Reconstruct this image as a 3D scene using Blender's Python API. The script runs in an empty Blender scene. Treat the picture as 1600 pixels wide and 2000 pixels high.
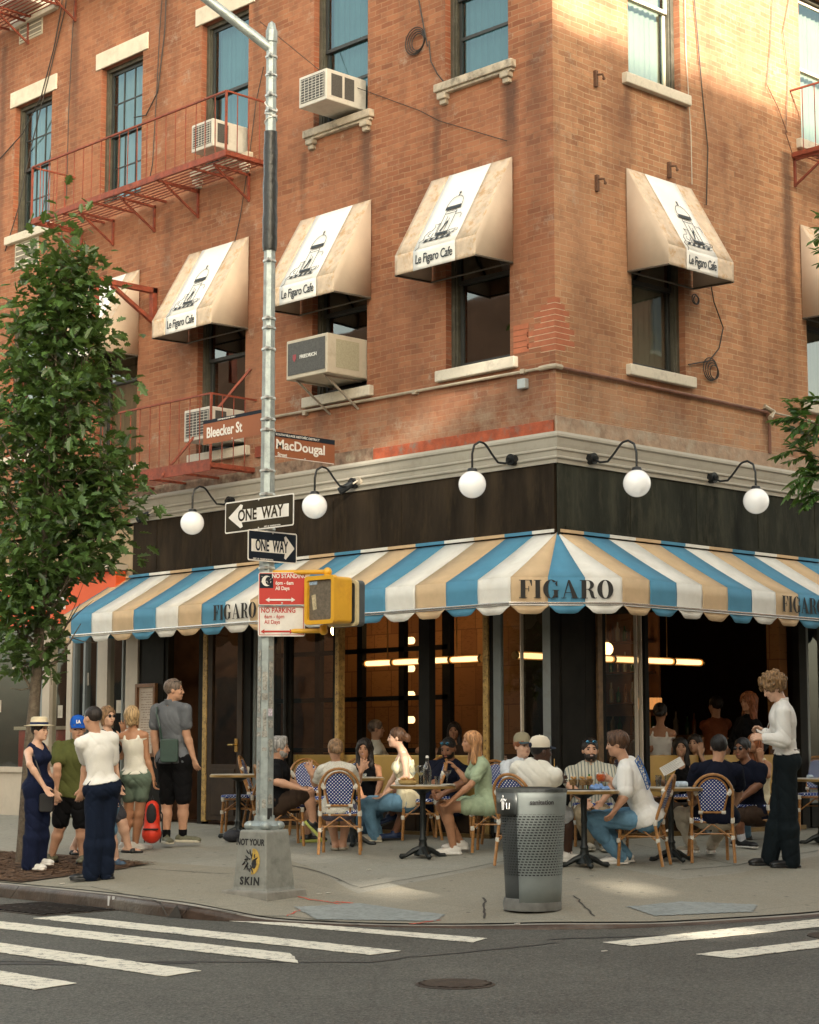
import bpy, bmesh, math, random
import numpy as np
from mathutils import Vector, Matrix
random.seed(7); RS=np.random.RandomState(7)
S=bpy.context.scene; COL=S.collection
# ---------------------------------------------------------------- camera
CF=3719.0; TH=math.atan(458.0/CF)
CAM=np.array([-15.505,-13.81,1.0])
_f=np.array([.6927,.7212,0.]); _f/=np.linalg.norm(_f)
CR=np.array([_f[1],-_f[0],0.]); CFW=_f*math.cos(TH)+np.array([0,0,math.sin(TH)]); CUP=np.cross(CR,CFW)
cd=bpy.data.cameras.new('camera'); cam=bpy.data.objects.new('camera',cd); COL.objects.link(cam)
cd.sensor_fit='HORIZONTAL'; cd.sensor_width=36; cd.lens=CF/1600*36; cd.clip_end=600; cd.clip_start=.1
M=Matrix.Identity(4)
for i in range(3): M[i][0]=CR[i]; M[i][1]=CUP[i]; M[i][2]=-CFW[i]; M[i][3]=CAM[i]
cam.matrix_world=M; S.camera=cam
cd.dof.use_dof=False
# ---------------------------------------------------------------- light
SUN=Vector((-.30,-.95,0)).normalized(); SUN_EL=math.radians(24)
sd=(SUN*math.cos(SUN_EL)+Vector((0,0,math.sin(SUN_EL)))).normalized()
w=bpy.data.worlds.new('World'); S.world=w; w.use_nodes=True
nt=w.node_tree; nt.nodes.clear()
sky=nt.nodes.new('ShaderNodeTexSky'); sky.sky_type='NISHITA'; sky.sun_disc=False
sky.sun_elevation=SUN_EL; sky.sun_rotation=math.atan2(sd.x,sd.y); sky.dust_density=3; sky.air_density=1; sky.ozone_density=.6
hs=nt.nodes.new('ShaderNodeHueSaturation'); hs.inputs['Saturation'].default_value=.55
mx=nt.nodes.new('ShaderNodeMix'); mx.data_type='RGBA'; mx.blend_type='MULTIPLY'; mx.inputs[0].default_value=1; mx.inputs[7].default_value=(1.08,1.0,.80,1)
bg=nt.nodes.new('ShaderNodeBackground'); bg.inputs[1].default_value=.13
wo=nt.nodes.new('ShaderNodeOutputWorld')
nt.links.new(sky.outputs[0],hs.inputs['Color']); nt.links.new(hs.outputs[0],mx.inputs[6]); nt.links.new(mx.outputs[2],bg.inputs[0]); nt.links.new(bg.outputs[0],wo.inputs[0])
sl=bpy.data.lights.new('sun','SUN'); sl.energy=3.6; sl.angle=math.radians(1.2); sl.color=(1,.89,.74)
so=bpy.data.objects.new('sun',sl); COL.objects.link(so); so.rotation_euler=sd.to_track_quat('Z','Y').to_euler(); so.location=(0,0,30)
S.view_settings.view_transform='Standard'; S.view_settings.look='None'; S.view_settings.gamma=1; S.view_settings.exposure=2.3
S.render.engine='CYCLES'
# ---------------------------------------------------------------- helpers
def pxd(px,py,depth):
    d=CFW+CR*((px-800)/CF)+CUP*((1000-py)/CF); return CAM+d*depth
MATS={}
def _n(nt,t,**k):
    n=nt.nodes.new(t)
    for a,b in k.items():
        if a in n.inputs: n.inputs[a].default_value=b
        else: setattr(n,a,b)
    return n
def mat(name,col,rough=.6,metal=0.,var=.12,scale=8.,bump=0.,bscale=60.,spec=.5,emit=None,estr=0.,coat=0.,sheen=0.,dirt=None,dscale=2.,damt=.5,stretch=None):
    if name in MATS: return MATS[name]
    m=bpy.data.materials.new(name); m.use_nodes=True; nt=m.node_tree; b=nt.nodes['Principled BSDF']
    L=nt.links.new
    b.inputs['Roughness'].default_value=rough; b.inputs['Metallic'].default_value=metal; b.inputs['Specular IOR Level'].default_value=spec
    b.inputs['Coat Weight'].default_value=coat; b.inputs['Sheen Weight'].default_value=sheen
    c=(col[0],col[1],col[2],1)
    tc=_n(nt,'ShaderNodeTexCoord')
    if stretch:
        mp_=_n(nt,'ShaderNodeMapping'); mp_.inputs['Scale'].default_value=stretch; L(tc.outputs['Object'],mp_.inputs[0]); src=mp_.outputs[0]
    else: src=tc.outputs['Object']
    if var>0:
        no=_n(nt,'ShaderNodeTexNoise',Scale=scale,Detail=5.,Roughness=.6); L(src,no.inputs['Vector'])
        mr=_n(nt,'ShaderNodeMapRange'); mr.inputs[1].default_value=.3; mr.inputs[2].default_value=.7; mr.inputs[3].default_value=1-var; mr.inputs[4].default_value=1+var; L(no.outputs[0],mr.inputs[0])
        vm=_n(nt,'ShaderNodeVectorMath',operation='SCALE'); vm.inputs[0].default_value=col[:3]; L(mr.outputs[0],vm.inputs['Scale'])
        out=vm.outputs[0]
        if dirt:
            n2=_n(nt,'ShaderNodeTexNoise',Scale=dscale,Detail=8.,Roughness=.7); L(src,n2.inputs['Vector'])
            r2=_n(nt,'ShaderNodeMapRange'); r2.inputs[1].default_value=.5; r2.inputs[2].default_value=.66; r2.inputs[3].default_value=0; r2.inputs[4].default_value=damt; L(n2.outputs[0],r2.inputs[0])
            m2=_n(nt,'ShaderNodeMix',data_type='RGBA'); L(r2.outputs[0],m2.inputs[0]); L(out,m2.inputs[6]); m2.inputs[7].default_value=(*dirt,1); out=m2.outputs[2]
        L(out,b.inputs['Base Color'])
    else: b.inputs['Base Color'].default_value=c
    if bump>0:
        nb=_n(nt,'ShaderNodeTexNoise',Scale=bscale,Detail=4.); L(src,nb.inputs['Vector'])
        bp=_n(nt,'ShaderNodeBump',Strength=bump,Distance=.01); L(nb.outputs[0],bp.inputs['Height']); L(bp.outputs[0],b.inputs['Normal'])
    if emit: b.inputs['Emission Color'].default_value=(*emit,1); b.inputs['Emission Strength'].default_value=estr
    MATS[name]=m; return m
def glass(name,tint=(.75,.8,.78),refl=.12,rough=.02,gcol=(.85,.9,.9,1),gmax=.6):
    if name in MATS: return MATS[name]
    m=bpy.data.materials.new(name); m.use_nodes=True; nt=m.node_tree; nt.nodes.clear(); L=nt.links.new
    o=_n(nt,'ShaderNodeOutputMaterial'); t=_n(nt,'ShaderNodeBsdfTransparent'); t.inputs[0].default_value=(*tint,1)
    g=_n(nt,'ShaderNodeBsdfGlossy'); g.inputs['Roughness'].default_value=rough; g.inputs[0].default_value=gcol
    lw=_n(nt,'ShaderNodeLayerWeight',Blend=.25); mr=_n(nt,'ShaderNodeMapRange'); mr.inputs[3].default_value=refl; mr.inputs[4].default_value=gmax; L(lw.outputs[1],mr.inputs[0])
    no=_n(nt,'ShaderNodeTexNoise',Scale=1.3,Detail=2.); tc=_n(nt,'ShaderNodeTexCoord'); L(tc.outputs['Object'],no.inputs['Vector'])
    bp=_n(nt,'ShaderNodeBump',Strength=.12,Distance=.02); L(no.outputs[0],bp.inputs['Height']); L(bp.outputs[0],g.inputs['Normal'])
    x=_n(nt,'ShaderNodeMixShader'); L(mr.outputs[0],x.inputs[0]); L(t.outputs[0],x.inputs[1]); L(g.outputs[0],x.inputs[2]); L(x.outputs[0],o.inputs[0])
    MATS[name]=m; return m
class MB:
    def __init__(s): s.v=[]; s.f=[]; s.m=[]; s.uv={}
    def add(s,vs,fs,mi=0):
        o=len(s.v); s.v.extend([tuple(map(float,v)) for v in vs]); s.f.extend([tuple(i+o for i in f) for f in fs]); s.m.extend([mi]*len(fs)); return s
    def box(s,x0,x1,y0,y1,z0,z1,mi=0):
        if x0>x1:x0,x1=x1,x0
        if y0>y1:y0,y1=y1,y0
        if z0>z1:z0,z1=z1,z0
        v=[(x,y,z) for x in(x0,x1) for y in(y0,y1) for z in(z0,z1)]
        return s.add(v,[(0,1,3,2),(4,6,7,5),(0,4,5,1),(2,3,7,6),(0,2,6,4),(1,5,7,3)],mi)
    def bar(s,a,b,w,h,mi=0,up=(0,0,1)):
        a=Vector(a);b=Vector(b);d=(b-a).normalized();u=Vector(up)
        if abs(d.dot(u))>.98:u=Vector((1,0,0))
        r=d.cross(u).normalized();u=r.cross(d)
        v=[p+r*(i*w/2)+u*(j*h/2) for p in(a,b) for i,j in((-1,-1),(1,-1),(1,1),(-1,1))]
        return s.add(v,[(3,2,1,0),(4,5,6,7),(0,1,5,4),(1,2,6,5),(2,3,7,6),(3,0,4,7)],mi)
    def tube(s,pts,r,n=8,mi=0,cap=True):
        P=[Vector(p) for p in pts]; rr=r if isinstance(r,(list,tuple)) else [r]*len(P); base=len(s.v); prev=None
        for i,p in enumerate(P):
            d=(P[min(i+1,len(P)-1)]-P[max(i-1,0)])
            d=d.normalized() if d.length>1e-9 else Vector((0,0,1))
            if prev is None:
                u=Vector((0,0,1)) if abs(d.z)<.9 else Vector((1,0,0)); a=d.cross(u).normalized()
            else:
                a=(prev-d*prev.dot(d)); a=a.normalized() if a.length>1e-6 else d.orthogonal().normalized()
            prev=a; c=d.cross(a)
            for k in range(n):
                t=2*math.pi*k/n; s.v.append(tuple(p+(a*math.cos(t)+c*math.sin(t))*rr[i]))
        for i in range(len(P)-1):
            for k in range(n):
                k2=(k+1)%n; s.f.append((base+i*n+k,base+i*n+k2,base+(i+1)*n+k2,base+(i+1)*n+k)); s.m.append(mi)
        if cap:
            s.f.append(tuple(base+k for k in range(n-1,-1,-1))); s.m.append(mi)
            e=base+(len(P)-1)*n; s.f.append(tuple(e+k for k in range(n))); s.m.append(mi)
        return s
    def lathe(s,prof,c=(0,0,0),n=24,mi=0,sx=1,sy=1):
        base=len(s.v)
        for r,z in prof:
            for k in range(n):
                t=2*math.pi*k/n; s.v.append((c[0]+r*math.cos(t)*sx,c[1]+r*math.sin(t)*sy,c[2]+z))
        for i in range(len(prof)-1):
            for k in range(n):
                k2=(k+1)%n; s.f.append((base+i*n+k,base+i*n+k2,base+(i+1)*n+k2,base+(i+1)*n+k)); s.m.append(mi)
        s.f.append(tuple(base+k for k in range(n-1,-1,-1))); s.m.append(mi)
        e=base+(len(prof)-1)*n; s.f.append(tuple(e+k for k in range(n))); s.m.append(mi)
        return s
    def ball(s,c,r,n=16,m=10,mi=0,sc=(1,1,1)):
        b=len(s.v)
        for i in range(m+1):
            ph=math.pi*i/m; q=max(math.sin(ph),1e-4)
            for k in range(n):
                t=2*math.pi*k/n; s.v.append((c[0]+r*q*math.cos(t)*sc[0],c[1]+r*q*math.sin(t)*sc[1],c[2]-r*math.cos(ph)*sc[2]))
        for i in range(m):
            for k in range(n):
                k2=(k+1)%n; s.f.append((b+i*n+k,b+i*n+k2,b+(i+1)*n+k2,b+(i+1)*n+k)); s.m.append(mi)
        return s
    def poly(s,pts,d,mi=0):   # prism: polygon (list of 3d pts) extruded by vector d
        n=len(pts); d=Vector(d); P=[Vector(p) for p in pts]
        v=P+[p+d for p in P]
        f=[tuple(range(n-1,-1,-1)),tuple(range(n,2*n))]+[(i,(i+1)%n,n+(i+1)%n,n+i) for i in range(n)]
        return s.add(v,f,mi)
    def xf(s,Mx,start=0):
        for i in range(start,len(s.v)): s.v[i]=tuple(Mx@Vector(s.v[i]))
        return s
    def mesh(s,name,mats,smooth=False,angle=None):
        me=bpy.data.meshes.new(name); me.from_pydata(s.v,[],s.f)
        if not isinstance(mats,(list,tuple)): mats=[mats]
        for m in mats: me.materials.append(m)
        if len(mats)>1: me.polygons.foreach_set('material_index',s.m)
        bm=bmesh.new(); bm.from_mesh(me); bmesh.ops.recalc_face_normals(bm,faces=bm.faces)
        if smooth:
            for f in bm.faces: f.smooth=True
            if angle:
                for e in bm.edges:
                    if len(e.link_faces)==2 and e.calc_face_angle(0)>angle: e.smooth=False
        bm.to_mesh(me); bm.free(); return me
    def build(s,name,mats,parent=None,smooth=False,angle=math.radians(40),bevel=0,world=False):
        if parent is not None and world: 
            L=parent.location; s.v=[(a-L.x,b-L.y,c-L.z) for a,b,c in s.v]
        o=bpy.data.objects.new(name,s.mesh(name,mats,smooth,angle)); COL.objects.link(o)
        if parent is not None: o.parent=parent
        if bevel:
            md=o.modifiers.new('b','BEVEL'); md.width=bevel; md.segments=2; md.limit_method='ANGLE'; md.angle_limit=math.radians(40)
        return o
def tag(o,label=None,cat=None,group=None,kind=None):
    if label:o['label']=label
    if cat:o['category']=cat
    if group:o['group']=group
    if kind:o['kind']=kind
    return o
def empty(name,loc=(0,0,0),rz=0.):
    o=bpy.data.objects.new(name,None); COL.objects.link(o); o.location=loc; o.rotation_euler=(0,0,rz); o.empty_display_size=.1; return o
def copy_tree(o,parent=None):
    c=o.copy(); COL.objects.link(c)
    if parent is not None: c.parent=parent
    for ch in list(o.children): copy_tree(ch,c)
    return c
def rebase(o,loc):  # a world-built mesh gets its origin at loc
    L=Vector(loc); o.data.transform(Matrix.Translation(-L)); o.location=L; return o
def text_mb(s,size=1.,wx=1.,bold=0.,depth=.002,align='CENTER',sp=1.,shear=0.):
    cu=bpy.data.curves.new('t','FONT'); cu.body=s; cu.size=size; cu.align_x=align; cu.align_y='CENTER'; cu.offset=bold; cu.extrude=depth/2; cu.space_character=sp; cu.shear=shear; cu.resolution_u=3
    o=bpy.data.objects.new('t',cu); COL.objects.link(o)
    dg=bpy.context.evaluated_depsgraph_get(); me=bpy.data.meshes.new_from_object(o.evaluated_get(dg))
    mb=MB(); mb.add([(v.co.x*wx,v.co.y,v.co.z) for v in me.vertices],[tuple(p.vertices) for p in me.polygons])
    bpy.data.objects.remove(o); bpy.data.curves.remove(cu); bpy.data.meshes.remove(me); return mb
def place(o,xa,ya):  # matrix from origin, x axis, y axis
    xa=Vector(xa).normalized(); ya=Vector(ya); ya=(ya-xa*ya.dot(xa)).normalized(); za=xa.cross(ya)
    m=Matrix.Identity(4)
    for i in range(3): m[i][0]=xa[i];m[i][1]=ya[i];m[i][2]=za[i];m[i][3]=o[i]
    return m
LX,LY=(0,-1,0),(0,0,1)   # writing on a face that looks to -x
RX=(1,0,0)               # writing on a face that looks to -y
def merge(dst,src,mi=0): dst.add(src.v,src.f,mi); return dst
# ---------------------------------------------------------------- ground shape
CURB=[(-5.30,60,-.34),(-5.30,12,-.34),(-5.30,6,-.34),(-5.30,2.6,-.34),(-5.32,.83,-.34),(-5.42,0,-.34),(-5.42,-.5,-.35),(-5.34,-.95,-.39),(-5.17,-1.3,-.44),(-4.94,-1.9,-.45),(-4.61,-2.46,-.45),(-4.27,-2.94,-.44),(-3.9,-3.36,-.425),(-3.5,-3.66,-.43),(-3.02,-3.87,-.44),(-2.27,-4.06,-.44),(-1.39,-4.21,-.44),(-.5,-4.3,-.42),(1,-4.4,-.37),(4,-4.45,-.34),(12,-4.45,-.34),(60,-4.45,-.34)]
def smooth_curve(P,n):
    out=[]
    for i in range(len(P)-1):
        p0=P[max(i-1,0)];p1=P[i];p2=P[i+1];p3=P[min(i+2,len(P)-1)]
        m1=(np.array(p2)-np.array(p0))/2 if 3<=i<len(P)-4 else np.array(p2)-np.array(p1)
        m2=(np.array(p3)-np.array(p1))/2 if 3<=i+1<len(P)-4 else np.array(p2)-np.array(p1)
        for k in range(n):
            t=k/n; h=(2*t**3-3*t*t+1)*np.array(p1)+(t**3-2*t*t+t)*m1+(-2*t**3+3*t*t)*np.array(p2)+(t**3-t*t)*m2
            out.append(h)
    out.append(np.array(P[-1],float)); return out
CS=smooth_curve(CURB,4)
QX,QY=3.,3.
_ca=[math.atan2(p[1]-QY,p[0]-QX)%(2*math.pi) for p in CS]
_cr=[math.hypot(p[0]-QX,p[1]-QY) for p in CS]; _cz=[p[2] for p in CS]
def _bt(a):
    dx,dy=math.cos(a),math.sin(a); t=1e9
    if dx<-1e-6:t=min(t,-QX/dx)
    if dy<-1e-6:t=min(t,-QY/dy)
    return t
def gz(x,y):
    a=math.atan2(y-QY,x-QX)%(2*math.pi); r=math.hypot(x-QX,y-QY); rb=_bt(a)
    if rb>1e8: return 0.
    rc=float(np.interp(a,_ca,_cr)); zc=float(np.interp(a,_ca,_cz))
    if r>rc+.02: return -.46
    t=max(0,(r-rb)/(rc-rb)); return zc*t
def gpt(px,py):
    z=-.2
    for i in range(50):
        d=CFW+CR*((px-800)/CF)+CUP*((1000-py)/CF); p=CAM+d*((z-CAM[2])/d[2]); z=.5*z+.5*gz(p[0],p[1])
    return np.array([p[0],p[1],gz(p[0],p[1])])
def depth_of(p): return float((np.array(p)-CAM)@CFW)
# ================================================================ GROUND
def ground_mat(name,base,kind):
    m=bpy.data.materials.new(name); m.use_nodes=True; nt=m.node_tree; b=nt.nodes['Principled BSDF']; L=nt.links.new
    tc=_n(nt,'ShaderNodeTexCoord'); obj=tc.outputs['Object']
    def noise(sc,det=6.,ro=.65):
        n=_n(nt,'ShaderNodeTexNoise',Scale=sc,Detail=det,Roughness=ro); L(obj,n.inputs['Vector']); return n.outputs[0]
    def rng(x,a,bb,c,d):
        r=_n(nt,'ShaderNodeMapRange'); r.inputs[1].default_value=a;r.inputs[2].default_value=bb;r.inputs[3].default_value=c;r.inputs[4].default_value=d; L(x,r.inputs[0]); return r.outputs[0]
    def mix(f,a,c,bt='MIX'):
        x=_n(nt,'ShaderNodeMix',data_type='RGBA',blend_type=bt)
        for s,v in ((0,f),(6,a),(7,c)):
            if isinstance(v,(tuple,float,int)): x.inputs[s].default_value=(*v,1) if isinstance(v,tuple) else v
            else: L(v,x.inputs[s])
        return x.outputs[2]
    if kind=='asphalt':
        c=mix(rng(noise(.9),.35,.65,0,1),tuple(v*.74 for v in base),tuple(v*1.32 for v in base))
        c=mix(rng(noise(7,8.,.8),.4,.62,0,.5),c,tuple(v*.66 for v in base))
        vo=_n(nt,'ShaderNodeTexVoronoi',Scale=70.); L(obj,vo.inputs['Vector'])
        c=mix(rng(vo.outputs['Distance'],.0,.5,.55,0),c,tuple(v*2.1 for v in base))
        n3=noise(62,3.,.8); c=mix(rng(n3,.5,.62,0,.6),c,(.20,.195,.175)); c=mix(rng(n3,.5,.38,0,.7),c,(.016,.017,.018))
        w=_n(nt,'ShaderNodeTexVoronoi',Scale=.55,feature='DISTANCE_TO_EDGE'); wn=_n(nt,'ShaderNodeTexNoise',Scale=2.2,Detail=6.); L(obj,wn.inputs['Vector'])
        ad=_n(nt,'ShaderNodeMix',data_type='VECTOR'); ad.inputs[0].default_value=.22; L(obj,ad.inputs[4]); L(wn.outputs['Color'],ad.inputs[5]); L(ad.outputs[1],w.inputs['Vector'])
        c=mix(rng(w.outputs['Distance'],.0,.008,.30,0),c,(.03,.03,.03))
        L(c,b.inputs['Base Color']); b.inputs['Roughness'].default_value=.72; b.inputs['Specular IOR Level'].default_value=.35
        bp=_n(nt,'ShaderNodeBump',Strength=.55,Distance=.006); L(vo.outputs['Distance'],bp.inputs['Height']); L(bp.outputs[0],b.inputs['Normal'])
    else:
        br=_n(nt,'ShaderNodeTexBrick'); br.offset=0.; br.inputs['Scale'].default_value=1.; br.inputs['Brick Width'].default_value=1.54; br.inputs['Row Height'].default_value=1.54; br.inputs['Mortar Size'].default_value=.009; br.inputs['Mortar Smooth'].default_value=.3; br.inputs['Bias'].default_value=0
        mp=_n(nt,'ShaderNodeMapping'); mp.inputs['Location'].default_value=(.56,.72,0); L(obj,mp.inputs[0]); L(mp.outputs[0],br.inputs['Vector'])
        br.inputs['Color1'].default_value=(*[v*.84 for v in base],1); br.inputs['Color2'].default_value=(*[v*1.16 for v in base],1); br.inputs['Mortar'].default_value=(*[v*.38 for v in base],1)
        sx=_n(nt,'ShaderNodeSeparateXYZ'); L(obj,sx.inputs[0])
        def M(op,a,bb,cc=None):
            q=_n(nt,'ShaderNodeMath',operation=op)
            for i_,v_ in enumerate((a,bb,cc)):
                if v_ is None: continue
                if isinstance(v_,(int,float)): q.inputs[i_].default_value=v_
                else: L(v_,q.inputs[i_])
            return q.outputs[0]
        X_,Y_=sx.outputs[0],sx.outputs[1]
        lineA=M('GREATER_THAN',Y_,M('MULTIPLY_ADD',X_,.081,-.504)); lineB=M('GREATER_THAN',X_,M('MULTIPLY_ADD',Y_,.48,-3.276)); l1=M('MULTIPLY',lineA,lineB)
        l2=M('MULTIPLY',M('GREATER_THAN',Y_,M('MULTIPLY_ADD',M('MAXIMUM',X_,0),.2,-2.33)),M('GREATER_THAN',X_,-.94)); l3=M('MULTIPLY',M('GREATER_THAN',Y_,1.34),M('GREATER_THAN',X_,-3.3))
        lt=M('MAXIMUM',M('MAXIMUM',l1,l2),l3); slab=mix(lt,(base[0]*.86,base[1]*.78,base[2]*.66),(base[0]*1.06,base[1]*1.08,base[2]*1.10)); slab=mix(.35,slab,br.outputs['Color'])
        c=mix(rng(noise(1.6),.35,.65,0,.4),slab,(base[0]*.80,base[1]*.74,base[2]*.62))
        c=mix(rng(noise(11,9.,.8),.42,.7,0,.5),c,tuple(v*.58 for v in base))
        vo=_n(nt,'ShaderNodeTexVoronoi',Scale=3.6); L(obj,vo.inputs['Vector'])
        c=mix(rng(vo.outputs['Distance'],.06,.10,.8,0),c,(.045,.042,.038))
        vo2=_n(nt,'ShaderNodeTexVoronoi',Scale=7.3); L(obj,vo2.inputs['Vector'])
        c=mix(rng(vo2.outputs['Distance'],.05,.09,.5,0),c,tuple(v*.4 for v in base))
        n3=noise(75,4.,.8); c=mix(rng(n3,.5,.36,0,.5),c,tuple(v*.55 for v in base)); c=mix(rng(n3,.5,.64,0,.55),c,tuple(v*1.35 for v in base))
        L(c,b.inputs['Base Color']); b.inputs['Roughness'].default_value=.85
        bp=_n(nt,'ShaderNodeBump',Strength=.25,Distance=.004); L(n3,bp.inputs['Height']); L(bp.outputs[0],b.inputs['Normal'])
    return m
M_asph=ground_mat('asphalt',(.078,.078,.066),'asphalt')
M_side=ground_mat('sidewalk concrete',(.29,.28,.235),'side')
mb=MB(); mb.add([(-90,-90,-.46),(120,-90,-.46),(120,120,-.46),(-90,120,-.46)],[(0,1,2,3)])
tag(mb.build('street',M_asph),kind='structure')
# sidewalk: from the facade to the kerb, falling gently
mb=MB(); NR=8; n=0
for p in CS:
    a=math.atan2(p[1]-QY,p[0]-QX); rb=_bt(a); rc=math.hypot(p[0]-QX,p[1]-QY)-.16
    rb=min(rb,1e5)
    for k in range(NR+1):
        r=rb-.3+(rc-rb+.3)*k/NR
        x,y=QX+r*math.cos(a),QY+r*math.sin(a); t=max(0,(r-rb)/(rc+.16-rb)); mb.v.append((x,y,p[2]*t))
for i in range(len(CS)-1):
    for k in range(NR): mb.f.append((i*(NR+1)+k,i*(NR+1)+k+1,(i+1)*(NR+1)+k+1,(i+1)*(NR+1)+k)); mb.m.append(0)
M_kerb=mat('steel faced kerb',(.075,.05,.036),.42,.45,.35,4,.4,40,dirt=(.17,.15,.125),dscale=3)
M_kerbc=mat('kerb concrete',(.30,.285,.245),.85,0,.22,5,.3,80,dirt=(.07,.062,.052),dscale=2.5)
tag(mb.build('sidewalk',M_side,smooth=True),kind='structure')
# kerb: rounded steel nosing with concrete top
mb=MB(); sec=[(-.16,0),(-.10,.003),(-.045,.001),(-.012,-.014),(0,-.045),(.004,-.3)]
for p in CS:
    a=math.atan2(p[1]-QY,p[0]-QX); 
    for o,dz in sec:
        r=math.hypot(p[0]-QX,p[1]-QY)+o; mb.v.append((QX+r*math.cos(a),QY+r*math.sin(a),p[2]+dz+.002+(.0)))
ns=len(sec)
for i in range(len(CS)-1):
    for k in range(ns-1):
        mb.f.append((i*ns+k,i*ns+k+1,(i+1)*ns+k+1,(i+1)*ns+k)); mb.m.append(1 if k<2 else 0)
tag(mb.build('kerb',[M_kerb,M_kerbc],smooth=True,angle=1.2),kind='structure')
# far sides of both streets
M_side2=M_side
mb=MB(); mb.box(-60,-14.9,-11.9,90,-.6,-.32);
tag(mb.build('far_pavement',M_side2),kind='structure')
mb=MB(); mb.box(-8,90,-17.6,-13.4,-.6,-.32)
tag(mb.build('opposite_pavement',M_side2),kind='structure')
# painted crossings
def paint_mat(name,col,wear=.5):
    m=bpy.data.materials.new(name); m.use_nodes=True; nt=m.node_tree; b=nt.nodes['Principled BSDF']; L=nt.links.new
    tc=_n(nt,'ShaderNodeTexCoord'); n=_n(nt,'ShaderNodeTexNoise',Scale=14.,Detail=9.,Roughness=.75); L(tc.outputs['Object'],n.inputs[0])
    n2=_n(nt,'ShaderNodeTexNoise',Scale=120.,Detail=3.); L(tc.outputs['Object'],n2.inputs[0])
    a=_n(nt,'ShaderNodeMath',operation='MULTIPLY_ADD'); L(n2.outputs[0],a.inputs[0]); a.inputs[1].default_value=.35; L(n.outputs[0],a.inputs[2])
    r=_n(nt,'ShaderNodeMapRange'); r.inputs[1].default_value=.78-.2*wear; r.inputs[2].default_value=.86-.2*wear*.6; L(a.outputs[0],r.inputs[0])
    x=_n(nt,'ShaderNodeMix',data_type='RGBA'); L(r.outputs[0],x.inputs[0]); x.inputs[6].default_value=(*col,1); x.inputs[7].default_value=(.09,.09,.085,1)
    L(x.outputs[2],b.inputs['Base Color']); b.inputs['Roughness'].default_value=.7; return m
M_paint=paint_mat('road paint',(.70,.67,.56),.35)
def strip(pts,name,z=-.456,mi=None,jag=.012,m=M_paint):
    # polygon with slightly ragged edges
    out=[]
    for i in range(len(pts)):
        a=np.array(pts[i]);b=np.array(pts[(i+1)%len(pts)]); k=max(2,int(np.linalg.norm(b-a)/.07))
        for j in range(k):
            q=a+(b-a)*j/k+RS.randn(2)*jag*(.5 if j else .2); out.append((q[0],q[1],z))
    mb=MB(); mb.poly(out,(0,0,.003)); return mb
mbp=MB()
for pts in ([(-5.22,-.1),(-5.38,-.02),(-5.10,-3.66),(-4.80,-3.52)],[(-6.36,.35),(-6.02,.35),(-5.90,-3.72),(-6.24,-3.76)],[(-7.10,.9),(-6.74,.9),(-6.58,-3.3),(-6.93,-3.8)],
            [(-8.02,1.0),(-7.66,1.0),(-7.68,-3.7),(-8.03,-3.78)],[(-8.98,1.0),(-8.60,1.0),(-8.64,-3.68),(-9.0,-3.78)],[(-9.9,1.0),(-9.5,1.0),(-9.55,-3.7),(-9.92,-3.75)],
            [(-4.39,-4.33),(-4.44,-4.65),(-2.2,-4.75),(1.2,-4.9),(1.2,-4.55),(-.5,-4.46),(-1.53,-4.34)],[(-4.54,-5.32),(-4.57,-5.65),(1.2,-5.72),(1.2,-5.42)],[(-4.3,-6.4),(-4.3,-6.75),(2,-6.75),(2,-6.4)]):
    q=strip(pts,'s'); mbp.add(q.v,q.f)
tag(mbp.build('crossing_stripes',M_paint),kind='structure')
# dark tar seams across the road
M_tar=mat('tar seam',(.040,.042,.042),.55,0,.2,12)
mbt=MB()
def ribbon(P,wd,z):
    P=[np.array(p,float) for p in P]; L=[];R_=[]
    for i,p in enumerate(P):
        d=P[min(i+1,len(P)-1)]-P[max(i-1,0)]; d/=np.linalg.norm(d); nn=np.array([-d[1],d[0]]); ww=wd*(1+.35*RS.randn()*.6)
        L.append((*(p+nn*ww/2),z)); R_.append((*(p-nn*ww/2),z))
    k=len(P); return L+R_,[(i,i+1,k+i+1,k+i) for i in range(k-1)]
def wob(a,b,n,s):
    a=np.array(a,float);b=np.array(b,float); return [a+(b-a)*i/n+RS.randn(2)*s for i in range(n+1)]
v,f=ribbon(wob((-9.6,-1.0),(-6.6,-4.0),22,.015)+wob((-6.55,-4.05),(-4.6,-4.1),14,.015),.04,-.4565); mbt.add(v,f)
v,f=ribbon(wob((-4.5,-3.9),(-2,-4.95),14,.02),.05,-.4565); mbt.add(v,f)
v,f=ribbon(wob((-9.7,-1.3),(-7.4,-3.3),18,.03),.10,-.4568); mbt.add(v,f)
tag(mbt.build('tar_seams',M_tar),kind='structure')
# street ironwork
M_iron=mat('cast iron',(.062,.050,.040),.6,.5,.4,18,.5,70)
def manhole(x,y,r,label,name='manhole_cover'):
    mb=MB(); mb.lathe([(r*.96,-.02),(r,0),(r*.93,.006),(r*.9,.002),(.001,.003)],(0,0,0),32)
    for i in range(-5,6):
        for j in range(-5,6):
            if math.hypot(i,j)<5.2: mb.box(i*r*.16-.02,i*r*.16+.02,j*r*.16-.02,j*r*.16+.02,.002,.009)
    o=mb.build(name,M_iron); o.location=(x,y,-.457); return o
p=gpt(890,1922); tag(manhole(*(-6.97,-5.33),.25,''),'round rusty iron manhole cover in the open asphalt at the bottom middle','manhole cover')
mb=MB()
x0,y0=-5.75,1.15
mb.box(-.42,.42,-.62,.62,-.02,.004)
o=mb.build('drain_frame',M_iron)
g=empty('storm_drain',(x0,y0,-.458)); o.parent=g
mb=MB()
for i in range(11): mb.box(-.38,.38,-.56+i*.105,-.56+i*.105+.05,.002,.014)
for i in range(4): mb.box(-.38+i*.24,-.34+i*.24,-.6,.6,.003,.011)
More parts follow.
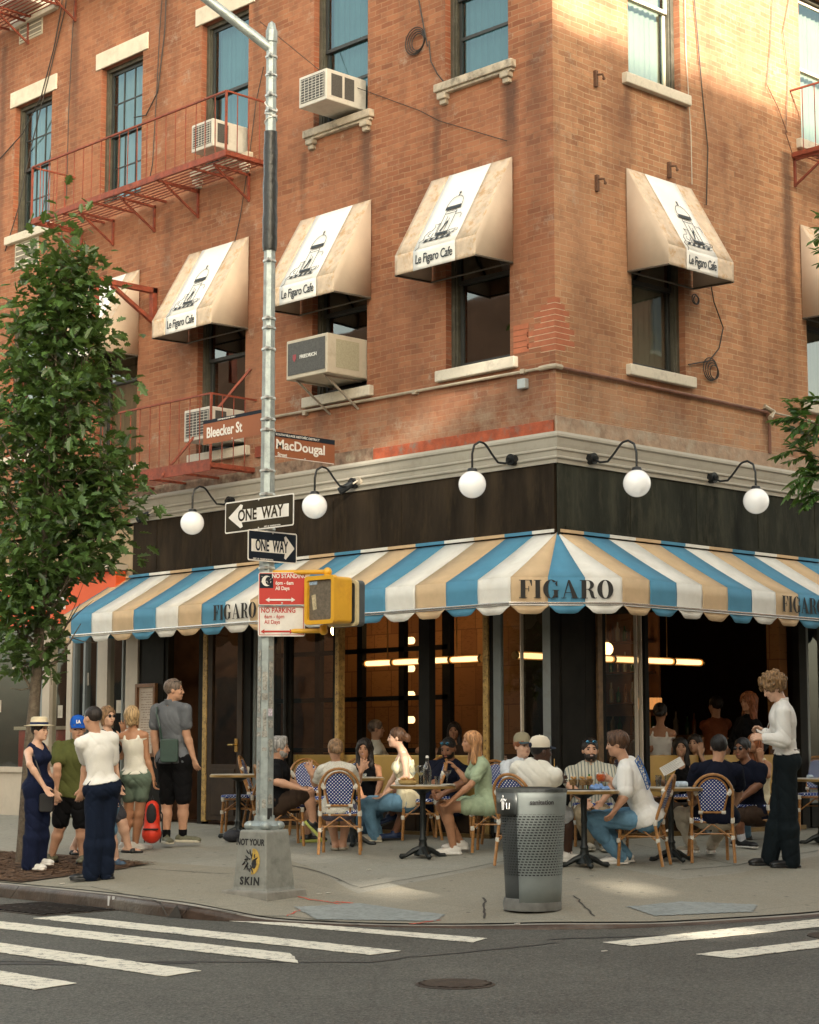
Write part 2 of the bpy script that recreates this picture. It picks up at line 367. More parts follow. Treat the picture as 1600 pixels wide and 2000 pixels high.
mb.build('grate',mat('grate iron',(.03,.027,.025),.5,.6,.3,20),g); tag(g,'rusty iron storm drain grate in the gutter below the people by the tree','drain')
mb=MB(); r=.36
mb.lathe([(r,-.02),(r,.004),(r*.9,.006),(.001,.004)],(0,0,0),28); o=mb.build('gutter_cover',M_iron); o.location=(-2.6,-5.35,-.457); tag(o,'rusty iron cover in the road between the stripes at the right edge','manhole cover')
# tactile / paving patches at the two ramps, set 4 mm proud
M_tact=mat('ramp paving',(.26,.285,.275),.85,0,.15,9,.2,60,dirt=(.10,.11,.105),dscale=24)
def draped(poly,dz,res=.12):
    xs=[p[0] for p in poly]; ys=[p[1] for p in poly]; mb=MB(); idx={}
    def inside(x,y):
        c=False;j=len(poly)-1
        for i in range(len(poly)):
            if (poly[i][1]>y)!=(poly[j][1]>y) and x<(poly[j][0]-poly[i][0])*(y-poly[i][1])/(poly[j][1]-poly[i][1])+poly[i][0]: c=not c
            j=i
        return c
    nx=int((max(xs)-min(xs))/res)+1; ny=int((max(ys)-min(ys))/res)+1
    def vid(i,j):
        if (i,j) not in idx:
            x=min(xs)+i*res;y=min(ys)+j*res; idx[(i,j)]=len(mb.v); mb.v.append((x,y,gz(x,y)+dz))
        return idx[(i,j)]
    for i in range(nx):
        for j in range(ny):
            if inside(min(xs)+(i+.5)*res,min(ys)+(j+.5)*res): mb.f.append((vid(i,j),vid(i+1,j),vid(i+1,j+1),vid(i,j+1))); mb.m.append(0)
    return mb
def gp2(*pp): return [tuple(gpt(a,b)[:2]) for a,b in pp]
for poly in (gp2((575,1772),(700,1765),(870,1788),(850,1800),(620,1797)),gp2((1225,1772),(1330,1762),(1480,1768),(1470,1782),(1280,1790))):
    o=draped(poly,.006,.025); 
    o2=o.build('ramp_paving',M_tact); tag(o2,kind='structure')
    d=MB(); k=0
    for v in o.v:
        pass
# red survey paint on the sidewalk
M_red=mat('survey paint red',(.62,.10,.06),.8,0,.3,30)
mbr=MB()
def gline(pxs,wd,n=10):
    P=[]
    for i in range(len(pxs)-1):
        a=gpt(*pxs[i])[:2];b=gpt(*pxs[i+1])[:2]; P+=wob(a,b,n,.006)
    v,f=ribbon(P,wd,0); v=[(x,y,gz(x,y)+.005) for x,y,_ in v]; return v,f
for pxs,wd in (([(575,1750),(640,1762),(750,1784)],.02),([(600,1772),(560,1790)],.012),([(655,1762),(690,1765)],.03),([(660,1768),(688,1770)],.02),([(800,1806),(860,1798)],.02)):
    v,f=gline(pxs,wd); mbr.add(v,f)
tag(mbr.build('survey_marks',M_red),kind='structure')
M_crack=mat('crack',(.05,.046,.04),.9,0,.1,9)
mbc=MB()
for pxs,wd in (([(20,1737),(180,1752),(330,1768),(460,1785),(560,1790),(700,1806)],.012),([(700,1735),(1085,1662)],.014),([(560,1690),(700,1733)],.012),([(245,1695),(455,1708)],.012),([(946,1754),(947,1795)],.02),([(1120,1750),(1160,1790)],.015),([(1330,1700),(1440,1690),(1600,1662)],.012),([(1440,1690),(1240,1650)],.012)):
    v,f=gline(pxs,wd); mbc.add(v,f)
tag(mbc.build('pavement_cracks',M_crack),kind='structure')
# painted double tick on kerb
mb=MB(); 
for dy in (0,.07): mb.poly([(-5.325,.62+dy,-.342),(-5.325,.66+dy,-.342),(-5.328,.655+dy,-.43),(-5.328,.635+dy,-.43)],(-.004,0,0))
tag(mb.build('kerb_mark',mat('white mark',(.6,.6,.58),.7)),kind='structure')
# soil bed of the street tree
M_soil=mat('mulch',(.085,.045,.024),.95,0,.5,30,1.,60,dirt=(.17,.11,.06),dscale=25)
bed=[(-5.12,7.5),(-5.12,3.9),(-5.12,2.55),(-4.15,2.5),(-3.5,2.6),(-3.35,3.4),(-3.4,7.5)]
o=draped(bed,.012,.1); tag(o.build('tree_pit_soil',M_soil),kind='structure')
mb=MB()
for i in range(5200):
    x=RS.uniform(-5.1,-3.42);y=RS.uniform(2.55,6.2);z=gz(x,y)+.014+RS.rand()*.012; a=RS.rand()*6.28;l=RS.uniform(.012,.045);t=RS.uniform(-.4,.4)
    dx,dy=math.cos(a)*l,math.sin(a)*l; wx,wy=-math.sin(a)*.006,math.cos(a)*.006
    mb.add([(x-dx-wx,y-dy-wy,z),(x+dx-wx,y+dy-wy,z+t*.02),(x+dx+wx,y+dy+wy,z+t*.02+.002),(x-dx+wx,y-dy+wy,z+.002)],[(0,1,2,3)])
tag(mb.build('mulch',mat('wood chips',(.13,.07,.035),.9,0,.5,90)),'brown bark mulch around the foot of the street tree','mulch',kind='stuff')
# litter bits
mb=MB()
for px,py in ((622,1748),(1010,1806),(120,1745),(1180,1860),(640,1746),(720,1700)):
    p=gpt(px,py); a=RS.rand()*3; mb.box(p[0]-.02,p[0]+.03,p[1]-.008,p[1]+.01,p[2]+.006,p[2]+.012)
tag(mb.build('litter',mat('litter paper',(.6,.57,.5),.8)),'scattered scraps of pale paper on the pavement','litter',kind='stuff')
# ================================================================ CORNER BUILDING
def brick_mat(name,axis,c1,c2,mortar,seed=0,streaks=()):
    m=bpy.data.materials.new(name); m.use_nodes=True; nt=m.node_tree; b=nt.nodes['Principled BSDF']; L=nt.links.new
    tc=_n(nt,'ShaderNodeTexCoord'); sp=_n(nt,'ShaderNodeSeparateXYZ'); L(tc.outputs['Object'],sp.inputs[0]); cb=_n(nt,'ShaderNodeCombineXYZ')
    L(sp.outputs[axis],cb.inputs[0]); L(sp.outputs[2],cb.inputs[1])
    # slight waviness of the courses
    wn=_n(nt,'ShaderNodeTexNoise',Scale=2.6,Detail=3.); L(cb.outputs[0],wn.inputs[0])
    wv=_n(nt,'ShaderNodeVectorMath',operation='MULTIPLY_ADD'); L(wn.outputs['Color'],wv.inputs[0]); wv.inputs[1].default_value=(.02,.05,0); L(cb.outputs[0],wv.inputs[2])
    def brick(col1,col2,mo,w=.211,h=.0667,ms=.0056,sm=.35,bias=0.,off=.5):
        br=_n(nt,'ShaderNodeTexBrick'); br.offset=off; br.inputs['Scale'].default_value=1.; br.inputs['Brick Width'].default_value=w; br.inputs['Row Height'].default_value=h; br.inputs['Mortar Size'].default_value=ms; br.inputs['Mortar Smooth'].default_value=sm; br.inputs['Bias'].default_value=bias
        br.inputs['Color1'].default_value=(*col1,1); br.inputs['Color2'].default_value=(*col2,1); br.inputs['Mortar'].default_value=(*mo,1); L(wv.outputs[0],br.inputs['Vector']); return br
    br=brick(c1,c2,mortar)
    br2=brick((.66,.62,.60),(1.2,1.2,1.15),(1,1,1),bias=.25); br2.inputs['Vector'].default_value=(0,0,0)
    sh=_n(nt,'ShaderNodeVectorMath',operation='ADD'); L(wv.outputs[0],sh.inputs[0]); sh.inputs[1].default_value=(.211*31,.0667*88,0); L(sh.outputs[0],br2.inputs['Vector'])
    def mix(f,a,c,bt='MIX'):
        x=_n(nt,'ShaderNodeMix',data_type='RGBA',blend_type=bt)
        for s,v in ((0,f),(6,a),(7,c)):
            if isinstance(v,(tuple,float,int)): x.inputs[s].default_value=(*v,1) if isinstance(v,tuple) else v
            else: L(v,x.inputs[s])
        return x.outputs[2]
    def noise(sc,det=6.,ro=.65,src=None,off=0):
        n=_n(nt,'ShaderNodeTexNoise',Scale=sc,Detail=det,Roughness=ro)
        if off:
            a=_n(nt,'ShaderNodeVectorMath',operation='ADD'); L(src or cb.outputs[0],a.inputs[0]); a.inputs[1].default_value=(off,off*.7,off); L(a.outputs[0],n.inputs[0])
        else: L(src or cb.outputs[0],n.inputs[0])
        return n.outputs[0]
    def rng(x,a,bb,c,d):
        r=_n(nt,'ShaderNodeMapRange'); r.inputs[1].default_value=a;r.inputs[2].default_value=bb;r.inputs[3].default_value=c;r.inputs[4].default_value=d; L(x,r.inputs[0]); return r.outputs[0]
    c=mix(.65,br.outputs['Color'],br2.outputs['Color'],'MULTIPLY')
    # sooty streaks: noise stretched vertically
    st=_n(nt,'ShaderNodeMapping'); st.inputs['Scale'].default_value=(1,.16,1); L(cb.outputs[0],st.inputs[0])
    c=mix(rng(noise(1.6,5.,.6,st.outputs[0],3+seed),.44,.70,0,.75),c,(.16,.075,.045))
    c=mix(rng(noise(.7,4.,.6,None,9+seed),.42,.7,0,.6),c,(c1[0]*1.2,c1[1]*1.25,c1[2]*1.3))
    c=mix(rng(noise(5.5,8.,.75,None,15),.48,.72,0,.5),c,(.12,.065,.045))
    # lime bloom and white scuffs
    c=mix(rng(noise(2.3,10.,.82,None,21+seed),.57,.68,0,.6),c,(.42,.34,.26))
    c=mix(rng(noise(38,4.,.7,None,5),.70,.76,0,.6),c,(.50,.45,.37))
    # pale worn band just above the shop cornice
    zb=rng(sp.outputs[2],5.15,4.75,0,1)
    wb=_n(nt,'ShaderNodeMath',operation='MULTIPLY'); L(zb,wb.inputs[0]); L(rng(noise(3.2,9.,.8,None,31),.42,.66,0,.75),wb.inputs[1])
    c=mix(wb.outputs[0],c,(.36,.27,.19))
    # soot runs below sill brackets and beside the drain: (u, top, bottom, half width, strength)
    wob_=_n(nt,'ShaderNodeMath',operation='MULTIPLY_ADD'); L(noise(4.,5.,.7,None,41),wob_.inputs[0]); wob_.inputs[1].default_value=.16; L(sp.outputs[axis],wob_.inputs[2])
    for u0,zt,zb,hw,st_ in streaks:
        du=_n(nt,'ShaderNodeMath',operation='SUBTRACT'); L(wob_.outputs[0],du.inputs[0]); du.inputs[1].default_value=u0+.08; ab=_n(nt,'ShaderNodeMath',operation='ABSOLUTE'); L(du.outputs[0],ab.inputs[0])
        m1=rng(ab.outputs[0],hw,hw*.3,0,st_); m2=rng(sp.outputs[2],zb,zb+(zt-zb)*.7,0,1); m3=rng(sp.outputs[2],zt+.02,zt,0,1)
        p1=_n(nt,'ShaderNodeMath',operation='MULTIPLY'); L(m1,p1.inputs[0]); L(m2,p1.inputs[1]); p2=_n(nt,'ShaderNodeMath',operation='MULTIPLY'); L(p1.outputs[0],p2.inputs[0]); L(m3,p2.inputs[1]); c=mix(p2.outputs[0],c,(.075,.045,.035))
    L(c,b.inputs['Base Color']); b.inputs['Roughness'].default_value=.9; b.inputs['Specular IOR Level'].default_value=.25
    bp=_n(nt,'ShaderNodeBump',Strength=.5,Distance=.008); bp.invert=True
    hh=_n(nt,'ShaderNodeMath',operation='MULTIPLY_ADD'); L(noise(45,4.),hh.inputs[0]); hh.inputs[1].default_value=-.4; L(br.outputs['Fac'],hh.inputs[2]); L(hh.outputs[0],bp.inputs['Height'])
    L(bp.outputs[0],b.inputs['Normal']); return m
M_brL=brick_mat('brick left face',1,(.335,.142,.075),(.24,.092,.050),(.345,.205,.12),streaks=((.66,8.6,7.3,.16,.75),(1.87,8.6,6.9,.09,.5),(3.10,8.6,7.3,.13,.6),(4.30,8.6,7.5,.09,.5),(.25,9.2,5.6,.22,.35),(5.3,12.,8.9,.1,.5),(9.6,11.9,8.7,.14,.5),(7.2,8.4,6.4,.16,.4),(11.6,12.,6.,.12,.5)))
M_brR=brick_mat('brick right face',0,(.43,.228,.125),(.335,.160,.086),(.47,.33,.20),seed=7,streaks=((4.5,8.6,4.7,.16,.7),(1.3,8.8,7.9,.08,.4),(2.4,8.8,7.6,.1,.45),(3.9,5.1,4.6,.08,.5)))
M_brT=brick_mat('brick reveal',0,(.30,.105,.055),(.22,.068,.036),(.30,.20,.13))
M_patch=brick_mat('repaired brick',1,(.27,.085,.05),(.25,.08,.045),(.52,.42,.32))
bld=empty('corner_building',(0,0,0)); tag(bld,'orange brick corner building with a black shopfront band and sash windows','building')
HB=17.; YE=16.5; XE=12.
COLS_L=[1.2,3.6,5.97,8.38,10.72,13.1]; COLS_R=[1.83,5.35,8.9]
SILLS=[5.37,8.85,12.33]; WW=.515; WHT=2.08
def wall_holes(u0,u1,z0,z1,holes):
    us=sorted({u0,u1}|{h[0] for h in holes}|{h[1] for h in holes}); zs=sorted({z0,z1}|{h[2] for h in holes}|{h[3] for h in holes}); R_=[]
    for i in range(len(us)-1):
        for j in range(len(zs)-1):
            uc=(us[i]+us[i+1])/2;zc=(zs[j]+zs[j+1])/2
            if not any(h[0]<uc<h[1] and h[2]<zc<h[3] for h in holes): R_.append((us[i],us[i+1],zs[j],zs[j+1]))
    return R_
TALL={2:(4.90,2.55),3:(4.90,2.55)}
holesL=[(c-WW,c+WW,*((TALL[i][0],sum(TALL[i])) if (s==SILLS[0] and i in TALL) else (s,s+WHT))) for i,c in enumerate(COLS_L) for s in SILLS]; holesR=[(c-WW+.02,c+WW-.02,s,s+WHT) for c in COLS_R for s in SILLS]
RD=.13
mb=MB()
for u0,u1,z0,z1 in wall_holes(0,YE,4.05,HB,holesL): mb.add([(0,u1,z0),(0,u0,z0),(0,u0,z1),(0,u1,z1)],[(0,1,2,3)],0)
for a,b_,z0,z1 in holesL:
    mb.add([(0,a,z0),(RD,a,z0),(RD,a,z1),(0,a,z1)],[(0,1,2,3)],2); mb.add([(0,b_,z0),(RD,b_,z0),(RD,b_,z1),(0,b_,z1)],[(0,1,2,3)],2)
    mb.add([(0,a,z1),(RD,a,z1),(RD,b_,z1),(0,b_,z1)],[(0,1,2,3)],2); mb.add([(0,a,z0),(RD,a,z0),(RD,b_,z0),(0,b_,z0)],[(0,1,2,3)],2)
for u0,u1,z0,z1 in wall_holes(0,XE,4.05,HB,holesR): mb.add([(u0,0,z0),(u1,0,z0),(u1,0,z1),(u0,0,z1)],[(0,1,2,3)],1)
for a,b_,z0,z1 in holesR:
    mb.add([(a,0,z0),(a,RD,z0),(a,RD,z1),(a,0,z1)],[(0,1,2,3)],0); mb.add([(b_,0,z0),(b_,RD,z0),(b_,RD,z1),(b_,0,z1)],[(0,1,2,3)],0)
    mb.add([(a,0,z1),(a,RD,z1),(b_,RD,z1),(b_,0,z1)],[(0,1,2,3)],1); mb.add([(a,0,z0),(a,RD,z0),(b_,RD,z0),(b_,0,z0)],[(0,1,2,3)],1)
M_plain=mat('party wall',(.22,.12,.08),.9)
mb.add([(XE,0,0),(XE,YE,0),(XE,YE,HB),(XE,0,HB)],[(0,1,2,3)],3); mb.add([(0,YE,0),(XE,YE,0),(XE,YE,HB),(0,YE,HB)],[(0,1,2,3)],3); mb.add([(0,0,HB),(XE,0,HB),(XE,YE,HB),(0,YE,HB)],[(0,1,2,3)],3)
# dark inner lining behind the windows
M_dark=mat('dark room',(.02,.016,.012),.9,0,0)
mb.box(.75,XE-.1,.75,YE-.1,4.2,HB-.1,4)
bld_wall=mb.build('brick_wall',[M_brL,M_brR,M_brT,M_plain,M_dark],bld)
# repaired darker brickwork at the corner and a patch of new brick by the cornice
mb=MB()
rows=[(5.36,.21),(5.43,.42),(5.497,.31),(5.563,.42),(5.63,.31),(5.697,.21),(5.763,.31),(5.83,.21),(5.897,.11)]
for z,wd in rows: mb.box(-.004,wd*.75,-.004,wd,z+.003,z+.0605)
for z in (5.4,5.467,5.534,5.6,5.667): mb.box(-.004,.0,.40+.06*((z*15)%1),.63,z+.003,z+.0605)
M_newb=mat('new red brick',(.36,.115,.055),.85,0,.15,12)
mb.build('patched_brickwork',M_newb,bld)
M_mort=mat('pale mortar',(.62,.47,.33),.95,0,.2,20)
mb=MB()
for z,wd in rows: mb.box(-.002,wd*.75+.01,-.002,wd+.01,z-.004,z+.003)
mb.build('pointing',M_mort,bld)
# stone lintels, sills
M_lint=mat('limestone lintel',(.62,.56,.45),.85,0,.1,3,.2,50,dirt=(.33,.28,.21),dscale=4,damt=.35)
M_sill=mat('weathered stone sill',(.46,.40,.31),.9,0,.25,6,.5,40,dirt=(.12,.105,.085),dscale=7,damt=.8)
M_sillp=mat('painted sill',(.60,.55,.45),.8,0,.12,6,.2,40,dirt=(.25,.22,.18),dscale=6,damt=.5)
M_frame=mat('olive window frame',(.066,.060,.042),.55,0,.25,6,dirt=(.14,.13,.10),dscale=8)
M_frameD=mat('dark sash',(.028,.030,.028),.45,0,.2,6)
M_frameC=mat('cream sash',(.55,.50,.38),.55,0,.1,6)
M_curt=mat('curtain',(.26,.30,.28),.95,0,.10,3)
M_curtSky=mat('blind in reflected sky teal',(.10,.20,.22),.95,0,.12,2.5)  # teal of the reflected sky painted into the blind colour
M_curtC=mat('cream blind',(.52,.47,.36),.95,0,.08,3)
M_curtG=mat('grey blind',(.22,.26,.24),.95,0,.12,3)
M_curtO=mat('brown drape',(.13,.07,.03),.95,0,.3,2)
G_up=glass('upper window glass',(.62,.72,.72),.17,gcol=(.38,.54,.60,1)); G_lo=glass('lower window glass',(.42,.40,.34),0.08); G_shop=glass('shop glass',(.78,.79,.74),.035,gmax=.3)
def window(face,c,z0,style,curtain,lint,sill,frm=M_frame,sash=M_frameD,gl=G_up,hasp=False,ht=None):
    # local u along the wall, n outward; T maps (u,n,z) to world
    if face=='L': T=lambda u,n,z:(-n,u,z)
    else: T=lambda u,n,z:(u,-n,z)
    def bx(mb,u0,u1,n0,n1,z0,z1,mi=0):
        a=T(u0,n0,z0);b=T(u1,n1,z1); mb.box(a[0],b[0],a[1],b[1],a[2],b[2],mi)
    W=WW if face=='L' else WW-.02; z1=z0+(ht or WHT); u0,u1=c-W,c+W
    f=MB(); bx(f,u0,u0+.055,-.20,-.09,z0,z1); bx(f,u1-.055,u1,-.20,-.09,z0,z1); bx(f,u0+.055,u1-.055,-.20,-.09,z1-.06,z1); bx(f,u0+.055,u1-.055,-.20,-.085,z0,z0+.04)
    bx(f,u0+.055,u0+.075,-.17,-.115,z0+.04,z1-.06); bx(f,u1-.075,u1-.055,-.17,-.115,z0+.04,z1-.06)
    win=f.build('window',frm,bld,bevel=.004)
    a0,a1=u0+.078,u1-.078; zb,zt=z0+.045,z1-.065; zm=(zb+zt)/2
    s=MB()
    for (zz0,zz1,n) in ((zm,zt,-.135),(zb,zm+.04,-.165)):
        bx(s,a0,a0+.04,n-.03,n,zz0,zz1); bx(s,a1-.04,a1,n-.03,n,zz0,zz1); bx(s,a0+.04,a1-.04,n-.03,n,zz1-.045,zz1); bx(s,a0+.04,a1-.04,n-.03,n,zz0,zz0+.045)
        if style=='grid':
            for k in (1,2): uu=a0+.04+(a1-a0-.08)*k/3; bx(s,uu-.009,uu+.009,n-.022,n-.004,zz0+.045,zz1-.045)
            bx(s,a0+.04,a1-.04,n-.021,n-.005,(zz0+zz1)/2-.009,(zz0+zz1)/2+.009)
        if style=='storm' and zz0==zb:
            bx(s,a0+.04,a1-.04,n-.01,n+.006,(zz0+zz1)/2-.02,(zz0+zz1)/2+.02)
    s.build('sash',sash,win)
    g=MB()
    for (zz0,zz1,n) in ((zm,zt,-.150),(zb,zm+.04,-.180)):
        a=[T(a0+.035,n,zz0+.04),T(a1-.035,n,zz0+.04),T(a1-.035,n,zz1-.04),T(a0+.035,n,zz1-.04)]; g.add(a,[(0,1,2,3)])
    g.build('pane',gl,win)
    if curtain is not None:
        k=MB(); n=28; zt_=zt; neg=isinstance(curtain,tuple) and curtain[1]<0
        if neg: zt_=zb+(zt-zb)*-curtain[1]-.05
        zc0=zb if neg else zb if not isinstance(curtain,tuple) else zb+(zt-zb)*curtain[1]; cm=curtain[0] if isinstance(curtain,tuple) else curtain
        for i in range(n):
            ua=a0+(a1-a0)*i/n;ub=a0+(a1-a0)*(i+1)/n; na=-.27-.012*math.sin(i*1.9+c);nb=-.27-.012*math.sin((i+1)*1.9+c)
            k.add([T(ua,na,zc0),T(ub,nb,zc0),T(ub,nb,zt_+.05),T(ua,na,zt_+.05)],[(0,1,2,3)])
        k.build('curtain',cm,win,smooth=True)
    if lint:
        l=MB(); bx(l,u0-.13,u1+.13,-.01,.022,z1,z1+.25); l.build('lintel',M_lint,win,bevel=.008)
    if sill:
        l=MB(); bx(l,u0-.12,u1+.12,-.09,.075,z0-.13,z0)
        if sill==2:
            l=MB(); bx(l,u0-.12,u1+.12,-.09,.09,z0-.10,z0); bx(l,u0-.10,u1+.10,-.02,.06,z0-.135,z0-.1)
            for uu in (u0-.07,u1-.07): bx(l,uu,uu+.14,-.02,.085,z0-.20,z0-.135); bx(l,uu+.02,uu+.12,-.02,.055,z0-.26,z0-.2)
        l.build('sill',M_sill if sill==2 else M_sillp,win,bevel=.012)
    return win
for i,c in enumerate(COLS_L):
    window('L',c,TALL[i][0] if i in TALL else SILLS[0],'plain',(M_curtO,.75) if i in (1,2) else (M_curtG if i==0 else (M_curtC if i==3 else M_curt)) if i!=0 else (M_curtG,.8),0,1,gl=G_lo,ht=TALL[i][1] if i in TALL else None)
    window('L',c,SILLS[1],'grid' if i>=3 else ('storm' if i in (0,1) else 'plain'),[M_curtSky,M_curtSky,M_curtSky,M_curt,M_curt,M_curt][i],1 if i>=2 else 0,2 if i<3 else (1 if i!=3 else 0),gl=G_up)
    window('L',c,SILLS[2],'plain',M_curt,1,1)
for i,c in enumerate(COLS_R):
    window('R',c,SILLS[0],'plain',(mat('pale grey blind',(.50,.60,.58),.95,0,.1,3),-.52),0,1,gl=G_lo)
    window('R',c,SILLS[1],'plain',M_curtC,1,1,sash=M_frameC)
    window('R',c,SILLS[2],'plain',M_curtC,1,1,sash=M_frameC)
# through-wall grilles below two windows
def grille(y,z,label):
    mb=MB(); mb.box(-.012,.02,y-.33,y+.33,z-.22,z+.22); o=empty('wall_grille',(0,y,z)); mb.build('grille_frame',mat('grille frame',(.42,.38,.29),.7),o,world=True,bevel=.005)
    g=MB(); 
    for k in range(5): g.box(-.018,-.012,y-.3,y+.3,z-.17+k*.08,z-.155+k*.08)
    g.build('bar',mat('grille bar',(.62,.58,.47),.6),o,world=True)
    g=MB(); g.box(-.0135,-.0125,y-.3,y+.3,z-.19,z+.19)
    g.build('louvre',mat('grille mesh',(.20,.18,.14),.8,0,.3,60),o,world=True); tag(o,label,'grille'); return o
grille(10.84,12.15,'cream louvred air grille in the brick high in the top left corner')
grille(10.80,8.50,'cream louvred air grille in the brick above the crown of the tree')
# ------------- cornice and fascia band
M_corn=mat('painted metal cornice',(.39,.36,.30),.55,0,.10,2.5,dirt=(.22,.19,.14),dscale=5,damt=.35)
prof=[(0,4.43),(.10,4.43),(.115,4.40),(.115,4.375),(.095,4.36),(.085,4.30),(.075,4.26),(.085,4.25),(.085,4.235),(.065,4.225),(.06,4.17),(.075,4.16),(.075,4.145),(.05,4.13),(.05,4.09),(0,4.09)]
def swept(prof,yl,xr):
    mb=MB(); n=len(prof)
    for o,z in prof: mb.v.append((-o,yl,z))
    for o,z in prof: mb.v.append((-o,-o,z))
    for o,z in prof: mb.v.append((xr,-o,z))
    for s in range(2):
        for i in range(n-1): mb.f.append((s*n+i,s*n+i+1,(s+1)*n+i+1,(s+1)*n+i)); mb.m.append(0)
    return mb
swept(prof,7.9,XE).build('cornice',M_corn,bld)
# steel lintel with flaking red paint above the cornice
M_redst=mat('flaking red lintel paint',(.34,.075,.03),.8,0,.35,7,.6,30,dirt=(.17,.13,.10),dscale=6,damt=.9)
M_stucco=mat('patched stucco band',(.34,.24,.17),.95,0,.3,6,.6,30,dirt=(.42,.38,.30),dscale=4,damt=.7)
mb=MB(); mb.box(-.02,.0,.03,2.95,4.43,4.58); mb.build('steel_lintel',M_redst,bld,bevel=.005)
mb=MB(); mb.box(-.016,.0,2.95,7.9,4.43,4.60); mb.build('broken_masonry_band',mat('broken masonry',(.20,.13,.09),.95,0,.5,9,.9,20,dirt=(.33,.28,.2),dscale=7,damt=.8),bld)
mb=MB(); mb.box(-.018,XE,-.018,0,4.43,4.62); mb.build('stucco_band',M_stucco,bld,bevel=.006)
M_fasc=mat('weathered black fascia',(.027,.019,.012),.75,0,.7,2.4,.3,30,spec=.1,dirt=(.062,.042,.022),dscale=5,damt=.5,stretch=(1,1,.22))
M_fascR=mat('weathered black fascia right',(.024,.025,.018),.75,0,.7,2.4,.3,30,spec=.12,dirt=(.062,.060,.040),dscale=6,damt=.6,stretch=(1,1,.25))
mb=MB(); mb.box(-.03,.1,.0,7.85,3.2,4.10); mb.box(-.045,-.03,.0,.055,3.2,4.09); mb.box(-.045,-.03,.1,7.8,3.34,3.40); [mb.box(-.036,-.03,y,y+.012,3.4,4.09) for y in (1.22,2.44,3.66,4.88,6.1,7.3)]; mb.build('fascia',M_fasc,bld)
mb=MB(); mb.box(0.0,XE,-.03,.1,3.2,4.10); mb.box(-.03,.05,-.045,-.03,3.2,4.09); mb.box(.1,XE,-.045,-.03,3.34,3.40); [mb.box(x,x+.012,-.036,-.03,3.4,4.09) for x in (1.22,2.44,3.66,4.88,6.1)]; mb.build('fascia',M_fascR,bld)
# pipe run with junction box
M_pipe=mat('galvanised conduit',(.42,.36,.27),.5,.2,.2,6); M_pipeb=mat('brown pipe',(.16,.07,.045),.6,0,.3,8)
mb=MB(); mb.tube([(-.04,6.5,5.22),(-.04,3,5.19),(-.04,.16,5.17)],.018,8); mb.tube([(-.04,.2,5.17),(-.035,.05,5.175),(-.03,-.03,5.17),(.06,-.035,5.165)],.03,8)
for y in (.45,2.2,4.2): mb.box(-.062,0,y-.03,y+.03,5.15,5.2)
mb.build('conduit',M_pipe,bld,smooth=True)
mb=MB(); mb.box(-.07,-.005,.40,.52,4.98,5.09); mb.build('junction_box',mat('grey box',(.42,.47,.48),.5),bld,bevel=.006)
mb=MB(); mb.tube([(.05,-.035,5.16),(2,-.035,5.15),(3.9,-.035,5.13),(3.95,-.03,5.0),(3.95,-.03,4.62)],.02,8)
mb.build('pipe',M_pipeb,bld,smooth=True)
mb=MB(); mb.tube([(4.05,-.04,5.14),(4.5,-.05,5.13),(6,-.05,5.12)],.012,6); mb.tube([(3.86,-.02,5.2),(4.0,-.06,5.14),(3.9,-.08,5.05)],.035,8); mb.build('conduit',M_pipe,bld,smooth=True)
# small rusty wall anchors
def anchor(x,z,label):
    mb=MB(); mb.box(-.02,.02,-.04,0,-.11,.08); mb.tube([(0,-.03,.03),(.04,-.09,.03),(.05,-.10,-.02)],.014,6); mb.ball((.05,-.1,-.02),.02,8,6); o=mb.build('wall_anchor',mat('rust',(.12,.06,.035),.9,0,.4,30)); o.location=(x,0,z); tag(o,label,'anchor')
anchor(.72,8.66,'small rusty iron anchor on the brick level with the upper right sill')
anchor(.72,7.42,'small rusty iron stub on the brick left of the right face awning')
anchor(2.05,7.86,'small rusty clamp on the brick just above the right face awning')
# ================================================================ SHOPFRONT
M_gold=mat('aged gold jamb',(.42,.27,.085),.42,.25,.35,14,.3,60,dirt=(.10,.06,.03),dscale=18,damt=.85)
M_black=mat('black painted wood',(.010,.009,.007),.65,0,.4,5,spec=.15)
M_brown=mat('dark brown panel',(.030,.017,.009),.55,0,.4,5,spec=.25)
M_greyf=mat('grey painted frame',(.17,.19,.185),.45,0,.12,5,dirt=(.11,.10,.08),dscale=5,damt=.5)
M_beige=mat('beige storefront metal',(.50,.43,.34),.5,0,.06,3,dirt=(.33,.28,.22),dscale=4,damt=.3)
M_greym=mat('grey mullion',(.20,.22,.22),.4,0,.1,4)
def Lbox(mb,y0,y1,x0,x1,z0,z1,mi=0): return mb.box(x0,x1,y0,y1,z0,z1,mi)
# corner pier
mb=MB(); mb.box(-.02,.42,-.02,.10,0,3.2); mb.box(-.035,-.02,-.035,.03,0,3.2); mb.box(.02,.40,-.03,-.02,.2,2.9); mb.build('corner_pier',M_black,bld,bevel=.004)
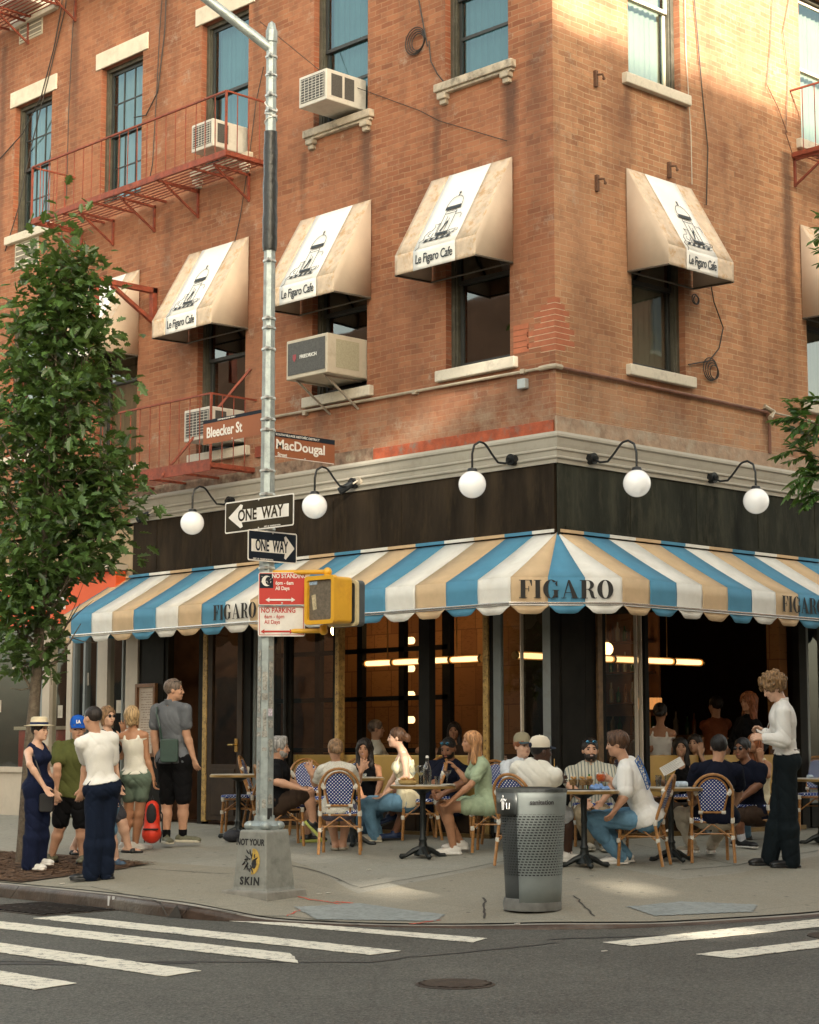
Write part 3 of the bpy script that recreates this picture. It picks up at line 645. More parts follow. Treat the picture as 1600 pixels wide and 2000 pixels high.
# ----- left face
def glazed_leaf(face,u0,u1,n0,z0,z1,frm,st=.07,bot=.35,name='glazed_leaf',bars=()):
    T=(lambda u,n,z:(-n,u,z)) if face=='L' else (lambda u,n,z:(u,-n,z))
    f=MB()
    def bx(mb,a0,a1,b0,b1,c0,c1,mi=0):
        a=T(a0,b0,c0);b=T(a1,b1,c1); mb.box(a[0],b[0],a[1],b[1],a[2],b[2],mi)
    bx(f,u0,u0+st,n0-.05,n0,z0,z1); bx(f,u1-st,u1,n0-.05,n0,z0,z1); bx(f,u0+st,u1-st,n0-.05,n0,z1-st,z1); bx(f,u0+st,u1-st,n0-.05,n0,z0,z0+bot)
    if bot>.3: bx(f,u0+st+.03,u1-st-.03,n0,n0+.012,z0+.07,z0+bot-.06)
    o=f.build(name,frm,bld,bevel=.004); g=MB(); g.add([T(u0+st-.01,n0-.025,z0+bot-.01),T(u1-st+.01,n0-.025,z0+bot-.01),T(u1-st+.01,n0-.025,z1-st+.01),T(u0+st-.01,n0-.025,z1-st+.01)],[(0,1,2,3)]); g.build('pane',G_shop,o)
    if bars:
        b=MB()
        for u,w_ in bars: bx(b,u-w_/2,u+w_/2,n0-.03,n0+.012,z0+bot,z1-st)
        b.build('glazing_bar',M_beige,o)
    return o
glazed_leaf('L',.10,.96,.02,.05,3.15,M_greyf,.115,.5,bars=((.53,.018),))
glazed_leaf('L',3.66,4.55,-.02,.35,3.15,M_black,.05,.3)
glazed_leaf('L',4.60,5.25,-.02,.35,3.15,M_greyf,.05,.3)
dr=glazed_leaf('L',5.40,6.12,.04,.05,3.0,M_brown,.10,.72,'door')
mb=MB(); mb.tube([(-.05,5.50,1.02),(-.10,5.50,1.02),(-.10,5.60,1.02)],.012,6); mb.box(-.05,-.04,5.47,5.53,.93,1.1); mb.build('handle',mat('brass',(.55,.36,.12),.25,.9,.1),dr)
mb=MB(); 
for y0,y1 in ((1.02,1.10),(3.53,3.60),(6.13,6.22)): mb=MB(); mb.box(-.045,.06,y0,y1,.03,3.2); mb.build('gold_jamb',M_gold,bld,bevel=.006)
mb=MB()
for y in (1.06,3.565,6.175):
    for z in np.arange(.3,3.1,.085): mb.ball((-.046,y,z),.006,6,4)
mb.build('stud',mat('dark stud',(.03,.02,.01),.5),bld)
mb=MB(); 
for y0,y1 in ((.96,1.02),(1.98,2.16),(3.60,3.66),(4.55,4.60),(5.25,5.40),(6.22,6.34)): mb.box(-.02,.08,y0,y1,0,3.2)
mb.box(0,.1,7.04,7.70,0,3.2); mb.box(-.015,0,7.12,7.62,1.0,3.1); mb.box(-.015,0,7.12,7.62,.15,.9); mb.box(0,.08,0.96,6.34,3.0,3.2); mb.build('dark_post',M_black,bld,bevel=.004)
# low wall under the openings
mb=MB()
for y0,y1 in ((1.10,1.98),(2.16,3.53),(3.66,5.25)): 
    mb.box(-.01,.12,y0,y1,-.1,.36); mb.box(-.022,-.01,y0+.06,y1-.06,.04,.30); mb.build('stall_riser',M_brown,bld,bevel=.004); mb=MB()
mb.box(.42,1.52,-.02,.1,-.1,.36); mb.box(1.52,4.46,0,.1,-.1,.36); mb.build('stall_riser',M_brown,bld,bevel=.004)
mb=MB(); mb.box(-.05,.1,1.0,5.4,-.03,.03); mb.box(.4,4.5,-.05,.1,-.03,.04); mb.build('brass_kick_rail',mat('dull brass',(.20,.13,.05),.4,.6,.2),bld)
# ----- right face
glazed_leaf('R',.70,1.52,.02,.36,3.15,M_black,.07,.12,bars=((1.30,.02),(1.38,.02)))
mb=MB(); mb.box(.60,.68,-.05,.05,.03,3.2); mb.build('gold_jamb',mat('aged brown jamb',(.15,.085,.035),.5,.1,.4,14,dirt=(.05,.03,.02),dscale=18),bld,bevel=.005)
mb=MB(); mb.box(.42,.60,-.02,.08,0,3.2); mb.box(.68,.70,-.03,.08,0,3.2); mb.box(4.46,4.62,-.03,.08,0,3.2); mb.box(4.70,XE,0,.08,0,.5); mb.box(.4,XE,0,.08,3.0,3.2); mb.box(4.98,5.2,-.02,.08,0,3.2); mb.build('dark_post',M_black,bld,bevel=.004)
glazed_leaf('R',4.62,4.98,.03,.3,3.1,M_greyf,.05,.1); glazed_leaf('R',5.2,6.4,.0,.5,3.1,M_black,.06,.1)
mb=MB(); mb.box(6.4,XE,0,.1,.5,3.2); mb.build('plain_front',M_beige,bld)
# ----- beige shop to the left (part of the same building)
mb=MB()
for y0,y1 in ((7.70,7.98),(8.42,8.66),(9.30,9.42),(9.86,10.05),(11.7,11.9),(13.6,13.8)): mb.box(-.03,.1,y0,y1,.0,3.3)
mb.box(-.04,.1,7.70,14.5,3.0,3.3); mb.box(-.06,.12,9.3,14.5,.62,.70); mb.box(-.02,.12,9.35,14.5,-.1,.62); mb.box(-.02,.1,7.98,8.42,-.1,.2); mb.build('beige_shopfront',M_beige,bld,bevel=.004)
mb=MB()
for y0,y1 in ((8.06,8.09),(8.98,9.03),(9.25,9.30),(10.05,10.12),(8.66,8.70)): mb.box(-.015,.08,y0,y1,.05,3.1)
mb.box(-.015,.08,8.66,9.3,.02,.25); mb.build('grey_mullion',M_greym,bld)
mb=MB()
for y0,y1,z0 in ((7.98,8.42,.2),(8.70,9.26,.25),(9.42,9.86,.70),(10.05,11.7,.70),(11.9,13.6,.7)): mb.add([(.03,y0,z0),(.03,y1,z0),(.03,y1,3.0),(.03,y0,3.0)],[(0,1,2,3)])
mb.build('shop_pane',G_shop,bld)
mb=MB(); mb.box(.0,.1,7.9,16.5,3.3,4.1); mb.build('plain_band',mat('tan render',(.42,.31,.19),.8,0,.15,3),bld)
# ================================================================ INTERIOR
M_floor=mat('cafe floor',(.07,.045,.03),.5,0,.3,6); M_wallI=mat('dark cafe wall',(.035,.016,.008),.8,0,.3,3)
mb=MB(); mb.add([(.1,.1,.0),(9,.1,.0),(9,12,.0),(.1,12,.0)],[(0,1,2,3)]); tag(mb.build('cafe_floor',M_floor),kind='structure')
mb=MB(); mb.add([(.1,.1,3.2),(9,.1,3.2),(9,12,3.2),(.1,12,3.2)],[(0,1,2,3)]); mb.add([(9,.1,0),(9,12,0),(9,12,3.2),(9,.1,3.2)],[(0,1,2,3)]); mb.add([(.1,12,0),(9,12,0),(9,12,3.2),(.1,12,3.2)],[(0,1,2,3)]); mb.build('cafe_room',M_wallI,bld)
mb=MB(); mb.box(.1,9,7.5,7.6,0,3.2); mb.build('shop_partition',mat('brown partition',(.085,.04,.02),.8,0,.5,3),bld)
# papered wall with posters
def poster_mat():
    m=bpy.data.materials.new('yellowed posters'); m.use_nodes=True; nt=m.node_tree; b=nt.nodes['Principled BSDF']; L=nt.links.new
    tc=_n(nt,'ShaderNodeTexCoord'); sp=_n(nt,'ShaderNodeSeparateXYZ'); L(tc.outputs['Object'],sp.inputs[0]); ad=_n(nt,'ShaderNodeMath',operation='ADD'); L(sp.outputs[0],ad.inputs[0]); L(sp.outputs[1],ad.inputs[1]); cb=_n(nt,'ShaderNodeCombineXYZ'); L(ad.outputs[0],cb.inputs[0]); L(sp.outputs[2],cb.inputs[1])
    br=_n(nt,'ShaderNodeTexBrick'); br.offset=.37; br.squash=.7; br.inputs['Scale'].default_value=1; br.inputs['Brick Width'].default_value=.42; br.inputs['Row Height'].default_value=.52; br.inputs['Mortar Size'].default_value=.008
    br.inputs['Color1'].default_value=(.34,.16,.05,1); br.inputs['Color2'].default_value=(.22,.09,.028,1); br.inputs['Mortar'].default_value=(.17,.07,.024,1); L(cb.outputs[0],br.inputs[0])
    n=_n(nt,'ShaderNodeTexBrick'); n.inputs['Scale'].default_value=1; n.inputs['Brick Width'].default_value=.055; n.inputs['Row Height'].default_value=.022; n.inputs['Mortar Size'].default_value=.004; n.inputs['Bias'].default_value=-.5; L(cb.outputs[0],n.inputs[0]); n.inputs['Color1'].default_value=(1,1,1,1); n.inputs['Color2'].default_value=(.45,.4,.35,1); n.inputs['Mortar'].default_value=(1,1,1,1)
    no=_n(nt,'ShaderNodeTexNoise',Scale=3.2,Detail=2.); L(cb.outputs[0],no.inputs[0]); r=_n(nt,'ShaderNodeMapRange'); r.inputs[1].default_value=.44; r.inputs[2].default_value=.46; L(no.outputs[0],r.inputs[0])
    x=_n(nt,'ShaderNodeMix',data_type='RGBA',blend_type='MULTIPLY'); L(r.outputs[0],x.inputs[0]); L(br.outputs[0],x.inputs[6]); L(n.outputs[0],x.inputs[7]); L(x.outputs[2],b.inputs['Base Color']); b.inputs['Roughness'].default_value=.8; return m
M_post=poster_mat()
mb=MB(); mb.box(3.2,3.26,3.4,7.5,.9,3.2); mb.build('poster_wall',M_post,bld)
mb=MB(); mb.box(4.30,4.46,.15,.34,.2,3.2); mb.build('poster_wall',M_post,bld)
mb=MB(); mb.box(3.1,3.3,3.4,7.5,0,.9); mb.box(3.05,3.2,2.95,3.4,0,3.2); 
for y in (4.05,4.85,5.7,6.6): mb.box(1.5,1.58,y-.05,y+.05,0,3.2)
for z in (.95,1.62,2.25,2.95): mb.box(1.5,1.58,3.2,7.4,z-.03,z+.03)
mb.box(1.5,1.58,3.16,3.30,0,3.2); mb.build('interior_screen',M_black,bld)
# banquette behind the openings
M_leath=mat('mustard leather',(.52,.33,.085),.45,0,.12,3)
def banquette(x0,x1,y0,y1,label,axis):
    o=empty('banquette',((x0+x1)/2,(y0+y1)/2,0))
    mb=MB(); n=int(max(x1-x0,y1-y0)/.62)
    for i in range(n):
        if axis=='y': a=y0+(y1-y0)*i/n;b=y0+(y1-y0)*(i+1)/n; mb.box(x0,x1,a+.004,b-.004,.42,.90)
        else: a=x0+(x1-x0)*i/n;b=x0+(x1-x0)*(i+1)/n; mb.box(a+.004,b-.004,y0,y1,.42,.90)
    mb.build('backrest',M_leath,o,world=True,bevel=.02)
    mb=MB(); mb.box(x0,x1,y0,y1,.3,.415); mb.build('base',M_brown,o,world=True); tag(o,label,'bench')
banquette(.14,.24,1.12,5.2,'long mustard yellow leather bench back in the left window opening behind the diners','y')
banquette(1.55,4.4,.14,.24,'mustard yellow leather bench back in the right hand window opening behind the diners','x')
# bar with bottles deep in the room
o=empty('bar_counter',(5.5,6,0)); mb=MB(); mb.box(5.6,6.2,2.6,7.3,0,1.1); mb.build('counter',mat('bar wood',(.09,.035,.015),.35,0,.3,4),o,world=True,bevel=.01); mb=MB(); mb.box(5.5,6.3,2.5,7.4,1.1,1.16); mb.build('counter_top',mat('bar top',(.22,.14,.08),.25,0,.2,4),o,world=True,bevel=.006); tag(o,'dark wooden bar counter deep in the unlit café room','bar')
# lit tube lamps
M_tube=mat('lamp tube glow',(1,.8,.5),.4,emit=(1.,.62,.27),estr=.5,var=0); M_brass=mat('brass fitting',(.40,.24,.09),.3,.85,.15)
def tube_lamp(a,b,n,label,z):
    a=Vector(a);b=Vector(b); o=empty('tube_lamp',tuple((a+b)/2)); d=(b-a)/n; g=MB(); r=MB(); 
    for i in range(n):
        p=a+d*i; g.tube([p+d*.05,p+d*.5,p+d*.95],[.030,.033,.030],12)
        r.tube([p-d.normalized()*.02,p+d.normalized()*.02],.046,14)
    r.tube([b-d.normalized()*.02,b+d.normalized()*.02],.046,14)
    for s in (-.043,.043): r.tube([a+Vector((0,0,s)),b+Vector((0,0,s))],.008,6)
    g.build('glass_tube',M_tube,o,smooth=True,world=True); r.build('brass_ring',M_brass,o,smooth=True,world=True)
    k=MB(); 
    for t in (.2,.8): q=a+(b-a)*t; k.tube([q+Vector((0,0,.05)),Vector((q.x,q.y,3.2))],.006,6)
    k.build('hanging_rod',M_brass,o,world=True); tag(o,label,'lamp','glowing linear tube lamps in the café'); return o
tube_lamp((1.15,4.35,2.06),(1.15,2.28,2.06),4,'glowing brass ringed tube lamp seen through the middle window opening',0)
tube_lamp((.55,1.15,2.04),(4.02,1.15,2.06),6,'long glowing brass ringed tube lamp across the right hand window opening',0)
for k,(y,z) in enumerate(((5.9,2.42),(5.9,2.08),(5.9,1.76),(5.9,1.36))):
    pass
o=empty('wall_lights',(2.9,5.0,1.5)); g=MB()
for z in (2.44,2.06,1.70,1.36): g.tube([(2.6,4.98,z),(2.6,5.12,z)],.05,10)
g.build('bulb',mat('bulb glow',(1,.7,.35),.4,emit=(1.,.62,.26),estr=.6,var=0),o,world=True,smooth=True); k=MB(); k.box(2.58,2.62,5.12,5.16,.9,2.9); k.build('stem',M_brass,o,world=True)
tag(o,'stack of four small glowing bulbs on a stem seen through the dark lattice screen','lamp')
# warm lamps that light the papered wall (hung inside, under the ceiling)
def pendant(x,y,z,wt,label,r=.09):
    o=empty('pendant_lamp',(x,y,z)); g=MB(); g.ball((x,y,z),r,14,8); g.build('globe',mat('pendant glow %g'%wt,(1,.7,.35),.4,emit=(1.,.60,.25),estr=wt,var=0),o,world=True,smooth=True)
    k=MB(); k.tube([(x,y,z+r),(x,y,3.2)],.007,6); k.lathe([(.03,r-.02),(.035,r+.02),(.01,r+.05)],(x,y,z),10); k.build('cord',M_brass,o,world=True); tag(o,label,'lamp'); return o
pendant(2.3,4.4,2.62,7,'small warm pendant globe behind the lattice screen near the amber papered wall')
pendant(2.3,6.2,2.62,7,'small warm pendant globe at the far end of the amber papered wall')
pendant(5.2,4.5,2.3,3,'dim amber pendant globe over the bar counter')
pendant(3.4,2.2,2.25,1.2,'dim amber pendant globe deep behind the right hand opening')
pendant(8.2,9.,2.9,2,'tiny warm pendant globe in the far corner of the café room')
# lights in the left shop
pendant(1.2,9.4,2.75,6,'small yellow pendant light in the left shop window under the awning end',.05)
pendant(1.2,8.5,2.72,6,'second small yellow pendant light in the left shop window by the beige post',.05)
# crystal lamp on a stem in the right opening
o=empty('table_lamp',(3.15,1.3,0)); k=MB(); k.tube([(3.15,1.3,.75),(3.15,1.3,1.42)],.014,8); k.lathe([(.10,.75),(.10,.77),(.02,.79)],(3.15,1.3,0),16); k.build('stem',M_brass,o,world=True)
g=MB(); 
for i in range(14): a=i*math.pi/7; g.box(3.15+.13*math.cos(a)-.018,3.15+.13*math.cos(a)+.018,1.3+.13*math.sin(a)-.018,1.3+.13*math.sin(a)+.018,1.46,1.60)
g.build('glass_shade',mat('amber crystal',(.30,.13,.05),.25,0,.3,20,emit=(1,.42,.12),estr=.12),o,world=True); tag(o,'pleated amber glass lamp on a tall brass stem inside the right hand opening','lamp')
# framed menu beside the door
o=empty('menu_board',(-.03,7.48,1.2)); mb=MB(); y0,y1,z0,z1=7.24,7.70,.86,1.85
mb.box(-.07,-.016,y0,y0+.05,z0,z1); mb.box(-.07,-.016,y1-.05,y1,z0,z1); mb.box(-.07,-.016,y0+.05,y1-.05,z1-.05,z1); mb.box(-.07,-.016,y0+.05,y1-.05,z0,z0+.05); mb.build('frame',mat('walnut frame',(.17,.075,.03),.4,0,.3,9),o,world=True,bevel=.005)
mb=MB(); mb.box(-.03,-.017,y0+.05,y1-.05,z0+.05,z1-.05); pg=mb.build('menu_page',mat('menu paper',(.50,.42,.34),.7,0,.08,9),o,world=True)
mb=MB()
for i in range(22):
    z=z1-.12-i*.034; yy=y1-.10
    while yy>y0+.12:
        l=RS.uniform(.02,.07); 
        if RS.rand()<.8: mb.box(-.0318,-.0305,max(yy-l,y0+.1),yy,z,z+.008)
        yy-=l+.014
mb.build('menu_lines',mat('print grey',(.22,.15,.12),.8),o,world=True); tag(o,'wooden framed menu hanging on the dark wall between the beige post and the door','menu')
# black chalk board with lettering behind the people
o=empty('chalkboard',(-.3,8.0,0)); ox=-.55
mb=MB(); mb.box(ox,ox+.04,7.55,8.1,gz(ox,7.8)+.0,1.0); mb.build('board',mat('black board',(.015,.015,.014),.6),o,world=True,bevel=.01)
mb=MB()
for i,(s,sz) in enumerate((('OPEN',.12),('HOT',.12),('COLD',.11),('TEA',.11),('BAGELS',.07),('COFFEE',.07),('JUICE',.07))):
    t=text_mb(s,sz,.9,.002); t.xf(place((ox-.004,7.82,.88-i*.13),LX,LY)); merge(mb,t)
mb.build('lettering',mat('chalk white',(.6,.6,.57),.8),o,world=True); tag(o,'black chalkboard with white lettering standing behind the queueing people','board')
# red-orange shop sign band at the left with a white figure
o=empty('shop_sign',(-.1,10,3)); mb=MB(); mb.box(-.22,-.05,7.98,14.5,2.75,3.42); mb.build('sign_panel',mat('orange red panel',(.75,.10,.02),.45,0,.05,2),o,world=True,bevel=.01)
mb=MB(); mb.box(-.23,-.22,9.2,9.8,2.95,3.25); mb.box(-.23,-.22,10.6,11.5,3.0,3.2); mb.build('letter_block',mat('sign white',(.75,.72,.66),.6),o,world=True); tag(o,'orange red shop sign band half hidden behind the street tree','sign')
o=empty('blue_banner',(-.3,12,4)); mb=MB(); mb.box(-.34,-.30,11.0,13.4,3.7,5.1); mb.build('banner',mat('white banner',(.7,.72,.74),.6,0,.05,3),o,world=True)
mb=MB(); mb.box(-.345,-.341,11.2,12.6,4.0,4.7); mb.build('blue_print',mat('blue print',(.03,.13,.42),.6),o,world=True); tag(o,'white and blue banner glimpsed through the leaves of the left tree','banner')
mb=MB(); mb.box(-.35,-.0,8.0,14.4,3.44,3.52); tag(rebase(mb.build('sign_ledge',M_beige),(-.1,10,3.44)),'beige metal ledge above the orange red shop sign','ledge')
# red counter in the left shop
o=empty('shop_display',(.8,10.6,.7)); mb=MB(); mb.box(.5,.9,9.9,11.5,0,1.25); mb.build('red_counter',mat('red counter',(.30,.02,.012),.5,0,.3,4),o,world=True,bevel=.02)
mb=MB(); mb.box(.45,.95,9.85,11.55,1.25,1.3); mb.build('counter_top',M_beige,o,world=True); tag(o,'dark red counter inside the beige shop window behind the tree trunk','counter')
mb=MB()
for i,(y,z) in enumerate(((10.3,1.9),(10.9,2.1),(11.3,1.6),(10.4,2.4),(9.0,1.95),(8.2,1.55),(9.65,1.5))): mb.box(.022,.026,y-.06,y+.06,z-.09,z+.09)
mb.build('window_sticker',mat('sticker',(.45,.40,.32),.7,0,.4,5),bld)
# ================================================================ STRIPED AWNING
Pj=.98
M_aw=[mat('awning blue',(.070,.235,.36),.8,0,.09,5,.15,200,dirt=(.10,.25,.35),dscale=3,damt=.3),mat('awning white',(.70,.68,.62),.8,0,.07,5,.15,200,dirt=(.55,.50,.42),dscale=3,damt=.4),mat('awning tan',(.56,.40,.235),.8,0,.09,5,.15,200,dirt=(.45,.32,.19),dscale=3,damt=.4)]
ZT,ZV,ZR,ZS=3.33,2.76,2.49,2.375
aw=empty('striped_awning',(0,0,3.0)); tag(aw,'blue, white and tan striped awning wrapping the corner with black FIGARO lettering','awning')
# front outline points from left end to right end, with the matching wall point and colour
SL,SR=.478,.455
seq=[]   # (front_a, front_b, top_a, top_b, colour)
A0=(-Pj,-.215); B0=(-.085,-Pj)
cols=[2,0,1]
# left run: first panel left of A0 is white, then blue.. going left: W,B,T,W,B,T...
k=0; y=A0[1]; left=[]
order=[1,0,2]   # white, blue, tan going left
ty=0.
def topL(y): return max(0.,y-.0) if y>.45 else max(0.,(y+.215)*.45/.665)
while y<8.10:
    y2=min(y+SL,8.15); left.append(((-Pj,y2),(-Pj,y),(0,topL(y2)),(0,topL(y)),order[k%3])); y=y2; k+=1
left=left[::-1]
right=[]; x=B0[0]; k=0; order=[2,0,1]
def topR(x): return max(0.,x) if x>.45 else max(0.,(x+.085)*.45/.535)
while x<8.9:
    x2=x+SR; right.append(((x,-Pj),(x2,-Pj),(topR(x),0),(topR(x2),0),order[k%3])); x=x2; k+=1
ch=[]
for i,c in enumerate((2,0,1)):
    f0=i/3;f1=(i+1)/3; q=lambda t:(A0[0]+(B0[0]-A0[0])*t,A0[1]+(B0[1]-A0[1])*t); ch.append((q(f0),q(f1),(0,0),(0,0),c))
panels=left+ch+right
mb=MB()
for a,b,ta,tb,c in panels:
    a=np.array(a);b=np.array(b);ta=np.array(ta);tb=np.array(tb); NS=6; base=len(mb.v)
    for i in range(NS+1):
        t=i/NS; sag=-.010*math.sin(math.pi*t)
        for u in (0,.5,1):
            p=ta+(a-ta)*t; q=tb+(b-tb)*t; r=p+(q-p)*u; mb.v.append((r[0]-.035*0,r[1],ZT+(ZV-ZT)*t+sag-(.006*math.sin(math.pi*t) if u==.5 else 0)))
    for i in range(NS):
        for u in range(2):
            mb.f.append((base+i*3+u,base+i*3+u+1,base+(i+1)*3+u+1,base+(i+1)*3+u)); mb.m.append(c)
    # valance with scallop
    out=np.array((b[1]-a[1],-(b[0]-a[0]))); out=out/np.linalg.norm(out)
    if out@(-np.array([1,1]))<0: out=-out
    n=10; base=len(mb.v); rows=[(ZV,0),(ZV-.12,.006),(ZR+.02,.0),(ZR,.002)]
    for i in range(n+1):
        u=i/n; e=min(u,1-u); zs=ZR-.115*min(1,(e/.24)**.7) if e>0 else ZR-.028
        zs=min(zs,ZR-.028)+.006*math.sin(a[0]*31+a[1]*17)
        wv=.012*math.sin(u*9+a[0]*7+a[1]*5)
        for z,o in rows+[((ZR+zs)/2,.012+wv*.5),(zs,.018+wv)]:
            p=a+(b-a)*u+out*o; mb.v.append((p[0],p[1],z))
    nr=6
    for i in range(n):
        for j in range(nr-1): mb.f.append((base+i*nr+j,base+i*nr+j+1,base+(i+1)*nr+j+1,base+(i+1)*nr+j)); mb.m.append(c)
# left end triangle
mb.add([(0,8.15,ZT),(-Pj,8.15,ZV),(-Pj,8.15,ZR),(0,8.15,ZR)],[(0,1,2,3)],0)
cn=mb.build('canopy',M_aw,aw,smooth=True,angle=math.radians(25),world=True)
md=cn.modifiers.new('s','SOLIDIFY'); md.thickness=.003
mb=MB()
def offp(o): return [(-Pj-o,8.3,ZR),(-Pj-o,A0[1]-.02*o,ZR),(B0[0]-.02*o,-Pj-o,ZR),(8.9,-Pj-o,ZR)]
mb.tube(offp(.022),.011,8); mb.tube([(x,y,z-.022) for x,y,z in offp(.018)],.006,6)
mb.build('front_rod',mat('polished rod',(.72,.70,.66),.25,.8,.05),aw,smooth=True,world=True)
mb=MB(); 
for y in np.arange(.9,8.1,1.2): mb.tube([(-.02,y,ZT-.75),(-Pj+.05,y,ZR+.02)],.014,6)
for x in np.arange(1.0,8.8,1.2): mb.tube([(x,-.02,ZT-.75),(x,-Pj+.05,ZR+.02)],.014,6)
mb.build('arm',mat('awning arm',(.2,.19,.17),.4,.6),aw,world=True)
mb=MB(); 
for a,b,ta,tb,c in left: mb.box(-.055,-.03,tb[1]+.0,ta[1],ZT-.005,ZT+.03,c) if ta[1]>tb[1] else None
for a,b,ta,tb,c in right: mb.box(ta[0],tb[0],-.055,-.03,ZT-.005,ZT+.03,c) if tb[0]>ta[0] else None
mb.build('head_strip',M_aw,aw,world=True)
# lettering: high contrast serif capitals drawn as outlines (cap height 1)
def arc(cx,cy,rx,ry,a0,a1,n=14): return [(cx+rx*math.cos(math.radians(a0+(a1-a0)*i/n)),cy+ry*math.sin(math.radians(a0+(a1-a0)*i/n))) for i in range(n+1)]
def R4(x0,y0,x1,y1): return [(x0,y0),(x1,y0),(x1,y1),(x0,y1)]
def ringf(o,i): # ring between outer and inner loops (same count)
    n=len(o); return [[o[k],o[(k+1)%n],i[(k+1)%n],i[k]] for k in range(n)]
def G_F(): return [R4(.09,.03,.33,.97),R4(0,0,.42,.035),R4(0,.965,.68,1),R4(.30,.49,.52,.525),[(.49,.36),(.53,.36),(.53,.65),(.49,.65)],[(.55,.965),(.68,.965),(.68,.66),(.655,.66)]],.74
def G_I(): return [R4(.09,.03,.33,.97),R4(0,0,.40,.035),R4(0,.965,.40,1)],.46
def G_A(): return [[(.34,1),(.45,1),(.86,.03),(.58,.03)],[(.36,1),(.40,.9),(.14,.03),(.10,.03)],R4(0,0,.26,.035),R4(.50,0,.92,.035),R4(.19,.30,.62,.335)],.94
def G_R():
    L=[R4(.09,.03,.33,.97),R4(0,0,.42,.035),R4(0,.965,.45,1),R4(.30,.48,.45,.515)]
    o=arc(.42,.74,.32,.26,90,-90); i=arc(.42,.74,.12,.225,90,-90); L+= [[o[k],o[k+1],i[k+1],i[k]] for k in range(len(o)-1)]
    L+=[[(.40,.50),(.56,.49),(.70,.36),(.74,.12),(.80,.03),(.88,.06),(.88,.01),(.76,-.01),(.60,.04),(.54,.2),(.50,.38)]]; return L,.88
def G_O():
    o=arc(.42,.5,.42,.52,0,360,28)[:-1]; i=arc(.42,.5,.17,.48,0,360,28)[:-1]; return ringf(o,i),.9
def G_G():
    o=arc(.42,.5,.42,.52,50,318,24); i=arc(.42,.5,.17,.48,50,318,24); L=[[o[k],o[k+1],i[k+1],i[k]] for k in range(len(o)-1)]
    L+=[R4(.56,.05,.76,.44),R4(.48,.42,.84,.455),[(.62,.80),(.74,.98),(.74,.66),(.70,.66)],[(.5,.0),(.6,.03),(.6,.12),(.5,.02)]]; return L,.92
def word_mb(s,h,wx=1.,gap=.03):
    mb=MB(); x=0; fn={'F':G_F,'I':G_I,'G':G_G,'A':G_A,'R':G_R,'O':G_O}; parts=[]
    for ch_ in s:
        L,wd=fn[ch_]()
        for k,poly in enumerate(L): parts.append([(x+p[0],p[1],k) for p in poly])
        x+=wd+gap
    x-=gap
    for P in parts: mb.poly([((px-x/2)*h*wx,(py-.5)*h,.0002*k) for px,py,k in P],(0,0,.002))
    return mb
M_ink=mat('awning lettering black',(.018,.016,.014),.7,0,.2,20)
chd=np.array(B0)-np.array(A0); chd/=np.linalg.norm(chd); cm=(np.array(A0)+np.array(B0))/2; co=np.array((-chd[1],chd[0])); co=co if co@(-np.array([1,1]))>0 else -co
zc=(ZV+ZR)/2+.01
t=word_mb('FIGARO',.192,1.05); c0=cm+co*.016; t.xf(place((c0[0],c0[1],zc),(chd[0],chd[1],0),LY)); t.build('lettering',M_ink,aw,world=True)
t=word_mb('FIGARO',.185,.92); t.xf(place((-Pj-.016,4.37,zc),LX,LY)); t.build('lettering',M_ink,aw,world=True)
t=word_mb('FIGARO',.185,.92); t.xf(place((3.18,-Pj-.016,zc),RX,LY)); t.build('lettering',M_ink,aw,world=True)
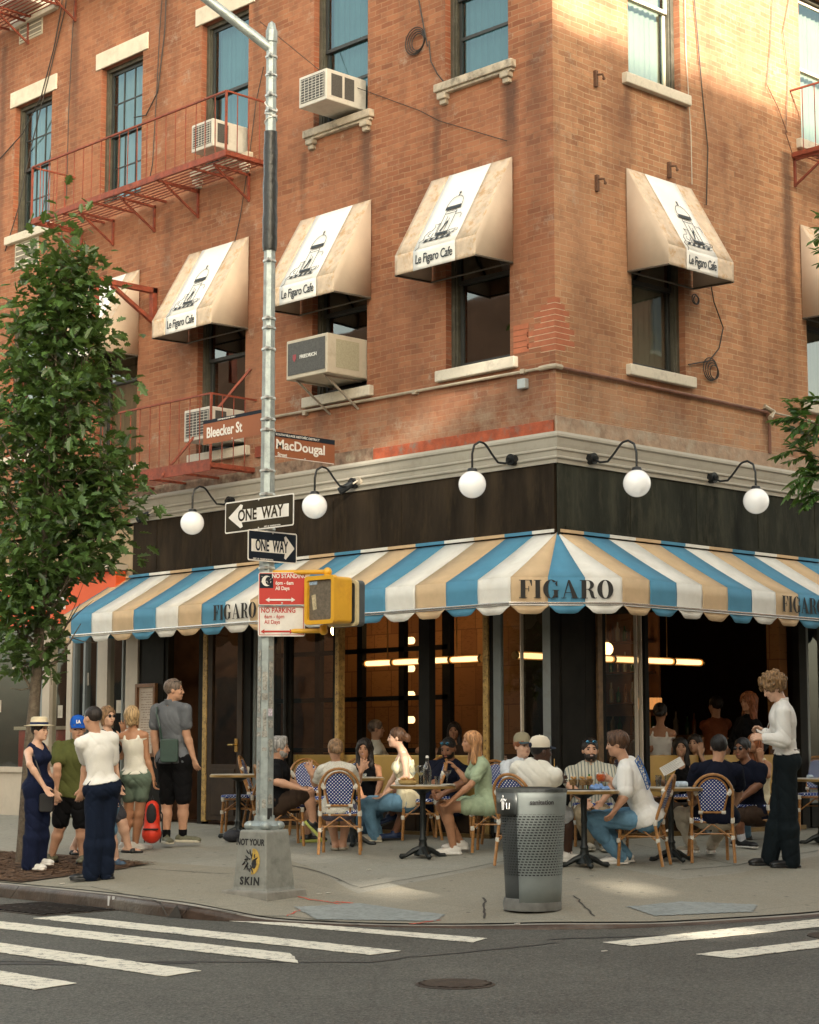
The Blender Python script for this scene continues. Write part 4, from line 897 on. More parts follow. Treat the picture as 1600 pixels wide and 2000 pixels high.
# ================================================================ WINDOW AWNINGS
M_can=mat('canvas peach',(.60,.48,.37),.85,0,.06,4,.1,150,dirt=(.6,.42,.28),dscale=3.5,damt=.2); M_canf=mat('canvas faded ochre',(.60,.48,.36),.85,0,.18,8,.1,150,dirt=(.46,.25,.09),dscale=9,damt=.75); M_canw=mat('canvas white',(.82,.81,.77),.85,0,.05,3,.1,150)
M_line=mat('drawing ink',(.035,.045,.055),.8,0,.1)
def wawning(face,u0,u1,label,zt=7.70,zb=6.46,pr=.62,vh=.235,wear=0):
    # u0..u1 along the wall; front wider than the wall side is not needed
    if face=='L': T=lambda u,n,z:(-n,u,z); uc=(u0+u1)/2
    else: T=lambda u,n,z:(u,-n,z)
    o=empty('window_awning',T((u0+u1)/2,0,zb)); zf=zb-.02; zv=zf+vh
    s1=u0+(u1-u0)*.27; s2=u0+(u1-u0)*.75
    if face=='L': s1,s2=u0+(u1-u0)*.25,u0+(u1-u0)*.77
    mb=MB()
    def quad(a,b,c,d,mi,n=6):
        base=len(mb.v); a,b,c,d=map(lambda q:np.array(T(*q)),(a,b,c,d))
        for i in range(n+1):
            for j in range(n+1):
                s,t=i/n,j/n; p=a*(1-s)*(1-t)+b*s*(1-t)+c*s*t+d*(1-s)*t; sg=-.004*math.sin(math.pi*s)*math.sin(math.pi*t); p=p+np.array(T(0,sg,sg)); mb.v.append(tuple(p))
        for i in range(n):
            for j in range(n): mb.f.append((base+i*(n+1)+j,base+(i+1)*(n+1)+j,base+(i+1)*(n+1)+j+1,base+i*(n+1)+j+1)); mb.m.append(mi)
    for a,b,mi in ((u0,s1,1),(s1,s2,2),(s2,u1,1)):
        quad((a,.02,zt),(b,.02,zt),(b,pr,zv),(a,pr,zv),mi); 
        quad((a,pr,zv),(b,pr,zv),(b,pr,zf),(a,pr,zf),mi)
    for u in (u0,u1):
        mb.add([T(u,.02,zt),T(u,pr,zv),T(u,pr,zf),T(u,.02,zb)],[(0,1,2,3)],0)
    c=mb.build('canvas',[M_can,M_canf,M_canw],o,world=True,smooth=True,angle=math.radians(20)); md=c.modifiers.new('s','SOLIDIFY'); md.thickness=.004
    f=MB(); 
    for a,b in (((u0,.02,zb),(u0,pr,zf)),((u1,.02,zb),(u1,pr,zf)),((u0,pr-.015,zf+.012),(u1,pr-.015,zf+.012)),((u0,pr-.03,zv-.02),(u1,pr-.03,zv-.02)),((u0,.03,zb),(u1,.03,zb)),((u0+.02,.02,zt-.3),(u0+.02,pr-.02,zv)),((u1-.02,.02,zt-.3),(u1-.02,pr-.02,zv))): f.tube([T(*a),T(*b)],.012,6)
    f.build('frame',mat('awning frame',(.12,.105,.085),.6,.3,.2),o,world=True)
    xa=LX if face=='L' else RX; out=T(0,1,0)
    mid=(s1+s2)/2
    t=text_mb('Le Figaro Cafe',.135,.80,.0012,shear=.08,sp=.93); W=max(v[0] for v in t.v)-min(v[0] for v in t.v); k=(s2-s1)*.88/W; t.v=[(a*k,b*1.12,c) for a,b,c in t.v]
    t.xf(place(T(mid,pr+.007,(zv+zf)/2),xa,LY)); t.build('lettering',M_line,o,world=True)
    # line drawing of a domed coffee maker on a table with a cup and a cat
    d=MB(); ln=math.hypot(zt-zv,pr-.02); P0=np.array(T(mid,pr-.02+.02,zv)); P1=np.array(T(mid,.02,zt)); ya=(P1-P0)/ln
    def st(pts,w_=.0032): d.tube([(a,b,0) for a,b in pts],w_,4)
    def fil(pts): d.poly([(a,b,0) for a,b in pts],(0,0,.002))
    h=.05 # base height
    fil([(-.20,h+.035),(.20,h+.035),(.20,h+.075),(-.20,h+.075)][:4] if 0 else [(-.05,h+.075),(.13,h+.075),(.13,h+.115),(-.05,h+.115)])
    for i in range(5): fil([(-.19+i*.08,h+.02),(-.15+i*.08,h+.02),(-.13+i*.08,h+.05),(-.17+i*.08,h+.05)])
    st([(-.21,h+.02),(.21,h+.02)]); st([(-.2,h+.055),(.2,h+.055)])
    st([(-.04,h+.11),(-.04,h+.40)]); st([(.12,h+.11),(.12,h+.40)]); st([(-.03,h+.40),(.11,h+.40)]); st([(-.04,h+.37),(.12,h+.37)])
    fil([(-.07,h+.43),(.15,h+.43),(.15,h+.475),(-.07,h+.475)]); st(arc(.04,h+.475,.11,.14,180,0,12)); st([(.04,h+.615),(.04,h+.66)],.006); st(arc(.04,h+.66,.012,.015,0,360,8))
    st([(.12,h+.34),(.20,h+.34),(.22,h+.31),(.22,h+.27)]); st([(.0,h+.13),(.05,h+.26)],.008); st([(.06,h+.12),(.06,h+.30)]); st([(.02,h+.2),(.02,h+.33)])
    st(arc(.19,h+.115,.045,.045,180,360,8)+[(.145,h+.115)]); st([(.13,h+.07),(.25,h+.07)]); st(arc(.25,h+.10,.02,.018,90,-90,6))
    st([(-.20,h+.06),(-.21,h+.11),(-.17,h+.16),(-.12,h+.17),(-.10,h+.21),(-.12,h+.25),(-.08,h+.24),(-.05,h+.25),(-.06,h+.20),(-.055,h+.1)]); st([(-.2,h+.07),(-.25,h+.03),(-.22,h-.04),(-.26,h-.08)])
    st([(-.12,h+.08),(-.16,h+.1),(-.14,h+.14)]); st([(-.1,h+.06),(-.09,h+.13)])
    d.v=[(a*1.12,b*1.12+.01,c) for a,b,c in d.v]
    za=np.cross(np.array(xa),ya); oo=P0+za*.012; oo=oo if True else oo
    d.xf(place(oo,xa,ya)); d.build('drawing',M_line,o,world=True)
    tag(o,label,'awning','small canvas awnings over the upper windows'); return o
wawning('L',.62,1.93,'small peach and white canvas awning on the left face nearest the corner')
wawning('L',3.0,4.33,'small peach and white canvas awning above the air conditioner with the dark grille')
wawning('L',5.39,6.68,'small peach and white canvas awning just left of the street pole')
wawning('L',7.83,9.1,'small peach and white canvas awning half hidden by the tree and the red bracket')
wawning('R',1.25,2.47,'small peach and white canvas awning on the right face of the building')
wawning('R',4.75,6.0,'small peach and white canvas awning cut off at the right edge')
# ================================================================ GLOBE LAMPS
M_opal=mat('opal globe',(.90,.90,.87),.22,0,0,3,coat=.3,emit=(1,.98,.92),estr=.03); M_opal.node_tree.nodes['Principled BSDF'].inputs['Subsurface Weight'].default_value=1; M_opal.node_tree.nodes['Principled BSDF'].inputs['Subsurface Radius'].default_value=(.25,.25,.25); M_opal.node_tree.nodes['Principled BSDF'].inputs['Subsurface Scale'].default_value=1; M_blk=mat('black lamp arm',(.02,.022,.024),.35,.4,.1)
def globe_lamp(face,ub,dirn,label,spot=False,zc_=3.84,off=.55):
    if face=='L': T=lambda u,n,z:(-n,u,z)
    else: T=lambda u,n,z:(u,-n,z)
    o=empty('globe_lamp',T(ub,.09,4.18)); ul=ub+dirn*.10
    pts=[]
    P=[(ub,.11,4.18),(ub+.01*dirn,.20,4.13),(ub+.04*dirn,.30,4.13),(ub+.08*dirn,.38,4.22),(ub+.12*dirn,.46,4.32),(ub+.15*dirn,.54,4.345),(ub+.175*dirn,.61,4.30),(ub+.18*dirn,.64,4.2),(ub+.18*dirn,.64,4.02)]
    k=MB(); q=smooth_curve([np.array(T(*p)) for p in P],4); k.tube([tuple(p) for p in q],.013,8); 
    b0=np.array(T(ub,.06,4.18)); b1=np.array(T(ub,.13,4.18)); k.tube([tuple(b0),tuple(b1)],.065,16); k.tube([tuple(b1),tuple(np.array(T(ub,.16,4.17)))],.035,10); k.build('arm',M_blk,o,world=True,smooth=True)
    c=T(ub+.18*dirn,.64,3.86); k=MB(); k.lathe([(.05,.135),(.058,.15),(.05,.175),(.016,.185)],c,16); k.build('cap',M_blk,o,world=True,smooth=True)
    g=MB(); g.ball(c,.152,28,18); g.build('globe',M_opal,o,world=True,smooth=True)
    tag(o,label,'lamp','white globe lamps along the cornice'); return o
globe_lamp('L',.58,.5,'white globe lamp on a curved black arm just left of the building corner')
globe_lamp('L',3.22,.5,'white globe lamp on a black arm right of the ONE WAY signs')
globe_lamp('L',5.62,.5,'white globe lamp hanging left of the ONE WAY signs beside the tree')
globe_lamp('R',.49,.6,'white globe lamp on a curved black arm just right of the building corner')
globe_lamp('R',2.68,.6,'white globe lamp farthest right over the striped awning')
def spot(y,label):
    o=empty('spotlight',(-.1,y,4.15)); mb=MB(); mb.tube([(-.05,y,4.2),(-.10,y,4.2)],.046,14); mb.tube([(-.1,y,4.2),(-.16,y+.02,4.16)],.012,6); mb.build('mount',mat('pewter',(.45,.40,.32),.4,.4,.1),o,world=True,smooth=True)
    mb=MB(); mb.tube([(-.14,y+.04,4.18),(-.17,y+.09,4.14),(-.22,y+.19,4.08)],[.03,.045,.05],12); mb.build('lamp_head',M_blk,o,world=True,smooth=True); tag(o,label,'spotlight')
spot(3.14,'small black spotlight on a pewter mount beside the globe lamp near the pole')
spot(7.3,'small grey spotlight on the cornice end behind the tree leaves')
# ================================================================ AIR CONDITIONERS
M_acw=mat('ac white',(.58,.56,.50),.5,0,.06,4,dirt=(.36,.32,.26),dscale=6,damt=.4); M_acg=mat('ac coil grey',(.085,.085,.08),.6,.2,.3,60); M_acb=mat('ac beige',(.48,.43,.34),.55,0,.08,4,dirt=(.3,.25,.18),dscale=6,damt=.4)
def ac(y,z,w_,h,pr,label,body=M_acw,dark=False,brk=0):
    o=empty('air_conditioner',(0,y,z)); mb=MB(); mb.box(-pr,.12,y-w_/2,y+w_/2,z,z+h); mb.build('casing',body,o,world=True,bevel=.012)
    g=MB(); g.box(-pr-.006,-pr-.002,y-w_/2+.035,y+w_/2-.035,z+.05,z+h-.04); g.build('rear_grille',M_acg,o,world=True)
    f=MB(); 
    if not dark:
        for i in range(9): f.box(-pr-.013,-pr-.007,y-w_/2+.04,y+w_/2-.04,z+.06+i*(h-.12)/8-.003,z+.06+i*(h-.12)/8+.003)
        for i in range(7): f.box(-pr-.012,-pr-.008,y-w_/2+.05+i*(w_-.1)/6-.003,y-w_/2+.05+i*(w_-.1)/6+.003,z+.05,z+h-.05)
        f.build('grille_bars',body,o,world=True)
    else:
        t=text_mb('FRIEDRICH',.062,1.05,.0015); t.xf(place((-pr-.010,y-.04,z+h*.52),LX,LY)); t.build('lettering',mat('badge white',(.7,.7,.66),.5),o,world=True)
        s=MB(); s.poly([(-pr-.009,y+.215-a,z+h*.52+b) for a,b in ((-.03,.045),(.03,.045),(.03,-.01),(0,-.05),(-.03,-.01))],(-.003,0,0)); s.build('badge',mat('badge red',(.30,.05,.06),.5),o,world=True)
    v=MB()
    if not dark:
        v.box(-pr+.08,-pr+.26,y-w_/2-.004,y-w_/2-.001,z+.07,z+h-.05); v.box(-pr+.30,-pr+.46,y-w_/2-.004,y-w_/2-.001,z+.07,z+h-.05) if pr>.5 else None
        v.build('side_louvre',M_acg,o,world=True)
    else:
        v.box(-pr+.14,-.10,y-w_/2-.004,y-w_/2-.001,z+.08,z+h-.06); v.build('side_louvre',mat('ac louvre beige',(.36,.34,.24),.7,0,.15,50),o,world=True)
    if brk:
        for yy in (y-w_/2+.12,y+w_/2-.12): k=MB(); k.bar((-pr+.08,yy,z-.012),(.0,yy,z-.36),.022,.022); k.bar((-pr+.05,yy,z-.012),(.05,yy,z-.012),.022,.022); k.build('bracket',mat('bracket steel',(.40,.36,.30),.5,.4),o,world=True)
    tag(o,label,'air conditioner'); return o
ac(3.50,5.47,.76,.49,.62,'beige box air conditioner with dark rear grille on brackets under the second awning',M_acb,True,1)
ac(3.50,8.92,.52,.40,.55,'white air conditioner sticking out of the top middle window above its stone sill')
ac(5.80,8.88,.46,.38,.50,'white air conditioner behind the railing of the upper fire escape')
ac(5.82,4.97,.56,.42,.50,'white air conditioner low behind the Bleecker St sign and the lower railing')
ac(10.72,12.36,.55,.38,.50,'white air conditioner cut off in the top left corner')
# ================================================================ FIRE ESCAPES
M_fe=mat('fire escape red',(.25,.055,.028),.65,.1,.30,9,.4,40,dirt=(.10,.035,.022),dscale=14,damt=.7)
def fire_escape(y0,y1,zd,label,pr=.74,rh=.86,brks=(),diag=False,face='L',name='fire_escape'):
    if face=='L': T=lambda u,n,z:(-n,u,z)
    else: T=lambda u,n,z:(u,-n,z)
    o=empty(name,T(y0,0,zd)); d=MB(); n=9
    for i in range(n): nn=.08+(pr-.10)*i/(n-1); d.bar(T(y0,nn,zd),T(y1,nn,zd),.024,.007)
    for i in range(int((y1-y0)/.7)+1): u=y0+.03+(y1-y0-.06)*i/int((y1-y0)/.7); d.bar(T(u,.0,zd-.03),T(u,pr,zd-.03),.03,.03)
    d.build('deck',M_fe,o,world=True)
    e=MB(); e.bar(T(y0,pr,zd),T(y1,pr,zd),.012,.15 if diag else .08); e.bar(T(y0,0,zd),T(y0,pr,zd),.012,.06); e.bar(T(y1,0,zd),T(y1,pr,zd),.012,.06); e.build('edge_beam',M_fe,o,world=True)
    r=MB()
    for h in (rh,): r.bar(T(y0,pr,zd+h),T(y1,pr,zd+h),.03,.022); r.bar(T(y0,0,zd+h),T(y0,pr,zd+h),.022,.022); r.bar(T(y1,0,zd+h),T(y1,pr,zd+h),.022,.022)
    for u in (y0,y1): r.bar(T(u,pr,zd),T(u,pr,zd+rh),.026,.026)
    r.build('rail',M_fe,o,world=True)
    b=MB(); k=int((y1-y0)/.21)
    for i in range(1,k): u=y0+(y1-y0)*i/k+RS.uniform(-.008,.008); b.tube([T(u,pr,zd),T(u+RS.uniform(-.01,.01),pr,zd+rh)],.007,5)
    for u in (y0,y1):
        for i in range(1,4): b.tube([T(u,pr*i/4,zd),T(u,pr*i/4,zd+rh)],.007,5)
    b.build('baluster',M_fe,o,world=True)
    for u in brks:
        q=MB(); q.bar(T(u,.0,zd-.06),T(u,pr*.82,zd-.04),.03,.03); q.bar(T(u,.02,zd-.40),T(u,pr*.78,zd-.06),.026,.026); q.bar(T(u,.02,zd-.42),T(u,.02,zd-.03),.03,.03); q.build('bracket',M_fe,o,world=True)
    if diag:
        q=MB(); q.bar(T(y0+.1,.02,zd+1.35),T(y0+1.0,pr+.02,zd-.05),.03,.03); q.build('diagonal_brace',M_fe,o,world=True)
    tag(o,label,'fire escape','rust red fire escape balconies'); return o
fire_escape(4.98,9.53,8.60,'long rust red fire escape balcony across the upper left windows',rh=.82,brks=(5.4,6.5,7.5,8.5,9.3))
fire_escape(5.22,9.6,4.56,'lower rust red fire escape balcony behind the Bleecker St sign',rh=.92,brks=(),diag=True)
fire_escape(7.9,12.9,12.28,'rust red fire escape balcony at the very top left, only its underside showing',rh=.82,brks=(8.2,9.6,10.9))
fire_escape(4.62,8.5,8.60,'rust red fire escape balcony at the right edge of the photo',face='R',rh=.86,brks=(4.66,6.3))
q=MB(); q.box(-.03,0,4.35,5.2,4.72,4.86); tag(rebase(q.build('ledger_beam',M_fe),(0,4.8,4.8)),'short red steel beam bolted to the brick behind the MacDougal sign','beam')
# red gallows for the drop ladder
o=empty('ladder_gallows',(0,7.45,6.9)); q=MB(); q.bar((-1.02,7.45,6.2),(-1.02,7.45,7.36),.07,.09); q.bar((-1.05,7.45,7.32),(0,7.45,7.32),.09,.07); q.bar((-.05,7.45,6.9),(-.05,7.45,7.36),.09,.07); q.build('post',M_fe,o,world=True)
q=MB(); q.bar((-.06,7.45,6.88),(-.75,7.45,7.28),.06,.05); q.build('brace',M_fe,o,world=True); q=MB()
for x in (-1.0,-.06): 
    for z in (7.30,7.34): q.ball((x,7.41,z),.012,6,4)
q.build('bolt',M_blk,o,world=True); tag(o,'red steel bracket frame jutting from the brick between two small awnings','bracket')
# ================================================================ CABLES
M_cab=mat('black cable',(.02,.016,.013),.6,0,.1); M_cabg=mat('pale wire',(.45,.42,.36),.6)
def cable(pts,r,name,label,m=M_cab):
    P=smooth_curve([np.array(p,float) for p in pts],8); mb=MB(); mb.tube([tuple(p) for p in P],r,5); o=mb.build(name,m,smooth=True); c=P[len(P)//2]; rebase(o,tuple(c)); tag(o,label,'cable')
def LW(px,py,n=.03): 
    d=CFW+CR*((px-800)/CF)+CUP*((1000-py)/CF); t=(-n-CAM[0])/d[0]; return tuple(CAM+t*d)
def RW(px,py,n=.03):
    d=CFW+CR*((px-800)/CF)+CUP*((1000-py)/CF); t=(-n-CAM[1])/d[1]; return tuple(CAM+t*d)
cable([LW(125,-40),LW(120,15),LW(105,95),LW(80,190),LW(45,260),LW(0,310)],.010,'wall_cable','black cable sweeping down past the top left grille to the left edge')
cable([LW(132,-40),LW(128,15),LW(95,150),LW(60,290),LW(38,400),LW(10,490)],.009,'wall_cable','black cable hanging beside the leftmost upper window')
cable([LW(147,-20),LW(140,90),LW(134,220),LW(130,380),LW(118,480)],.007,'wall_cable','thin cable running straight down between the two leftmost upper windows')
cable([LW(325,-20),LW(322,60),LW(308,180),LW(285,225),LW(262,229)],.009,'wall_cable','black cable curling into the second upper window')
cable([LW(318,-20),LW(312,60),LW(305,200),LW(298,320),LW(290,360)],.007,'wall_cable','thin cable dropping behind the upper fire escape')
cable([LW(515,130),LW(500,200),LW(488,300),LW(470,420),LW(440,560),LW(427,640)],.006,'wall_cable','thin wire sloping down from the pole over the third awning')
cable([LW(815,-20),LW(822,20),LW(830,62),LW(835,90)],.009,'wall_cable','black cable dropping to the coil between the two top windows')
cable([LW(838,80),LW(842,120),LW(855,145),LW(872,166)],.008,'wall_cable','cable tail from the coil to the right hand stone sill')
cable([LW(508,42,.5),LW(640,150,.03),LW(820,216),LW(858,236),LW(990,275)],.005,'wall_wire','slack rusty wire strung across the brick between the top and middle windows')
def coil(c,rad,label,face,n=4):
    mb=MB()
    for k in range(n):
        pts=[]; r=rad*(1-.13*k); ox=.02*k
        for i in range(25):
            a=i/24*2*math.pi; u=r*math.cos(a)+ox; v=r*math.sin(a)-.01*k
            pts.append((-.03-.004*k,-u,v) if face=='L' else (u,-.03-.004*k,v))
        mb.tube(pts,.007,5,cap=False)
    o=mb.build('cable_coil',M_cab,smooth=True); o.location=(0,c[1],c[2]) if face=='L' else (c[0],0,c[2]); tag(o,label,'cable')
coil(LW(811,80),.17,'coil of black cable hanging on the brick between the two top windows','L')
coil(RW(1388,721),.14,'coil of black cable on the brick right of the right face window','R')
coil(RW(1358,584),.06,'small loop of cable under the right face awning','R',2)
cable([RW(1355,-20),RW(1362,60),RW(1372,180),RW(1383,290),RW(1380,400)],.008,'wall_cable','black cable running down the sunlit brick to the right face awning')
cable([RW(1338,-20),RW(1340,100),RW(1350,260),RW(1352,360)],.006,'wall_wire','pale wire hanging beside the top right window',M_cabg)
cable([RW(1386,540),RW(1395,590),RW(1413,640),RW(1405,680),RW(1385,705),RW(1345,712)],.008,'wall_cable','black cable running from the right face awning to the coil')
cable([RW(1510,-20),RW(1505,90),RW(1498,165),RW(1520,210),RW(1538,260)],.006,'wall_wire','brown wire straggling down the sunlit brick near the right fire escape',M_pipeb)
cable([RW(1545,-20),RW(1530,60),RW(1540,150),RW(1535,260),RW(1548,300)],.006,'wall_wire','brown wire tangled by the end of the right fire escape',M_pipeb)
# ================================================================ STREET LAMP POLE
PX,PY=-4.41,-.37; gzp=gz(PX,PY)
M_galv=mat('galvanised steel',(.34,.39,.385),.42,.45,.16,14,.15,60,dirt=(.20,.22,.215),dscale=9,damt=.6)
pole=empty('street_lamp_pole',(PX,PY,gzp)); 
mb=MB(); n=8; 
def octa(r,z,a0=math.pi/8): return [(PX+r*math.cos(a0+k*math.pi/4),PY+r*math.sin(a0+k*math.pi/4),z) for k in range(n)]
prof=[(.083,.20),(.080,1.2),(.073,2.6),(.063,4.2),(.055,5.8),(.051,7.62),(.058,7.63),(.058,7.74),(.050,7.75),(.035,7.81),(.001,7.84)]
for r,z in prof: mb.v.extend(octa(r,z))
for i in range(len(prof)-1):
    for k in range(n): mb.f.append((i*n+k,i*n+(k+1)%n,(i+1)*n+(k+1)%n,(i+1)*n+k)); mb.m.append(0)
mb.build('shaft',M_galv,pole,world=True)
# grime, sticker residue on the lower shaft
mb=MB(); M_res=mat('sticker residue',(.36,.35,.31),.9,0,.5,40,dirt=(.12,.12,.11),dscale=50,damt=.8)
camd=Vector((-11,-13.4,0)).normalized()
def on_pole(z,ang,w_,h,m,name,th=.003):
    r=np.interp(z,[.2,1.2,2.6,4.2,5.8,7.2],[.083,.080,.073,.063,.055,.051])*math.cos(math.pi/8)+.002
    k=round((ang-0)/(math.pi/4)); a=k*math.pi/4; c=Vector((PX+r*math.cos(a),PY+r*math.sin(a),z)); t=Vector((-math.sin(a),math.cos(a),0)); nrm=Vector((math.cos(a),math.sin(a),0))
    q=MB(); q.add([c-t*w_/2-Vector((0,0,h/2)),c+t*w_/2-Vector((0,0,h/2)),c+t*w_/2+Vector((0,0,h/2)),c-t*w_/2+Vector((0,0,h/2))],[(0,1,2,3)]); return q
A1=math.pi*1.25; 
for i in range(46):
    z=RS.uniform(.35,1.9); q=on_pole(z,A1+RS.choice([0,-math.pi/4,math.pi/4]),RS.uniform(.02,.058),RS.uniform(.02,.12),None,''); off=.0003*i; mb.add([(x+camd.x*off,y+camd.y*off,zz) for x,y,zz in q.v],q.f)
mb.build('residue',M_res,pole,world=True)
q=on_pole(1.305,A1+math.pi/4,.05,.07,None,''); q.v=[(x-.014,y-.012,z) for x,y,z in q.v]; q.build('sticker',mat('sticker purple print',(.55,.5,.56),.6,0,.6,120),pole,world=True)
q=on_pole(.40,A1+math.pi/4,.055,.10,None,''); q.v=[(x-.014,y-.012,z) for x,y,z in q.v]; q.build('sticker',mat('sticker black',(.02,.02,.02),.5,0,.2),pole,world=True)
# arm
mb=MB(); a0=Vector((PX,PY,7.56)); d0=Vector((-.44,.35,0)).normalized(); ex=Vector(tuple(pxd(378,-22,depth_of((PX,PY,7.5)))))
a1=a0+(ex-a0)*2.6
mb.tube([a0,a0+(a1-a0)*.5,a1],[.05,.045,.038],12); mb.build('arm',M_galv,pole,world=True,smooth=True)
mb=MB(); hd=a1; mb.ball(tuple(hd+(a1-a0).normalized()*.25),.16,14,8,0,(1.9,1.,.5)); mb.build('lamp_head',mat('lamp head grey',(.35,.35,.33),.5,.2),pole,world=True,smooth=True)
# black wrap, bands
mb=MB(); P=[]; prf0=[(.064,4.86),(.072,4.93),(.070,5.1),(.074,5.22),(.066,5.3),(.070,5.48),(.073,5.6),(.064,5.72),(.067,5.86),(.069,6.0),(.062,6.12),(.064,6.22)]
mb.lathe([(r,5.60+(z-4.86)/1.36*1.15) for r,z in prf0],(PX,PY,0),14); 
mb.build('black_wrap',mat('black plastic wrap',(.02,.022,.022),.35,0,.3,14,.8,25),pole,world=True,smooth=True)
for z in (5.5,4.95,4.86,4.2,4.0,3.9,3.52,6.95,7.1,7.3,7.48,3.3,2.98,2.84,4.66,2.62): mb=MB(); r=float(np.interp(z,[2.6,4.2,5.8,7.2],[.073,.063,.055,.051]))+.004; mb.lathe([(r,-.012),(r+.003,-.008),(r+.003,.008),(r,.012)],(PX,PY,z),12); mb.box(PX-.085,PX-.05,PY-.075,PY-.045,z-.012,z+.012); mb.build('band',mat('steel band',(.50,.52,.50),.35,.6,.1),pole,world=True)
mb=MB(); 
for z,dz in ((7.0,.06),(6.92,.02),(6.86,-.03)): mb.tube([(PX+.058*math.cos(a),PY+.058*math.sin(a),z+dz*math.sin(a)) for a in np.linspace(0,6.28,14)],.006,5)
mb.build('tie',mat('white tie',(.75,.75,.72),.6),pole,world=True)
# plinth: tapered square box, turned 45 degrees to the kerbs as in the photo
mb=MB(); g0=gzp
def sq(h,z,rot=math.radians(10)): return [(PX+h*math.sqrt(2)*math.cos(rot+math.pi/4+k*math.pi/2),PY+h*math.sqrt(2)*math.sin(rot+math.pi/4+k*math.pi/2),z) for k in range(4)]
prof=[(.205,g0+.035),(.197,g0+.06),(.158,g0+.545),(.150,g0+.565),(.06,g0+.57)]
for h,z in prof: mb.v.extend(sq(h,z))
for i in range(len(prof)-1):
    for k in range(4): mb.f.append((i*4+k,i*4+(k+1)%4,(i+1)*4+(k+1)%4,(i+1)*4+k)); mb.m.append(0)
mb.f.append(tuple(range(16,20))); mb.m.append(0)
pl=mb.build('plinth',mat('cast plinth grey paint',(.27,.275,.245),.55,.15,.14,9,.25,50,dirt=(.13,.14,.125),dscale=7,damt=.55),pole,world=True,bevel=.012)
mb=MB(); mb.lathe([(.135,.565),(.14,.60),(.11,.64),(.095,.645),(.09,.69)],(PX,PY,g0),16)
for k in range(4):
    a=math.radians(10)+k*math.pi/2+math.pi/4; mb.ball((PX+.13*math.cos(a),PY+.13*math.sin(a),g0+.60),.055,10,6,0,(1,1,.8))
mb.build('base_flange',M_galv,pole,world=True,smooth=True)
mb=MB(); v=sq(.28,g0-.05)+sq(.27,g0+.035); mb.add(v,[(3,2,1,0),(4,5,6,7),(0,1,5,4),(1,2,6,5),(2,3,7,6),(3,0,4,7)]); mb.build('footing',mat('footing concrete',(.24,.23,.20),.9,0,.2,9,.4,40),pole,world=True,bevel=.012)
# stencil on the plinth face
rot=math.radians(10); fa=rot+math.pi  # face looking to -x
xa=Vector((math.sin(rot),-math.cos(rot),0)); 
def pl_pt(z): 
    h=np.interp(z,[.06,.545],[.197,.158])+.003; return Vector((PX-h*math.cos(rot),PY-h*math.sin(rot),g0+z))
ya=(pl_pt(.5)-pl_pt(.1)).normalized()
mb=MB(); t=text_mb('NOT YOUR',.078,.80,.0025); t.xf(place(pl_pt(.455)+xa*-.02,xa,ya)); merge(mb,t); mb.build('stencil_lettering',mat('stencil black',(.02,.02,.02),.7,0,.3,30),pole,world=True); mb=MB(); t=text_mb('SKIN',.095,.95,.004,sp=1.25); t.xf(place(pl_pt(.115),xa,ya)); merge(mb,t)
mb.build('stencil_lettering',mat('stencil black',(.02,.02,.02),.7,0,.3,30),pole,world=True)
mb=MB(); blk=MB(); c=pl_pt(.29); F=place(c,xa,ya)
mb.poly([(x,y,0) for x,y in arc(.02,.0,.085,.115,-95,95,16)],(0,0,.002)); mb.xf(F); mb.build('stencil_halo',mat('stencil ochre',(.50,.33,.07),.7,0,.35,40),pole,world=True)
for k in range(14):
    a=k/14*6.28; r0=.05+.02*math.sin(k*2.1); r1=.10+.02*math.cos(k*1.7); blk.tube([(r0*math.cos(a)*.8-.01,r0*math.sin(a),.003),((r0+r1)/2*math.cos(a+.25)*.8-.01,(r0+r1)/2*math.sin(a+.25),.003),(r1*math.cos(a+.3)*.8-.01,r1*math.sin(a+.3),.003)],[.004,.008,.003],4)
blk.tube([(-.03,.03,.003),(-.05,0,.003),(-.03,-.02,.003),(-.045,-.05,.003),(-.01,-.07,.003),(.02,-.05,.003)],.005,4); blk.ball((-.015,.02,.002),.012,8,4,0,(1,.6,.3)); blk.ball((.04,-.02,.002),.03,8,4,0,(1,1.5,.1)); blk.xf(F); blk.build('stencil_drawing',MATS['stencil black'],pole,world=True)
tag(pole,'tall galvanised steel street pole with a black wrapped section on a grey stencilled plinth','street pole')
# ================================================================ SIGNS ON THE POLE
def at_px(px,py,x=None,y=None):
    d=CFW+CR*((px-800)/CF)+CUP*((1000-py)/CF)
    t=((x-CAM[0])/d[0]) if x is not None else ((y-CAM[1])/d[1]); return CAM+t*d
def rrect(w_,h,r,n=4):
    P=[]
    for cx,cy,a in ((w_/2-r,h/2-r,0),(-w_/2+r,h/2-r,90),(-w_/2+r,-h/2+r,180),(w_/2-r,-h/2+r,270)): P+=[(cx+r*math.cos(math.radians(a+90*i/n)),cy+r*math.sin(math.radians(a+90*i/n))) for i in range(n+1)]
    return P
M_sw=mat('sign white',(.82,.82,.78),.45,0,.03,3); M_sb=mat('sign navy black',(.008,.013,.022),.5,0,.15,3,spec=.2); M_sbr=mat('sign black brown',(.030,.022,.009),.5,0,.45,2.5,spec=.2); M_sr=mat('sign red',(.50,.028,.018),.45,0,.06,3); M_brs=mat('sign brown',(.27,.085,.03),.45,0,.06,3); M_steel=mat('sign bolt',(.5,.5,.47),.35,.6)
